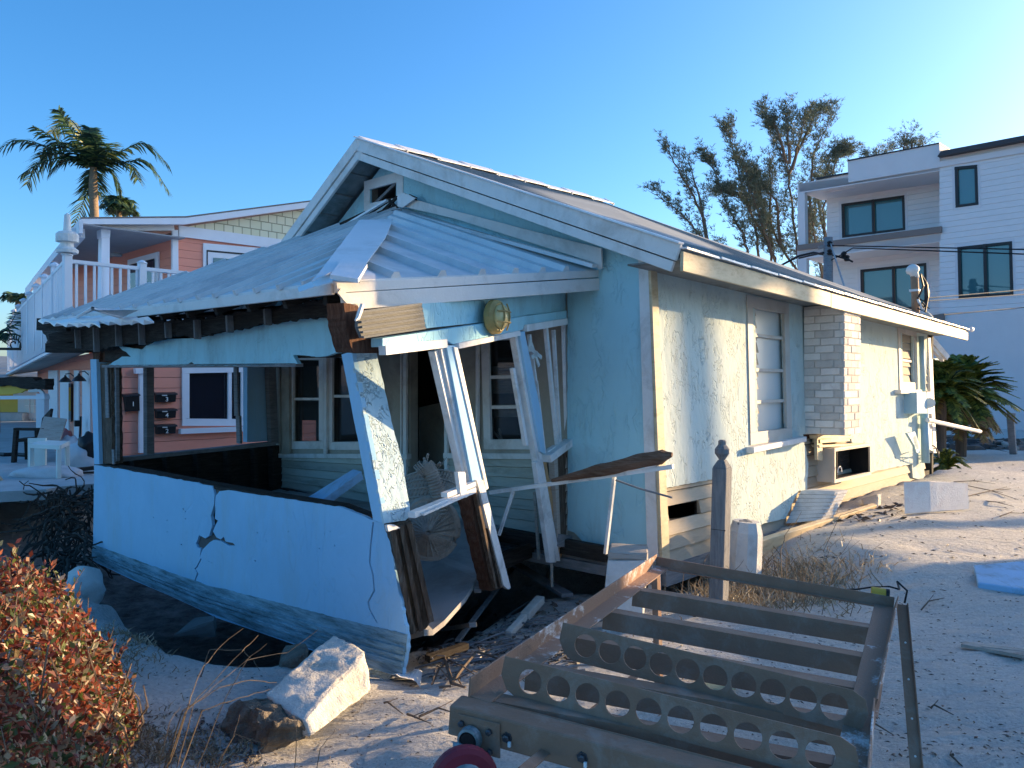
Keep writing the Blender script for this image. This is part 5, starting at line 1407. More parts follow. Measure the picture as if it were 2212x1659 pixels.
def cycad(label, c, R_, n, name='sago_palm', dry=.35, up=(0, 1.2)):
    t = thing(name, V((c.x, c.y, gz(c.x, c.y))), label, 'shrub', 'sago palms at the far corner')
    m = MB(); m.tube([V((c.x, c.y, gz(c.x, c.y)-.1)), c], [.10*R_, .12*R_], 10); m.build('trunk', 'bark', t)
    a_, b_, r_ = MB(), MB(), MB()
    for i in range(n):
        az = random.uniform(0, 2*math.pi); el = random.uniform(-.9, 1.35); isdry = el < -.9+dry*1.6 and random.random() < .8
        L = R_*random.uniform(.8, 1.1); hd_ = V((math.cos(az)*math.cos(el), math.sin(az)*math.cos(el), math.sin(el)))
        P = [c, c+hd_*L*.55+Z*.06, c+hd_*L-Z*L*(.18 if not isdry else .12)]
        frond(b_ if isdry else a_, r_, P, .20*min(1, R_), .034*min(1, R_+.2), 30, .05, up=Z)
    a_.build('fronds', 'cycad_leaves', t, fix=False); b_.build('dry_fronds', 'cycad_dry_leaves', t, fix=False); r_.build('frond_stalks', 'cycad_leaves', t)
cycad('big green sago palm with brown lower fronds behind the cottage corner', W(2076, 856, 15.5), .98, 200)
cycad('left clump of green sago fronds close to the cottage corner', W(2034, 850, 14.6), .75, 90, dry=.1)
cycad('low young sago palm on the sand beside the conduit', W(2042, 1010, 12.2), .36, 34, dry=.5)
# ---------------------------------------------------------------- the brown steel rack in the foreground
n = NT('dusty_rail')
dm = n.ramp(n.noise(3.2, None, 9, .78, .3), (.53, 0.0), (.60, .8))
n.color(n.mix(dm, rgb(.30, .175, .115), rgb(.78, .76, .73))); n.rough(.8); n.bump(n.noise(90, None, 5, .8), .004); M['dusty_rail'] = n.m
def zplane(z): return (V((0, 0, z)), Z)
BL, BR, NL, NR = W(1416, 1222, 4.02), W(1930, 1312, 3.66), W(1012, 1506, 2.36), W(1862, 1722, 1.95)
def RP(f, g): return lerp(lerp(BL, BR, g), lerp(NL, NR, g), f)      # f from back to near, g left to right
RN = (BR-BL).cross(NL-BL).normalized(); RN = RN if RN.z > 0 else -RN
rack = thing('steel_rack', V(((BL+NR)/2).xy.to_3d()), 'brown steel rack frame with round hole plates standing on the sand in the foreground', 'rack')
def rk(name, mb, mat='rack_paint', bev=.002, par=None): return mb.build(name, mat, par or rack, bevel=bev)
m = MB(); o = (BL-BR).normalized()
a, b = BL+RN*.0, NL
m.bar(a - o*.035, b - o*.035, .075, .006, RN); m.bar(a+RN*.03, b+RN*.03, .006, .065, RN); lr = rk('left_rail', m, 'dusty_rail')
def rubble_strip(name, par, pts, w_, h, mat='salt_dust'):
    m = MB(); n = len(pts)-1; rows = []
    for i in range(41):
        t = i/40*n; j = min(int(t), n-1); p = lerp(pts[j], pts[j+1], t-j); d = (pts[j+1]-pts[j]).normalized(); s_ = d.cross(RN).normalized()
        ww = w_*(.6+.5*random.random()); hh = h*.35*(.4+.8*random.random())
        rows.append([p-s_*ww*.5, p+RN*hh-s_*ww*.2, p+RN*hh*.8+s_*ww*.15, p+s_*ww*.5])
    k = len(m.v)
    for r in rows: m.v += r
    for i in range(40):
        for j in range(3): a = i*4+j; m.f.append((a, a+1, a+5, a+4))
    return m.build(name, mat, par, smooth=True)
m = MB(); m.bar(BL+RN*.018, BR+RN*.018, .008, .062, RN); m.bar(BL-RN*.004, BR-RN*.004, .03, .005, RN); rk('back_rail', m)
m = MB(); 
r0, r1, r2 = BR-RN*.0, RP(.72, 1.0), NR
m.bar(r0+o*.04, r1+o*.035, .085, .006, RN); m.bar(r1+o*.04, r2+o*.04, .085, .006, RN)
m.bar(r0+RN*.03-o*.01, r1+RN*.028+o*.006, .006, .065, RN-o*.2); m.bar(r1+RN*.028+o*.006, r2+RN*.03-o*.01, .006, .065, RN+o*.1); rr_ = rk('right_rail', m, 'dusty_rail')
def rail_f(y, g):
    return min((abs(proj(RP(i/200, g))[1]-y), i/200) for i in range(201))[1]
for yl, yr in ((1269, 1354), (1314, 1417), (1368, 1482), (1434, 1558), (1500, 1645)):
    m = MB(); a, b = RP(rail_f(yl, .035), .035)-RN*.006, RP(rail_f(yr, .965), .965)-RN*.006
    dn = (NL-BL).normalized()
    m.bar(a, b, .06, .006, RN); m.bar(a+dn*.028-RN*.037, b+dn*.028-RN*.037, .006, .076, RN); rk('slat', m, bev=0)
def holeplate(f0, f1, nh, h=.125, r=.040, g0=.03):
    a, b = RP(f0, g0)-RN*.01, RP(f1, .985)-RN*.01; d = (b-a).normalized(); n = d.cross(RN).normalized(); n = n if n.dot(O-a) > 0 else -n
    up = (RN + n*(-.15)).normalized()
    L = (b-a).length
    def P(x, y): return a + d*x + up*y
    out = [P(0, h), P(-.004, h*.5), P(.02, h*.16), P(.055, 0), P(L-.05, 0), P(L-.012, h*.15), P(L, h*.5), P(L-.012, h*.85), P(L-.05, h)]
    holes = []
    for i in range(nh):
        cx = .095+(L-.19)*i/(nh-1)
        holes.append([P(cx+r*math.cos(q/20*2*math.pi), h*.5+r*math.sin(q/20*2*math.pi)) for q in range(20)])
    m = MB(); m.plate3(out, -n*.004, holes); return rk('hole_plate', m, bev=0)
holeplate(.75, .79, 10, h=.122, g0=.075); holeplate(.95, .965, 10, h=.115, r=.038, g0=.05)
# near box tube with bolts and caster
dN = (NR-NL).normalized(); dn = V((dN.y, -dN.x, 0)).normalized()
m = MB(); ta = NL-dN*.03+dn*.035-Z*.045; tb = NR+dN*.3+dn*.035-Z*.045; m.bar(ta, tb, .085, .09); nt = rk('near_tube', m, bev=.006)
m = MB(); a = NL+dN*.02-Z*.004+dn*-.008; m.tube([a, NR], .005, 5); rk('edge_bead', m, bev=0, par=nt)
def tubepoint(px, py): return on((px, py), (ta+dn*.044, dn))
for c in (C8((738, 1425))[0], C8((1155, 1535))[0]):
    m = MB(); p = tubepoint(*c); m.lathe(p-dn*.002, [(.017, 0), (.017, .003), (.011, .003), (.011, .012), (.006, .014)], 6, dn); rk('bolt', m, 'bolt_steel', 0)
    m = MB(); m.box(p+dn*.01+dN*.012-Z*.012, dN*.004, dn*.004, Z*.007); rk('bolt_tag', m, 'aluminium', 0)
tb_ = MB(); cpn = (ta+dn*.05, dn)
P = [on(p, cpn) for p in D6((760, 960), (1290, 1090), (1295, 1540), (1060, 1480), (750, 1200))]
tb_.plate3(P, -dn*.006); cpl_ = rk('caster_plate', tb_, 'rack_paint')
for c in D6((800, 1080), (1155, 1190), (1165, 1450)):
    m = MB(); p = on(c, (ta+dn*.053, dn)); m.lathe(p, [(.010, 0), (.010, .009), (.005, .012)], 6, dn); rk('bolt', m, 'bolt_steel', 0, cpl_)
cc = on(D6((930, 1260))[0], (ta+dn*.058, dn))
m = MB(); m.lathe(cc, [(.030, 0), (.036, .004), (.034, .028), (.027, .03), (.024, .008), (.022, .006)], 24, dn); rk('swivel_ring', m, 'galvanised', 0, cpl_)
m = MB(); m.lathe(cc, [(.023, .0), (.023, .0285)], 20, dn); rk('ring_hole_disk', m, 'black_plastic', 0, cpl_)  # black disk standing in for the shaded inside of the ring
wc = W(1003, 1688, 2.14); wax = (dN*.55+dn*.75+Z*.1).normalized()
m = MB(); m.lathe(wc-wax*.022, [(.03, .0), (.082, .0), (.095, .006), (.097, .022), (.095, .038), (.082, .044), (.03, .044)], 36, wax); wl = rk('caster_wheel', m, 'caster_rubber', 0)
m = MB(); m.lathe(wc-wax*.028, [(.012, 0), (.05, .0), (.056, .008), (.056, .05), (.05, .056), (.012, .056)], 24, wax); rk('wheel_hub', m, 'galvanised', 0, wl)
m = MB()
for s_ in (-1, 1):
    p = wc + wax*.042*s_; top = cc + dn*.03 + dN*(.03*s_) - Z*.01
    m.plate3([top+dN*.022, top-dN*.018, p-Z*.0-dN*.018, p-Z*.03, p+dN*.03], wax*.004)
rk('caster_fork', m, 'galvanised', 0, wl)
# legs and brace
m = MB(); a = BL-RN*.01+V((.005, .02, 0)); b = W(1424, 1478, 4.08); m.bar(a, V((b.x, b.y, gz(b.x, b.y)-.05)), .035, .035, U); rk('leg', m)
m = MB(); a = BR-o*.035+RN*.02; b = V((1.63, 3.08, 0)); b.z = gz(b.x, b.y)-.04; m.bar(a, b, .048, .006, V((-.3, -1, .2))); m.bar(a+V((.024, 0, 0)), b+V((.024, 0, 0)), .005, .035, V((-.3, -1, .2))); lg = rk('leg', m)
for t in (.22, .42, .62, .8):
    m = MB(); p = lerp(a, b, t); m.lathe(p+V((-.002, -.004, 0)), [(.005, 0), (.004, .002)], 8, V((-.3, -1, .2))); m.build('bolt', 'white_trim', lg)
m = MB(); m.bar(W(1400, 1478, 3.4), W(1352, 1520, 3.0), .03, .006, V((.3, 0, 1))); m.bar(W(1378, 1455, 3.6), W(1130, 1665, 2.0), .03, .006, V((.3, 0, 1))); rk('brace', m, bev=0)
m = MB(); p = BR+RN*.05+o*.055+V((0, .03, 0)); m.tube([p-dN*.035, p+dN*.03], .026, 14); rk('end_knob', m, 'yellow_plastic', .004)
m = MB(); m.tube([p+dN*.03, p+dN*.045], .027, 14); rk('knob_cap', m, 'black_plastic', 0)
m = MB(); pts = [BR+RN*.03-o*.045, BR+RN*.09-o*.05, BR+RN*.12-o*.045+V((-.02, .05, 0))] + [W(x, y, 4.0+.02*i) for i, (x, y) in enumerate(C9((1440, 545), (1380, 528), (1280, 530), (1180, 545), (1060, 548)))]
m.tube(pts, .005, 5); tag(m.build('dangling_wire', 'cable_black'), 'thin dark wire curling from the far right rack corner', 'wire')

# ---------------------------------------------------------------- concrete, posts, boards in the hole's surroundings
def rockmesh(mb, corners, sub=6, amp=.012, seed=0, hf=.5):   # roughened box from eight corners
    A = corners
    def tl(u, v, w): return lerp(lerp(lerp(A[0], A[1], u), lerp(A[3], A[2], u), v), lerp(lerp(A[4], A[5], u), lerp(A[7], A[6], u), v), w)
    idx = {}
    def vid(i, j, k):
        key = (i, j, k)
        if key not in idx:
            p = tl(i/sub, j/sub, k/sub)
            nv = V((noise.noise(p*7+V((seed, 0, 0))), noise.noise(p*7+V((0, seed+5, 0))), noise.noise(p*7+V((0, 0, seed+9)))))
            nv += V((noise.noise(p*23), noise.noise(p*21+V((3, 3, 3))), noise.noise(p*25)))*hf
            ed = sum(1 for q in (i, j, k) if q in (0, sub)); c = tl(.5, .5, .5)
            p = p + nv*amp + (c-p).normalized()*(.012 if ed >= 2 else 0)
            idx[key] = len(mb.v); mb.v.append(p)
        return idx[key]
    for i in range(sub):
        for j in range(sub):
            for face in (lambda a, b: (a, b, 0), lambda a, b: (a, b, sub), lambda a, b: (a, 0, b), lambda a, b: (a, sub, b), lambda a, b: (0, a, b), lambda a, b: (sub, a, b)):
                mb.f.append(tuple(vid(*face(x, y)) for x, y in ((i, j), (i+1, j), (i+1, j+1), (i, j+1))))
    return mb
# broken pier lying on the sand
ck = thing('concrete_pier', G(700, 1580), 'toppled white concrete pier with a rough broken end lying in front of the porch', 'concrete block')
nA, nB = W(655, 1566, 3.42), W(800, 1494, 3.60)      # lower right edge line toward viewer
p_top_near, p_top_far = W(655, 1556, 3.40), W(772, 1392, 4.02)
p_far_tip = W(808, 1432, 3.98)
e_ax = (p_top_far-p_top_near); 
t0, t1, t2, t3 = p_top_near, p_top_far, W(722, 1368, 4.28), W(570, 1498, 3.66)
dv = W(676, 1592, 3.36)-p_top_near; dv2 = W(808, 1434, 3.98)-p_top_far
bt = lambda p, d: p+d
m = MB(); lowb = V((.02, -.02, -.21))
c8 = [t3+V((.08, -.03, -.24)), t0+W(676, 1590, 3.42)-t0+V((.0, 0, -.0)), W(804, 1500, 3.74), t2+V((.09, 0, -.24)), t3, t0, t1, t2]
c8 = [t3+V((.10, -.02, -.20)), W(672, 1592, 3.38), W(800, 1496, 3.86), t2+V((.10, -.02, -.22)), t3, t0, W(790, 1408, 4.04), t2]
rockmesh(m, c8, 24, .011, 2, .5); m.build('pier_shaft', 'concrete_white', ck, smooth=True)
m = MB()
q0 = t3; q1 = t0
foot = [G(455, 1590), G(545, 1608), W(676, 1588, 3.44), t3+V((.10, -.0, -.20)), W(560, 1492, 3.70), W(615, 1555, 3.46), W(650, 1552, 3.43), t3+V((.0, .02, 0))]
c8 = [G(432, 1575)-Z*.05, G(556, 1618)-Z*.05, W(668, 1594, 3.42), t3+V((.12, .0, -.22)), W(505, 1512, 3.68), W(596, 1566, 3.34), t0+V((-.01, 0, -.01)), t3+V((.02, 0, -.01))]
rockmesh(m, c8, 18, .03, 8, .8); m.build('broken_end', 'concrete_rough', ck)
# standing white pier with brick top
sp_ = W(1350, 1330, 5.05); gzs = gz(sp_.x, sp_.y)
pier = thing('masonry_pier', V((sp_.x, sp_.y, gzs)), 'standing white stuccoed pier with a broken brick top by the cottage corner', 'pier')
tz = W(1350, 1186, 5.05).z
m = MB(); x = V((.13, -.02, 0)); y = V((.02, .11, 0)); b = V((sp_.x-.035, sp_.y, gzs-.25)); tp = V((sp_.x+.02, sp_.y, tz-.045))
m = rockmesh(m, [b-x-y, b+x-y, b+x+y, b-x+y, tp-x-y, tp+x-y, tp+x+y, tp-x+y], 7, .010, 4); m.build('shaft', 'pier_white', pier)
m = MB(); rockmesh(m, [tp-x-y, tp+x-y, tp+x+y, tp-x+y, tp-x*.96-y+Z*.05, tp+x-y+Z*.05, tp+x+y+Z*.06, tp-x*.9+y+Z*.06], 5, .006, 6); m.build('brick_top', 'driftwood', pier)
# newel fence post
np_ = W(1556, 1300, 5.35); g_ = gz(np_.x, np_.y)
post = thing('fence_post', V((np_.x, np_.y, g_)), 'weathered grey wooden fence post with a turned finial before the sunlit wall', 'fence post')
m = MB(); w_ = .052; sx = V((.78, -.62, 0))*w_; sy = V((.62, .78, 0))*w_; bz = V((np_.x-.02, np_.y, g_-.2)); tz = W(1560, 1010, 5.35)
m.box8([bz-sx-sy, bz+sx-sy, bz+sx+sy, bz-sx+sy, tz-sx-sy, tz+sx-sy, tz+sx+sy, tz-sx+sy])
cut = W(1558, 1142, 5.35)
m.box8([p+q for p in (tz,) for q in (-sx-sy, sx-sy, sx+sy, -sx+sy)]+[tz+Z*.055+q*.45 for q in (-sx-sy, sx-sy, sx+sy, -sx+sy)]); sh = m.build('shaft', 'grey_post', post, bevel=.006)
m = MB(); m.tube([cut-sx*1.0-sy*1.02, cut+sx-sy*1.02], .004, 4); m.build('saw_kerf', 'dark_wood', sh)
m = MB(); m.lathe(tz+Z*.045, [(.022, 0), (.022, .012), (.052, .055), (.052, .085), (.028, .115), (.027, .14), (.018, .148)], 8); m.build('finial', 'grey_post', post, smooth=False)
# handrail: split log on white angle, its stays
ra, rb2 = W(1059, 1064, 5.75), W(1454, 1008, 5.05)
rail = thing('broken_handrail', V((rb2.x-.2, rb2.y, .1)), 'broken white handrail with a thin stay leaning out of the porch entry', 'handrail')
m = MB(); m.bar(ra, rb2, .035, .028); m.bar(ra+Z*.012, rb2+Z*.012, .05, .006); m.build('rail', 'aluminium', rail, bevel=.002)
m = MB(); m.bar(W(1327, 1030, 5.3), W(1308, 1196, 5.35), .022, .022); m.build('baluster', 'aluminium', rail)
m = MB(); m.bar(W(1109, 1060, 5.65), W(1078, 1156, 5.7), .022, .02); m.build('baluster', 'aluminium', rail)
m = MB(); m.tube([W(1330, 1037, 5.28), W(1380, 1055, 5.2), W(1452, 1075, 5.05)], .007, 6); m.build('stay_rod', 'grey_wood', rail)
m = MB(); la, lb = W(1192, 1038, 5.45), W(1452, 982, 5.02)
n_ = 26; rows = []
for i in range(n_+1):
    t = i/n_; p = lerp(la, lb, t)+Z*.0; d = (lb-la).normalized(); s_ = d.cross(Z).normalized(); r = .012+.036*min(1, t*2.2)
    if t > .93: r *= (1.05-t)*6.5
    rows.append([p+(s_*math.cos(a)+Z*math.sin(a))*max(.008, r)*(1+.25*noise.noise(p*9+V((a, a, a)))) for a in [q/8*2*math.pi for q in range(8)]])
for r in rows: m.v += r
for i in range(n_):
    for j in range(8): m.f.append((i*8+j, i*8+(j+1) % 8, (i+1)*8+(j+1) % 8, (i+1)*8+j))
m.f.append(tuple(range(8))); m.f.append(tuple(n_*8+j for j in range(8)))
tag(m.build('split_log', 'split_timber'), 'split reddish brown timber lying on the broken handrail', 'timber')
# white board against the sunlit wall
m = MB(); a, b = W(1591, 1194, 6.15), W(1886, 1099, 8.2)
m.bar(a, b, .05, .115, Z+SID[1]*.35); tag(m.build('fallen_beam', 'fascia_white', bevel=.006), 'long white boxed beam lying along the foot of the sunlit wall', 'beam')
# grooved masonry pieces
def block(name, label, q, Y, depth, mat='brick_paint', grooves=0, seed=0, cat='masonry', top=None):
    if Y is None: y0, y1 = G(*q[0]).y, G(*q[1]).y; Y = (y0, y1, y1+.02, y0+.02)
    P = [W(p[0], p[1], y) for p, y in zip(q, Y)]       # bl, br, tr, tl of the front face
    o_ = Q(B0.x*0, 0)*0 + depth
    t = thing(name, (P[0]+P[1])/2, label, cat, 'fallen painted masonry')
    m = MB(); rockmesh(m, [P[0], P[1], P[1]+o_, P[0]+o_, P[3], P[2], P[2]+o_, P[3]+o_], 6, .0015, seed); b_ = m.build('block', mat, t)
    m = MB()
    if grooves:
        for i in range(1, grooves):
            a = lerp(P[0], P[3], i/grooves); b = lerp(P[1], P[2], i/grooves); nn = (P[1]-P[0]).cross(P[3]-P[0]).normalized(); nn = nn if nn.dot(O-P[0]) > 0 else -nn
            m.bar(a-nn*.003, b-nn*.003, .004, .008, nn)
            c_ = b+o_; ns = o_.cross(P[2]-P[1]).normalized(); ns = ns if ns.dot(SID[1]) > 0 else -ns
            m.bar(b-ns*.003, c_-ns*.003, .005, .008, ns)
        m.build('joints', 'driftwood', t)
block('brick_slab', 'tilted slab of white painted brickwork leaning against the sunlit wall', D4((1225, 1010), (1600, 975), (1762, 672), (1385, 655)), (7.35, 7.25, 7.45, 7.6), U*.22+Wd*-.04, 'pier_white', 8, 3)
block('brick_slab', 'small ribbed white masonry fragment glinting beyond the tilted slab', D4((2040, 830), (2180, 860), (2190, 700), (2005, 750)), (8.3, 8.2, 8.25, 8.4), U*.14, 'concrete_white', 0, 5)
block('brick_block', 'big squared block of white painted bricks on the sand near the far corner', C6((1605, 1050), (1812, 1035), (1806, 900), (1600, 888)), None, U*.32-Wd*.16, 'brick_paint', 4, 6)
pc = W(1607, 1190, 6.15); 
stub = thing('pier_stub', pc, 'rounded white pier stub with a dark ragged top behind the fence post', 'pier')
rad = .13; tz_ = W(1605, 1120, pc.y).z - pc.z
m = MB(); m.lathe(pc-Z*.1, [(rad*1.1, -.3), (rad*1.05, .1), (rad*1.0, tz_*.6+.1), (rad*.82, tz_+.08)], 10, V((.06, 0, 1))); m.build('shaft', 'pier_white', stub, smooth=False)
m = MB(); rockmesh(m, [pc+Z*(tz_-.04)+V(c)*rad*.6 for c in ((-1, -1, 0), (1, -1, 0), (1, 1, 0), (-1, 1, 0), (-.8, -.8, .3), (.8, -.8, .3), (.8, .8, .3), (-.8, .8, .3))], 4, .012, 3); m.build('ragged_top', 'grey_wood', stub)
# air conditioner sleeve
ac = thing('air_conditioner_sleeve', on(C6((1230, 880))[0], off(SID, .2)), 'beige open air conditioner sleeve jutting from the sunlit wall below the chimney', 'wall sleeve')
oq = C6((1262, 728), (1432, 703), (1435, 838), (1260, 880))
sp2 = off(SID, .20)
m = MB(); frame(m, C6((1254, 716), (1438, 690), (1440, 850), (1254, 893)), sp2, .035, .03)
P = [on(p, sp2) for p in C6((1256, 718), (1436, 692), (1438, 848), (1256, 890))]; bkv = -SID[1]*.24
m.plate3([P[0], P[3], P[3]+bkv, P[0]+bkv], U*.01); m.plate3([P[1], P[2], P[2]+bkv, P[1]+bkv], -U*.01)
m.plate3([P[0], P[1], P[1]+bkv, P[0]+bkv], -Z*.01); m.plate3([P[3], P[2], P[2]+bkv, P[3]+bkv], Z*.01)
m.build('sleeve', 'sleeve_beige', ac)
m = MB(); L_ = [p-(p-sum(P, V())/4)*.13 for p in P]; bb = bkv*.85
for i in range(4): m.plate3([L_[i], L_[(i+1) % 4], L_[(i+1) % 4]+bb, L_[i]+bb], SID[1].cross(L_[(i+1) % 4]-L_[i]).normalized()*.004)
m.build('shade_liner', 'black_plastic', ac)  # black lining added so the inside of the sleeve looks shaded
m = MB(); m.plate3([P[0]+bkv*.9, P[1]+bkv*.9, P[2]+bkv*.9, P[3]+bkv*.9], bkv*.02); m.build('back_grille', 'window_black', ac)
m = MB(); c = on(C6((1270, 840))[0], off(SID, .22)); m.tube([c+V((0, 0, .06*math.sin(t)))+U*(.09*(1-math.cos(t))*.6) for t in [i/8*math.pi for i in range(9)]], .006, 5); m.build('cord', 'white_trim', ac)
m = MB()
for q in (C6((1165, 650), (1350, 652), (1350, 668), (1168, 668)), C6((1180, 672), (1330, 664), (1332, 680), (1182, 690)), C6((1175, 700), (1400, 690), (1400, 700), (1180, 712))): m.plate(q, off(SID, .12), .08)
m.plate(C6((1165, 650), (1190, 650), (1195, 780), (1168, 775)), off(SID, .11), .03); m.build('loose_trim', 'fascia_white', ac)
# blue board lying on the sand
P = [G(*p) for p in ((2103, 1228), (2212, 1226), (2226, 1290), (2112, 1272))]
P = [p + Z*.05 for p in P]; m = MB(); m.plate3(P[:2]+[P[2], P[3], lerp(P[3], P[0], .3)], -Z*.05)
tag(m.build('blue_board', 'blue_board', bevel=.01), 'pale blue board lying flat on the sand at the right edge', 'board')
m = MB(); a, b = G(2080, 1396, .02), G(2216, 1432, .03); m.bar(a, b, .07, .02); m.bar(lerp(a, b, .3), b+V((.1, .02, 0)), .05, .03); tag(m.build('driftwood_plank', 'driftwood'), 'brown splintered plank half buried at the right edge', 'plank')
# small parts of wreckage, each a thing
def stick(name, mat, pts, r, label, cat, grp=None, n=6, lift=.015):
    m = MB(); P = [G(p[0], p[1], lift) for p in pts]; m.tube(P, r, n); return tag(m.build(name, mat), label, cat, grp)
g = 'planks in the scoured hole'
def plank(pa, pb, w_, h, mat, label, ya=None, yb=None, lift=.02):
    a = G(*pa, lift) if ya is None else W(*pa, ya); b = G(*pb, lift) if yb is None else W(*pb, yb)
    m = MB(); m.bar(a, b, w_, h); return tag(m.build('plank', mat, bevel=.002), label, 'plank', g)
plank(D5((1180, 430))[0], D5((2300, 500))[0], .10, .03, 'grey_wood', 'long grey board lying across the sand below the entry', lift=.05)
plank(D5((430, 1050))[0], D5((1180, 1110))[0], .05, .03, 'grey_wood', 'pale lath sticking out under the porch wall end', lift=.16)
plank(D5((650, 1290))[0], D5((950, 780))[0], .04, .03, 'dark_wood', 'dark lath standing in the hole beside the porch wall end', lift=.05)
plank(D5((1000, 1060))[0], D5((1760, 560))[0], .035, .02, 'grey_wood', 'thin grey strip running up the slope of the hole', lift=.05)
plank(D5((1230, 370))[0], D5((1300, 140))[0], .05, .03, 'grey_wood', 'short grey upright beside the rotten mullion foot', 5.3, 5.5)
plank(D5((1790, 260))[0], D5((2150, 385))[0], .03, .02, 'driftwood', 'pale slat lying in the dark under the floor beam', lift=.06)
plank(D5((640, 1300))[0], D5((1100, 1120))[0], .05, .04, 'dark_wood', 'dark board along the lip of the hole', lift=.05)
m = MB(); a, b = G(*D5((1790, 770))[0], .06), G(*D5((1980, 600))[0], .09); m.bar(a, b, .07, .06); m.bar(lerp(a, b, -.9), a, .05, .05); tag(m.build('driftwood_block', 'concrete_white', bevel=.008), 'pale broken batten lying among the debris below the entry', 'batten')
m = MB(); p = G(*D5((1225, 1180))[0], .03); m.lathe(p, [(.012, -.02), (.032, 0), (.03, .025), (.012, .04)], 10); tag(m.build('white_cap', 'white_trim', smooth=True), 'small round white cap among the dark debris', 'cap')
m = MB(); pa = G(870, 1468, .02); 
for i in range(9):
    f = i/8; h_ = .05*math.sin(f*math.pi)+.015*math.sin(f*9); m.v += [G(838+70*f, 1478+8*f, .005+h_), G(846+66*f, 1462-6*f, .012+h_*.6)]
for i in range(8): m.f.append((2*i, 2*i+2, 2*i+3, 2*i+1))
tag(m.build('curled_sheet', 'flashing_metal', fix=False), 'small curled metal sheet at the foot of the porch corner', 'sheet')
m = MB(); P = [G(*p, .02) for p in C9((165, 1120), (260, 1080), (460, 1165), (400, 1215), (230, 1180))]; m.plate3([p+Z*random.uniform(0, .03) for p in P], -Z*.006); tag(m.build('leaf_scrap', 'tarp'), 'crumpled olive green scrap on the sand under the rack', 'scrap')
# slab fragments in the hole under the low wall
m = MB(); a = W(372, 1373, 5.4); rockmesh(m, [W(372, 1378, 5.3), W(466, 1376, 5.2), W(472, 1350, 5.6), W(400, 1352, 5.8), W(372, 1371, 5.3), W(462, 1340, 5.2), W(468, 1328, 5.6), W(420, 1334, 5.8)], 4, .01, 2)
tag(m.build('stone_slab', 'dark_concrete'), 'grey wedge of concrete in the dark hole under the cracked wall', 'concrete chunk')

m = MB(); rockmesh(m, [W(1632/2212*2212*0+600, 1450, 4.35), W(660, 1440, 4.3), W(668, 1400, 4.6), W(612, 1405, 4.7), W(606, 1430, 4.35), W(655, 1415, 4.3), W(660, 1388, 4.6), W(618, 1392, 4.7)], 4, .015, 7)
tag(m.build('stone_slab', 'concrete_rough'), 'brown broken stone at the lip behind the toppled pier', 'concrete chunk')
m = MB(); q = D2((0, 870), (70, 960), (-60, 975), (-120, 900)); m.plate3([W(x, y, 10.3+.3*i) for i, (x, y) in enumerate(q)], -Z*.05); tag(m.build('yellow_board', 'fascia_white'), 'cream board end at the left edge of the terrace', 'board')

# ---------------------------------------------------------------- undercut terrace with its furniture
tz_ = .30; 
m = MB(); e = [W(-200, 1075, 9.7), W(0, 1062, 9.4), W(118, 1049, 9.75), W(130, 1045, 9.9)]
E_ = [V((p.x, p.y, tz_)) for p in (W(-420, 1060, 9.3), W(0, 1050, 9.35), W(100, 1046, 9.55), W(128, 1040, 9.8), W(200, 1035, 10.05), W(280, 1030, 10.3))]
m.plate3(E_+[V((-6.2, 13.0, tz_)), V((-12, 26, tz_)), V((-22, 26, tz_))], V((0, 0, -.13)))
terr = m.build('terrace_slab', 'concrete_slab'); tag(terr, 'undercut pale concrete terrace slab at the left with sand on it', 'terrace', kind='structure')
def onz(px, py, z=tz_): return on((px, py), zplane(z))
tt = D2
tb0 = onz(*D2((675, 905))[0])
tbl = thing('side_table', onz(*D2((560, 860))[0]), 'small white resin side table standing on the terrace slab', 'table')
legs = [D2((362, 880))[0], D2((675, 905))[0], D2((775, 840))[0], D2((505, 815))[0]]
L_ = [onz(*p) for p in legs]; hz = .46
for p in L_:
    m = MB(); m.bar(p, p+Z*hz, .055, .055, U); m.build('leg', 'white_resin', tbl, bevel=.006)
m = MB(); T_ = [p+Z*hz for p in L_]; cc_ = sum(T_, V())/4; T_ = [cc_+(p-cc_)*1.12 for p in T_]; m.plate3(T_, -Z*.06); m.build('table_top', 'white_resin', tbl, bevel=.006)
cb = onz(*D2((230, 720))[0]); chair = thing('garden_chair', cb, 'dark brown wooden armchair with slanted back on the terrace', 'chair')
Yc = cb.y
def cw(p, dy=0): return W(p[0], p[1], Yc+dy)
D2p = lambda x, y: D2((x, y))[0]
m = MB(); m.bar(cw(D2p(160, 720)), cw(D2p(190, 335)), .08, .05); m.build('leg', 'dark_wood', chair)
m = MB(); m.bar(cw(D2p(320, 720), .5), cw(D2p(310, 440), .4), .08, .05); m.build('leg', 'dark_wood', chair)
m = MB(); m.bar(cw(D2p(440, 700), .1), cw(D2p(430, 330), .1), .08, .05); m.build('leg', 'dark_wood', chair)
m = MB(); m.bar(cw(D2p(170, 335)), cw(D2p(520, 338), .1), .12, .04); m.build('armrest', 'dark_wood', chair)
m = MB(); m.bar(cw(D2p(225, 460), .2), cw(D2p(520, 440), .3), .45, .05); m.build('seat', 'dark_wood', chair)
m = MB(); m.bar(cw(D2p(500, 470), .3), cw(D2p(550, 155), .5), .5, .04, U); m.build('backrest', 'dark_wood', chair)
m = MB(); m.bar(cw(D2p(560, 470), .0), cw(D2p(640, 210), .2), .34, .05, V((.3, -1, .3))); m.bar(cw(D2p(640, 470), .1), cw(D2p(690, 235), .25), .06, .03, U)
tag(m.build('slanted_board', 'driftwood'), 'tan slanted backboard propped behind the white side table', 'board')
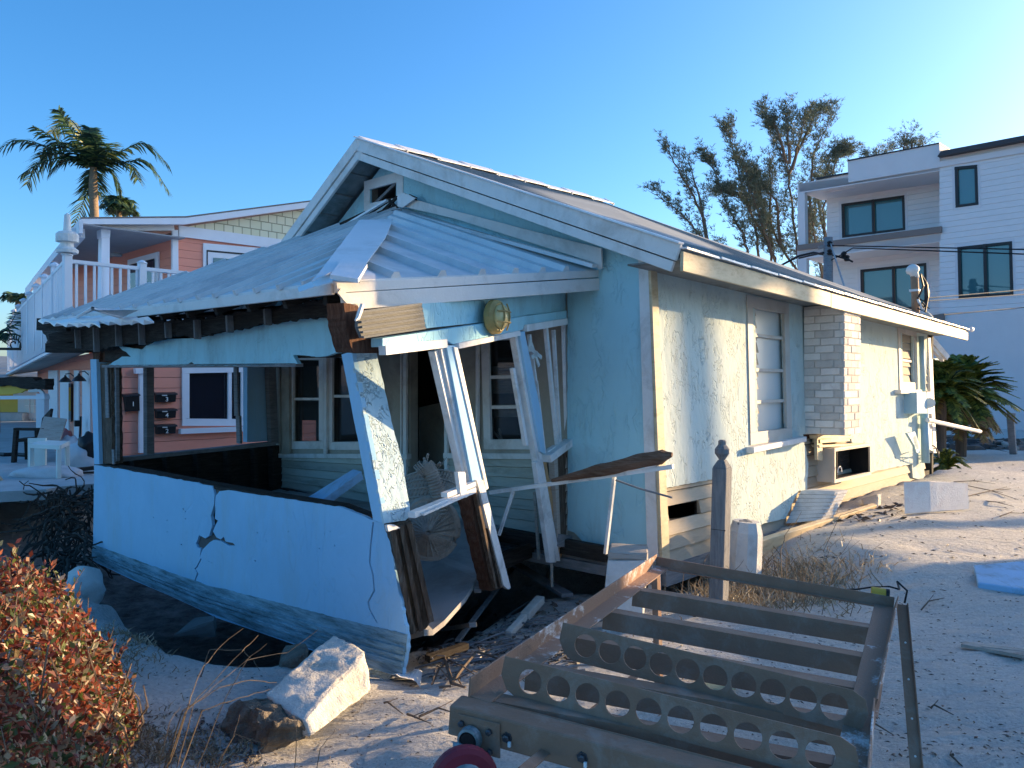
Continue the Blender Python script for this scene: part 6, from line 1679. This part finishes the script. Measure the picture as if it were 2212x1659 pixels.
m = MB(); m.bar(onz(*D2p(430, 830))+Z*.02, onz(*D2p(430, 830))+Z*.5, .26, .04, V((0, -1, 0))); tag(m.build('cream_panel', 'white_resin'), 'cream panel standing behind the side table legs', 'panel')
def lump(name, c, r, mat, label, cat, sq=(1, 1, .5), n=1.0):
    bm = bmesh.new(); bmesh.ops.create_icosphere(bm, subdivisions=3, radius=1)
    for v in bm.verts:
        p = v.co.copy(); q = 1+.35*noise.noise(p*1.7+c)+.15*noise.noise(p*5+c); v.co = V((p.x*r*sq[0]*q, p.y*r*sq[1]*q, p.z*r*sq[2]*q))
    me = bpy.data.meshes.new(name); bm.to_mesh(me); bm.free(); me.materials.append(M[mat])
    for p in me.polygons: p.use_smooth = True
    o = bpy.data.objects.new(name, me); o.location = c; col.objects.link(o); return tag(o, label, cat)
lump('boulder', W(182, 1278, 6.2), .17, 'pier_white', 'rounded white boulder behind the red hedge', 'boulder', (.85, 1, 1.15))
lump('cloth_heap', onz(*D2p(560, 880))+Z*.04, .33, 'cloth_white', 'crumpled white sheet on the terrace under the side table', 'cloth', (1.4, .6, .35))
lump('cloth_heap', onz(*D2p(790, 700))+Z*.15, .28, 'cloth_white', 'white bundle beside the side table against the wing wall', 'cloth', (.6, .6, 1))
lump('cloth_heap', onz(*D2p(740, 650))+Z*.2, .24, 'cloth_pink', 'faded pink bundle behind the white side table', 'cloth', (.6, .6, 1.2))
lump('cloth_heap', onz(*D2p(960, 760))+Z*.15, .3, 'cloth_white', 'white rag pile at the foot of the blue porch post', 'cloth', (.8, .6, .9))
lump('black_pot', onz(*D2p(1025, 760))+Z*.3, .22, 'black_plastic', 'black round pot behind the blue porch post', 'pot', (.7, .7, 1))
m = MB(); m.bar(onz(*D2p(800, 845))+Z*.04, onz(*D2p(1080, 830))+Z*.06, .12, .05); m.bar(onz(*D2p(800, 865))+Z*.03, onz(*D2p(1080, 860))+Z*.03, .05, .03); tag(m.build('dark_plank', 'dark_wood'), 'dark boards lying on the terrace edge by the blue wall', 'plank')
for i, (x, y) in enumerate(((10, 640), (150, 650))):
    pass
m = MB(); m.tube([onz(*D2p(x, y))+Z*.03 for x, y in ((-60, 640), (60, 650), (160, 645), (300, 655), (420, 650))], .04, 6); tag(m.build('black_hose', 'cable_black'), 'dark hose lying across the terrace behind the chair', 'hose')
# root mat hanging from the undercut edge
def roots():
    m = MB(); random.seed(11)
    for i in range(170):
        x = random.uniform(100, 205) if i > 40 else random.uniform(60, 205); y = random.uniform(1048, 1215)
        Y = 9.6 - (y-1050)/165*2.4 + random.uniform(-.3, .3)
        if x > 198: Y = max(Y, 8.1)
        p = W(x, y, Y); d = V((random.uniform(-1, 1), random.uniform(-.8, .3), random.uniform(-1, .3))).normalized(); pts = [p]
        for j in range(7):
            d = (d+V((random.uniform(-.6, .6), random.uniform(-.6, .6), random.uniform(-.55, .35)))).normalized(); p = p+d*random.uniform(.04, .10)
            q = p.copy(); q.z = max(q.z, gz(q.x, q.y)+.01); pts.append(q)
        m.tube(pts, [.012*(1-j/9)*random.uniform(.5, 1.3)+.003 for j in range(8)], 4, False)
    return tag(m.build('root_mat', 'root_fibre'), 'tangle of dark roots hanging below the terrace edge', 'roots', kind='stuff')
roots()
# blue board and wicker chair inside the porch
m = MB(); m.plate3([W(655, 1080, 5.9), W(763, 1013, 5.75), W(781, 1018, 5.55), W(690, 1084, 5.5)], V((.01, .02, -.06))); tag(m.build('fallen_blue_board', 'blue_board', bevel=.004), 'blue framed board slanting behind the half wall inside the porch', 'board')
wk = thing('wicker_chair', W(930, 1170, 5.5), 'tipped over grey wicker armchair lying in the porch entry', 'chair')
ctr = W(925, 1120, 5.45)
m = MB()
ax1 = V((.85, -.1, .5)).normalized(); 
def arcp(t, h): # curved back shell
    a = lerp(-1.2, 1.2, t); x = V((1, -.15, .12)).normalized(); y = V((.1, -.7, .7)).normalized(); z = V((.35, .4, .85)).normalized()
    return W(905, 1075, 5.35) + x*(.24*math.sin(a)) + y*(.16*math.cos(a)-.1) + z*(h-.15)
N = 22
for i in range(N):
    pts = [arcp(i/N, h) for h in (-.12, 0, .12, .22, .32)]
    m.tube(pts, .011, 5)
for j in range(14):
    pts = [arcp(i/12, -.12+.44*j/13)+V((0, -.006*(j % 2), 0)) for i in range(13)]
    m.tube(pts, .010, 4)
m.build('backrest', 'wicker', wk)
m = MB(); pts = [W(*p, 5.25) for p in C5((990, 1070), (1030, 1030), (1060, 1060), (1085, 1130), (1110, 1200), (1125, 1280), (1130, 1360))]
m.tube(pts, [.03, .045, .05, .05, .05, .045, .03], 9)
for i in range(22):
    t = i/22*(len(pts)-1); j = int(t); p = lerp(pts[j], pts[j+1], t-j); d = (pts[j+1]-pts[j]).normalized(); x = d.orthogonal().normalized(); y = d.cross(x)
    m.tube([p+(x*math.cos(a)+y*math.sin(a))*.052 for a in [q/8*2*math.pi for q in range(9)]], .007, 4, False)
m.build('armrest', 'wicker', wk)
m = MB(); cs = W(*C5((1060, 1440))[0], 5.25)
for j in range(17):
    rr = .02+.0125*j; m.tube([cs+V((math.cos(a)*rr*.75, -.12+j*.007+.006*((q_+j) % 2), math.sin(a)*rr*.85)) for q_, a in enumerate([q/30*2*math.pi for q in range(31)])], .008, 4, False)
for q in range(30):
    a = q/26*2*math.pi; m.tube([cs+V((math.cos(a)*r_*.75, -.122+(r_-.02)/.0125*.007, math.sin(a)*r_*.85)) for r_ in (.02, .12, .22)], .007, 4)
m.tube([cs+V((math.cos(a)*.18, .02, math.sin(a)*.2)) for a in [q/24*2*math.pi for q in range(25)]], .03, 7, False)
m.build('seat', 'wicker', wk)
m = MB()
for a_, b_ in (((1030, 1030), (1045, 955)), ((1040, 1050), (1020, 980)), ((1060, 1070), (1125, 1010)), ((1070, 1080), (1100, 1120))):
    m.tube([W(*C5(a_)[0], 5.3), W(*C5(b_)[0], 5.25)], .010, 4)
for i in range(16):
    p = W(*C5((1060+random.uniform(-20, 40), 1070+random.uniform(-20, 60)))[0], 5.25); m.tube([p, p+V((random.uniform(-.05, .1), 0, random.uniform(-.08, .12)))], .003, 3)
m.build('frayed_strands', 'wicker', wk)
# ---------------------------------------------------------------- hedge
def hedge():
    random.seed(5)
    t = thing('hedge', V((-1.95, 2.9, 0)), 'clipped hedge of red, orange and green leaves at the lower left corner', 'hedge')
    # crown outline as a height field over the ground plan
    m = MB(); b = MB()
    def top(x, y):
        # right boundary slopes from (-1.25) near camera
        ex = -1.24 - .42*(y-2.4) + .07*noise.noise(V((y*3, 1, 2)))
        d = (ex - x)
        if d < 0: return 0
        far = 3.75 + .1*noise.noise(V((x*3, 5, 2))) - y
        if far < 0: return 0
        h = .85*min(1, (d/.42))**.5*min(1, far/.35)**.5
        return h + .07*noise.noise(V((x*4, y*4, 0))) + .05*noise.noise(V((x*9, y*9, 2)))
    n = 0
    while n < 30000:
        x = random.uniform(-3.2, -.8); y = random.uniform(1.9, 3.9)
        h = top(x, y)
        if h < .1: continue
        z = h*(1-abs(random.gauss(0, .12))) if random.random() < .55 else random.uniform(.05, h)
        # keep leaves near the surface
        g = min(h - z, (-1.24-.42*(y-2.4)) - x + .05)
        if g > .22 and random.random() < .85: continue
        c = V((x, y, z)); s_ = random.uniform(.010, .022)
        d = V((random.uniform(-1, 1), random.uniform(-1, .6), random.uniform(-.3, 1.2))).normalized()
        sd = d.cross(V((random.uniform(-1, 1), random.uniform(-1, 1), random.uniform(-1, 1)))).normalized(); nn = d.cross(sd)
        k = len(m.v); m.v += [c-d*s_, c+sd*s_*.55+nn*.003, c+d*s_*1.1, c-sd*s_*.55+nn*.003]; m.f.append((k, k+1, k+2)); m.f.append((k, k+2, k+3)); n += 1
    for i in range(240):
        x = random.uniform(-3.0, -1.1); y = random.uniform(2.0, 3.7); h = top(x, y)
        if h < .15: continue
        p = V((x, y, 0)); pts = [p]
        for j in range(4): p = p + V((random.uniform(-.07, .07), random.uniform(-.07, .07), h/4.2)); pts.append(p)
        b.tube(pts, [.009, .007, .006, .004, .003], 4, False)
    for i in range(520):
        x = random.uniform(-3.0, -1.0); y = random.uniform(1.95, 3.8); h = top(x, y)
        if h < .15: continue
        ln = random.uniform(.04, .13); dr = V((random.uniform(-.5, .6), random.uniform(-.5, .5), 1)).normalized()
        p0 = V((x, y, h-.03)); b.tube([p0, p0+dr*ln], [.0025, .0015], 4, False)
        for j in range(random.randint(4, 9)):
            c = p0+dr*ln*(j/8+.1); s_ = random.uniform(.010, .02); d = (dr*.6+V((random.uniform(-1, 1), random.uniform(-1, 1), random.uniform(0, .6)))).normalized(); sd = d.cross(V((random.uniform(-1, 1), random.uniform(-1, 1), random.uniform(-1, 1)))).normalized()
            k = len(m.v); m.v += [c, c+d*s_+sd*s_*.5, c+d*s_*2.1, c+d*s_-sd*s_*.5]; m.f.append((k, k+1, k+2)); m.f.append((k, k+2, k+3))
    m.build('leaves', 'hedge_leaves', t, fix=False); b.build('twigs', 'bark', t)
hedge()

# ---------------------------------------------------------------- dry weeds, litter, twigs
def blades(name, label, cat, pts, n, h, mat='dry_grass', r=.25, w_=.004, lean=(.0, 0), kind='thing', grp='dry weed clumps'):
    m = MB()
    for (px, py) in pts:
        c = G(px, py)
        for _ in range(n):
            x, y = c.x+random.gauss(0, r), c.y+random.gauss(0, r); z = gz(x, y)-.01
            d = V((random.uniform(-.6, .6)+lean[0], random.uniform(-.6, .6), random.uniform(.3, 1))).normalized()
            L = h*random.uniform(.3, 1); p = V((x, y, z)); q = p+d*L*.5+V((random.uniform(-.03, .03), 0, 0)); e = p+d*L+V((lean[0]*L*.5, random.uniform(-.1, .1)*L, -.18*L))
            s_ = d.cross(V((0, 1, .3))).normalized()*w_
            k = len(m.v); m.v += [p-s_, p+s_, q+s_*.8, q-s_*.8, e]; m.f += [(k, k+1, k+2, k+3), (k+3, k+2, k+4)]
    return tag(m.build(name, mat, fix=False), label, cat, grp if kind == 'thing' else None, kind=None if kind == 'thing' else kind)
random.seed(21)
blades('dry_weeds', 'broad tangle of dry weeds and stems between the fence post and the rack', 'weeds', [(1620, 1270), (1680, 1262), (1740, 1250), (1600, 1300), (1660, 1300), (1560, 1290), (1800, 1240), (1720, 1290), (1650, 1235), (1760, 1285)], 200, .20, r=.18, kind='stuff')
blades('dry_weeds', 'brown dry grass tufts and fallen leaves beside the red hedge', 'weeds', [(300, 1640), (350, 1620), (420, 1630), (260, 1600), (300, 1590), (270, 1400), (280, 1440), (265, 1370), (480, 1640)], 150, .09, r=.10, w_=.0035, kind='stuff')
def stems(label, roots_, grp='bare weed stems'):
    m = MB()
    for pts, Ys, r in roots_:
        P = [W(p[0], p[1], y) for p, y in zip(pts, Ys)]; P[0].z = gz(P[0].x, P[0].y)-.02
        Q_ = []
        for i in range(len(P)-1):
            for j in range(4): Q_.append(lerp(P[i], P[i+1], j/4)+V((random.uniform(-.004, .004), 0, random.uniform(-.004, .004))))
        Q_.append(P[-1]); m.tube(Q_, [r*.62*(1-.7*i/len(Q_)) for i in range(len(Q_))], 4, False)
    return tag(m.build('weed_stems', 'dry_stem'), label, 'weed', grp)
S7 = lambda *a: C7(*a)
stems('bare curved stems rising across the dark hole left of the toppled pier', [
    (C7((920, 1340), (1080, 1180), (1300, 1040), (1480, 1000), (1640, 1010)), (3.1, 3.2, 3.3, 3.4, 3.5), .006), (C7((930, 1330), (1100, 1180), (1250, 1020), (1430, 830), (1530, 730)), (3.1, 3.2, 3.3, 3.4, 3.5), .005),
    (C7((940, 1310), (1120, 1140), (1180, 950), (1280, 820), (1440, 690)), (3.1, 3.2, 3.3, 3.4, 3.5), .005), (C7((1010, 1330), (1200, 1180), (1420, 1100), (1600, 1050)), (3.1, 3.2, 3.3, 3.4), .006),
    (C7((1100, 1320), (1330, 1110), (1460, 880), (1700, 830), (1885, 695)), (3.1, 3.3, 3.4, 3.5, 3.6), .005), (C7((1180, 870), (1240, 815), (1440, 820), (1500, 880), (1540, 940)), (4.0, 4.05, 4.1, 4.1, 4.0), .006),
    (C7((1000, 1300), (1150, 1140), (1400, 930), (1580, 780)), (3.1, 3.2, 3.4, 3.5), .004), (C7((900, 1350), (1000, 1250), (1070, 1150)), (3.05, 3.1, 3.15), .004)])
stems('dark thin stems at the bottom below the toppled pier', [(C7((1800, 1517), (1900, 1400), (1990, 1280)), (2.9, 3.0, 3.1), .004), (C7((1720, 1480), (1760, 1300), (1740, 1200)), (2.9, 3.0, 3.05), .0035), (C7((1100, 1400), (1400, 1320), (1600, 1380), (1900, 1300)), (3.0, 3.1, 3.1, 3.1), .003), (C7((1150, 1450), (1380, 1340), (1420, 1200)), (3.0, 3.1, 3.15), .003)])
stems('long dry stems arching over the sand between the fallen beam and the rack', [
    (D4((1210, 1640), (1180, 1300), (1230, 1120), (1340, 1000), (1400, 880)), (5.3, 5.4, 5.5, 5.6, 5.7), .006), (D4((1240, 1640), (1250, 1300), (1220, 1120)), (5.3, 5.4, 5.5), .005),
    (D4((1300, 1540), (1500, 1340), (1700, 1150)), (5.3, 5.4, 5.5), .004), (D4((1480, 1500), (1700, 1250), (1860, 1110)), (5.3, 5.4, 5.5), .004), (D4((1600, 1560), (1750, 1400), (1900, 1200), (1940, 1100)), (5.2, 5.3, 5.4, 5.5), .004),
    (D4((1620, 1090), (1800, 920), (1960, 870), (2080, 900)), (6.4, 6.5, 6.6, 6.7), .005), (D4((1900, 1500), (2100, 1300), (2250, 1200)), (5.2, 5.3, 5.4), .004), (D4((1400, 1480), (1560, 1380), (1820, 1330), (2000, 1180)), (5.2, 5.3, 5.4, 5.5), .004)])
stems('grey curled stems on the sand between the fence post and the cottage corner', [(D4((150, 1350), (180, 1400), (220, 1430)), (5.4, 5.4, 5.4), .004), (D4((400, 1620), (370, 1480), (400, 1380), (430, 1330)), (5.3, 5.3, 5.4, 5.4), .006), (D4((620, 1600), (700, 1500), (800, 1380)), (5.2, 5.3, 5.3), .005), (D4((700, 1610), (660, 1500), (620, 1440)), (5.2, 5.3, 5.3), .005), (D4((840, 1620), (850, 1500), (820, 1440)), (5.1, 5.2, 5.2), .004), (D4((930, 1640), (1000, 1560), (1080, 1500)), (5.1, 5.2, 5.2), .004)])
def rootclump():
    m = MB(); c = G(*D5((930, 1520))[0])
    for pts, r in ((((930, 1520), (870, 1370), (840, 1230)), .013), (((930, 1520), (1080, 1380), (1220, 1290), (1360, 1250), (1640, 1270)), .011), (((930, 1510), (760, 1420), (690, 1540)), .006), (((700, 1530), (780, 1370), (900, 1340), (1060, 1410), (1200, 1460), (1440, 1450)), .006), (((930, 1520), (1090, 1550)), .009), (((1010, 1460), (1050, 1540)), .005), (((780, 1560), (920, 1540)), .008), (((930, 1500), (1180, 1480), (1430, 1420)), .004)):
        P = [G(*p, .02) for p in D5(*pts)]; n_ = len(P)
        for i in range(n_): P[i] = P[i] + Z*(.06*math.sin(math.pi*i/(n_-1)) if n_ > 2 else 0)
        m.tube(P, [r*(1-.5*i/n_) for i in range(n_)], 5)
    tag(m.build('branch', 'bark'), 'forked dark dead branch lying on the sand in front of the hole', 'branch')
rootclump()
def scatter(name, label, n, region, size, mat='litter', flat=.3, pow_=1.0):
    m = MB()
    i = 0; tries = 0
    while i < n and tries < n*20:
        tries += 1
        x, y = region(); 
        if x is None: continue
        z = gz(x, y)
        s_ = size*random.uniform(.3, 1)**1.5; a = random.uniform(0, 6.28); d = V((math.cos(a), math.sin(a), random.uniform(-flat, flat))); e = V((-math.sin(a), math.cos(a), random.uniform(-flat, flat)))*random.uniform(.15, .5)
        c = V((x, y, z+.004+s_*.1)); k = len(m.v)
        m.v += [c-d*s_, c+e*s_, c+d*s_*random.uniform(.6, 1), c-e*s_, c+Z*s_*.3]; m.f += [(k, k+1, k+4), (k+1, k+2, k+4), (k+2, k+3, k+4), (k+3, k, k+4)]; i += 1
    return tag(m.build(name, mat, fix=False), label, 'debris', kind='stuff')
def rpx(x0, x1, y0, y1, k=1.0):
    def f():
        p = G(random.uniform(x0, x1), y0+(y1-y0)*random.random()**k); return p.x, p.y
    return f
random.seed(31)
scatter('leaf_litter', 'dark leaf litter and bark chips heaped below the porch entry', 800, rpx(930, 1230, 1340, 1470), .03)
scatter('leaf_litter', 'scattered dark specks of twigs and shell over the right sand', 1500, rpx(1300, 2215, 1240, 1655), .02, flat=.1)
scatter('leaf_litter', 'crumbs and shell bits over the left foreground sand', 900, rpx(250, 1010, 1380, 1658), .014, flat=.1)
scatter('leaf_litter', 'scattered debris along the wall and far right sand', 500, rpx(1480, 2215, 1000, 1230), .035, flat=.2)
scatter('leaf_litter', 'brown fallen leaves on the sand around the hedge', 900, rpx(200, 560, 1540, 1658), .022, flat=.5)
scatter('rubble', 'white and grey broken bits of plaster and wood strewn in the hole beside the porch floor', 420, rpx(900, 1260, 1300, 1440), .05, flat=.5)
scatter('rubble', 'broken bits of brick and mortar at the foot of the sunlit wall', 160, rpx(1650, 1960, 1085, 1130), .07, flat=.6)
random.seed(77)
tw = [((1560, 1640), (1620, 1625)), ((2010, 1540), (2060, 1555)), ((1990, 1320), (2040, 1300)), ((2080, 1050), (2200, 1080)), ((2090, 1075), (2212, 1055)), ((2060, 1040), (2150, 1050)), ((1880, 1570), (1930, 1590)), ((2060, 1640), (2090, 1655)), ((905, 1560), (985, 1550)), ((880, 1545), (930, 1570)), ((830, 1530), (870, 1545)), ((2110, 1080), (2190, 1100)), ((2130, 970), (2185, 978)), ((2160, 1120), (2212, 1112))]
TWL = ['twig on the sand in front of the steel rack, nearest the bottom edge', 'twig right of the long right leg of the rack', 'twig between the rack corner and the blue board', 'twig just right of the square white block', 'longest twig crossing the sand towards the right edge beyond the blue board', 'twig nearest the low sago palm', 'short twig close beside the long right leg of the rack', 'twig in the bottom right corner of the picture', 'longest of the twigs left of the rack caster', 'middle twig left of the rack caster', 'twig nearest the toppled concrete pier', 'twig between the square white block and the right edge', 'farthest twig, near the lone post stub', 'twig at the right edge, just above the blue board']
for i, (a, b) in enumerate(tw):
    m = MB(); A_, B_ = G(*a, .015), G(*b, .015); md = (A_+B_)/2+V((random.uniform(-.04, .04), random.uniform(-.05, .05), .02)); m.tube([A_, md, B_], [.006, .005, .002], 6)
    m.tube([md, md+(B_-A_)*.25+V((.02, .05, .01))], .0025, 4)
    tag(m.build('twig', 'bark'), TWL[i], 'twig', 'dark twigs lying on the open sand')
for (x, y), lb in (((2060, 955), 'shortest weathered stub'),):
    pass
sp3 = W(2190, 968, 16); m = MB(); m.bar(V((sp3.x, 16, gz(sp3.x, 16)-.1)), W(2183, 905, 16), .12, .12, U); m.bar(W(2178, 900, 16), W(2190, 901, 16), .1, .16); tag(m.build('fence_stub', 'grey_wood'), 'lone leaning grey post stub at the far right before the white building', 'post')
m = MB(); a, b = G(2160, 958, .05), G(2195, 974, .05); m.bar(a, b, .12, .06); tag(m.build('plank', 'driftwood'), 'pale plank on the sand near the lone post stub', 'plank')
m = MB()
for i in range(26):
    x = 1990+i*9+random.uniform(-6, 6); p = G(x, 962+random.uniform(-12, 10)); m.v; s_ = random.uniform(.15, .4)
    rockmesh(m, [p+V(c)*s_ for c in ((-1, -.6, -.3), (1, -.6, -.3), (1, .6, -.3), (-1, .6, -.3), (-.7, -.4, .25), (.7, -.4, .25), (.7, .4, .25), (-.7, .4, .25))], 2, .08, i)
tag(m.build('debris_bank', 'litter', fix=False), 'low dark bank of debris along the far sand by the white building', 'debris', kind='stuff')
def sticks():
    m = MB()
    for i in range(120):
        a = G(random.uniform(890, 1230), random.uniform(1330, 1475), .015); an = random.uniform(-.5, .9); L = random.uniform(.05, .35)
        b = a + V((math.cos(an), math.sin(an), 0))*L; b.z = gz(b.x, b.y)+random.uniform(.01, .06); m.tube([a, (a+b)/2+Z*random.uniform(0, .02), b], [random.uniform(.003, .008)]*3, 5)
    tag(m.build('stick_heap', 'grey_wood'), 'heap of broken sticks and laths washed up below the entry', 'debris', kind='stuff')
sticks()
# ---------------------------------------------------------------- shade casters beyond the right edge: added wall, inferred palm with added fronds
def at_aq(a, q, z=0): return V((a*math.sin(SUN_AZ)-q*math.cos(SUN_AZ), a*math.cos(SUN_AZ)+q*math.sin(SUN_AZ), z))
nb = thing('shade_wall', at_aq(13, 2.0), 'added unseen wall beyond the right edge that shades the foreground sand', 'wall')
m = MB(); m.plate3([at_aq(13, -8, -.2), at_aq(13, 2.7, -.2), at_aq(13, 4.05, -.2), at_aq(13, 4.15, 1.5), at_aq(13, 3.2, 1.6), at_aq(13, 3.1, 2.2), at_aq(13, 2.9, 2.9), at_aq(13, -8, 2.9)], V((.25, .1, 0))); m.build('wall', 'concrete_slab', nb)  # stepped outline shaped to keep the sun off the rack and sand
pq = -1.489*math.cos(SUN_AZ)+6.2*math.sin(SUN_AZ); p = at_aq(24, pq)
pt_ = thing('palm_tree', V((p.x, p.y, 0)), 'unseen palm beyond the right edge, trunk shading the sunlit wall, fronds added to shade the porch', 'palm tree')
m = MB(); m.tube([V((p.x, p.y, 0)), V((p.x, p.y, 6.2))], .13, 10); m.build('trunk', 'palm_bark', pt_, smooth=True)
m, r_ = MB(), MB(); random.seed(9)  # fronds added and hung low to shade the porch fascia and header
for i in range(34):
    c = at_aq(24, pq-random.uniform(-.1, .25), 6.25); an = random.uniform(0, 6.28); L = random.uniform(.5, .75); h_ = V((math.cos(an), math.sin(an), 0))
    frond(m, r_, [c, c+h_*L*.6+Z*random.uniform(-.1, .3), c+h_*L-Z*random.uniform(.2, .6)], .35, .05, 16, .6)
for i in range(90):
    c = at_aq(24+random.uniform(-.3, .3), pq-.1, 6.1); e_ = at_aq(24+random.uniform(-.7, .7), random.uniform(4.38, 5.05), random.uniform(5.28, 5.95))
    frond(m, r_, [c, (c+e_)/2+Z*.15, e_], .22, .11, 16, .1)
m.build('fronds', 'palm_leaves', pt_, fix=False); r_.build('frond_stalks', 'palm_leaves', pt_)
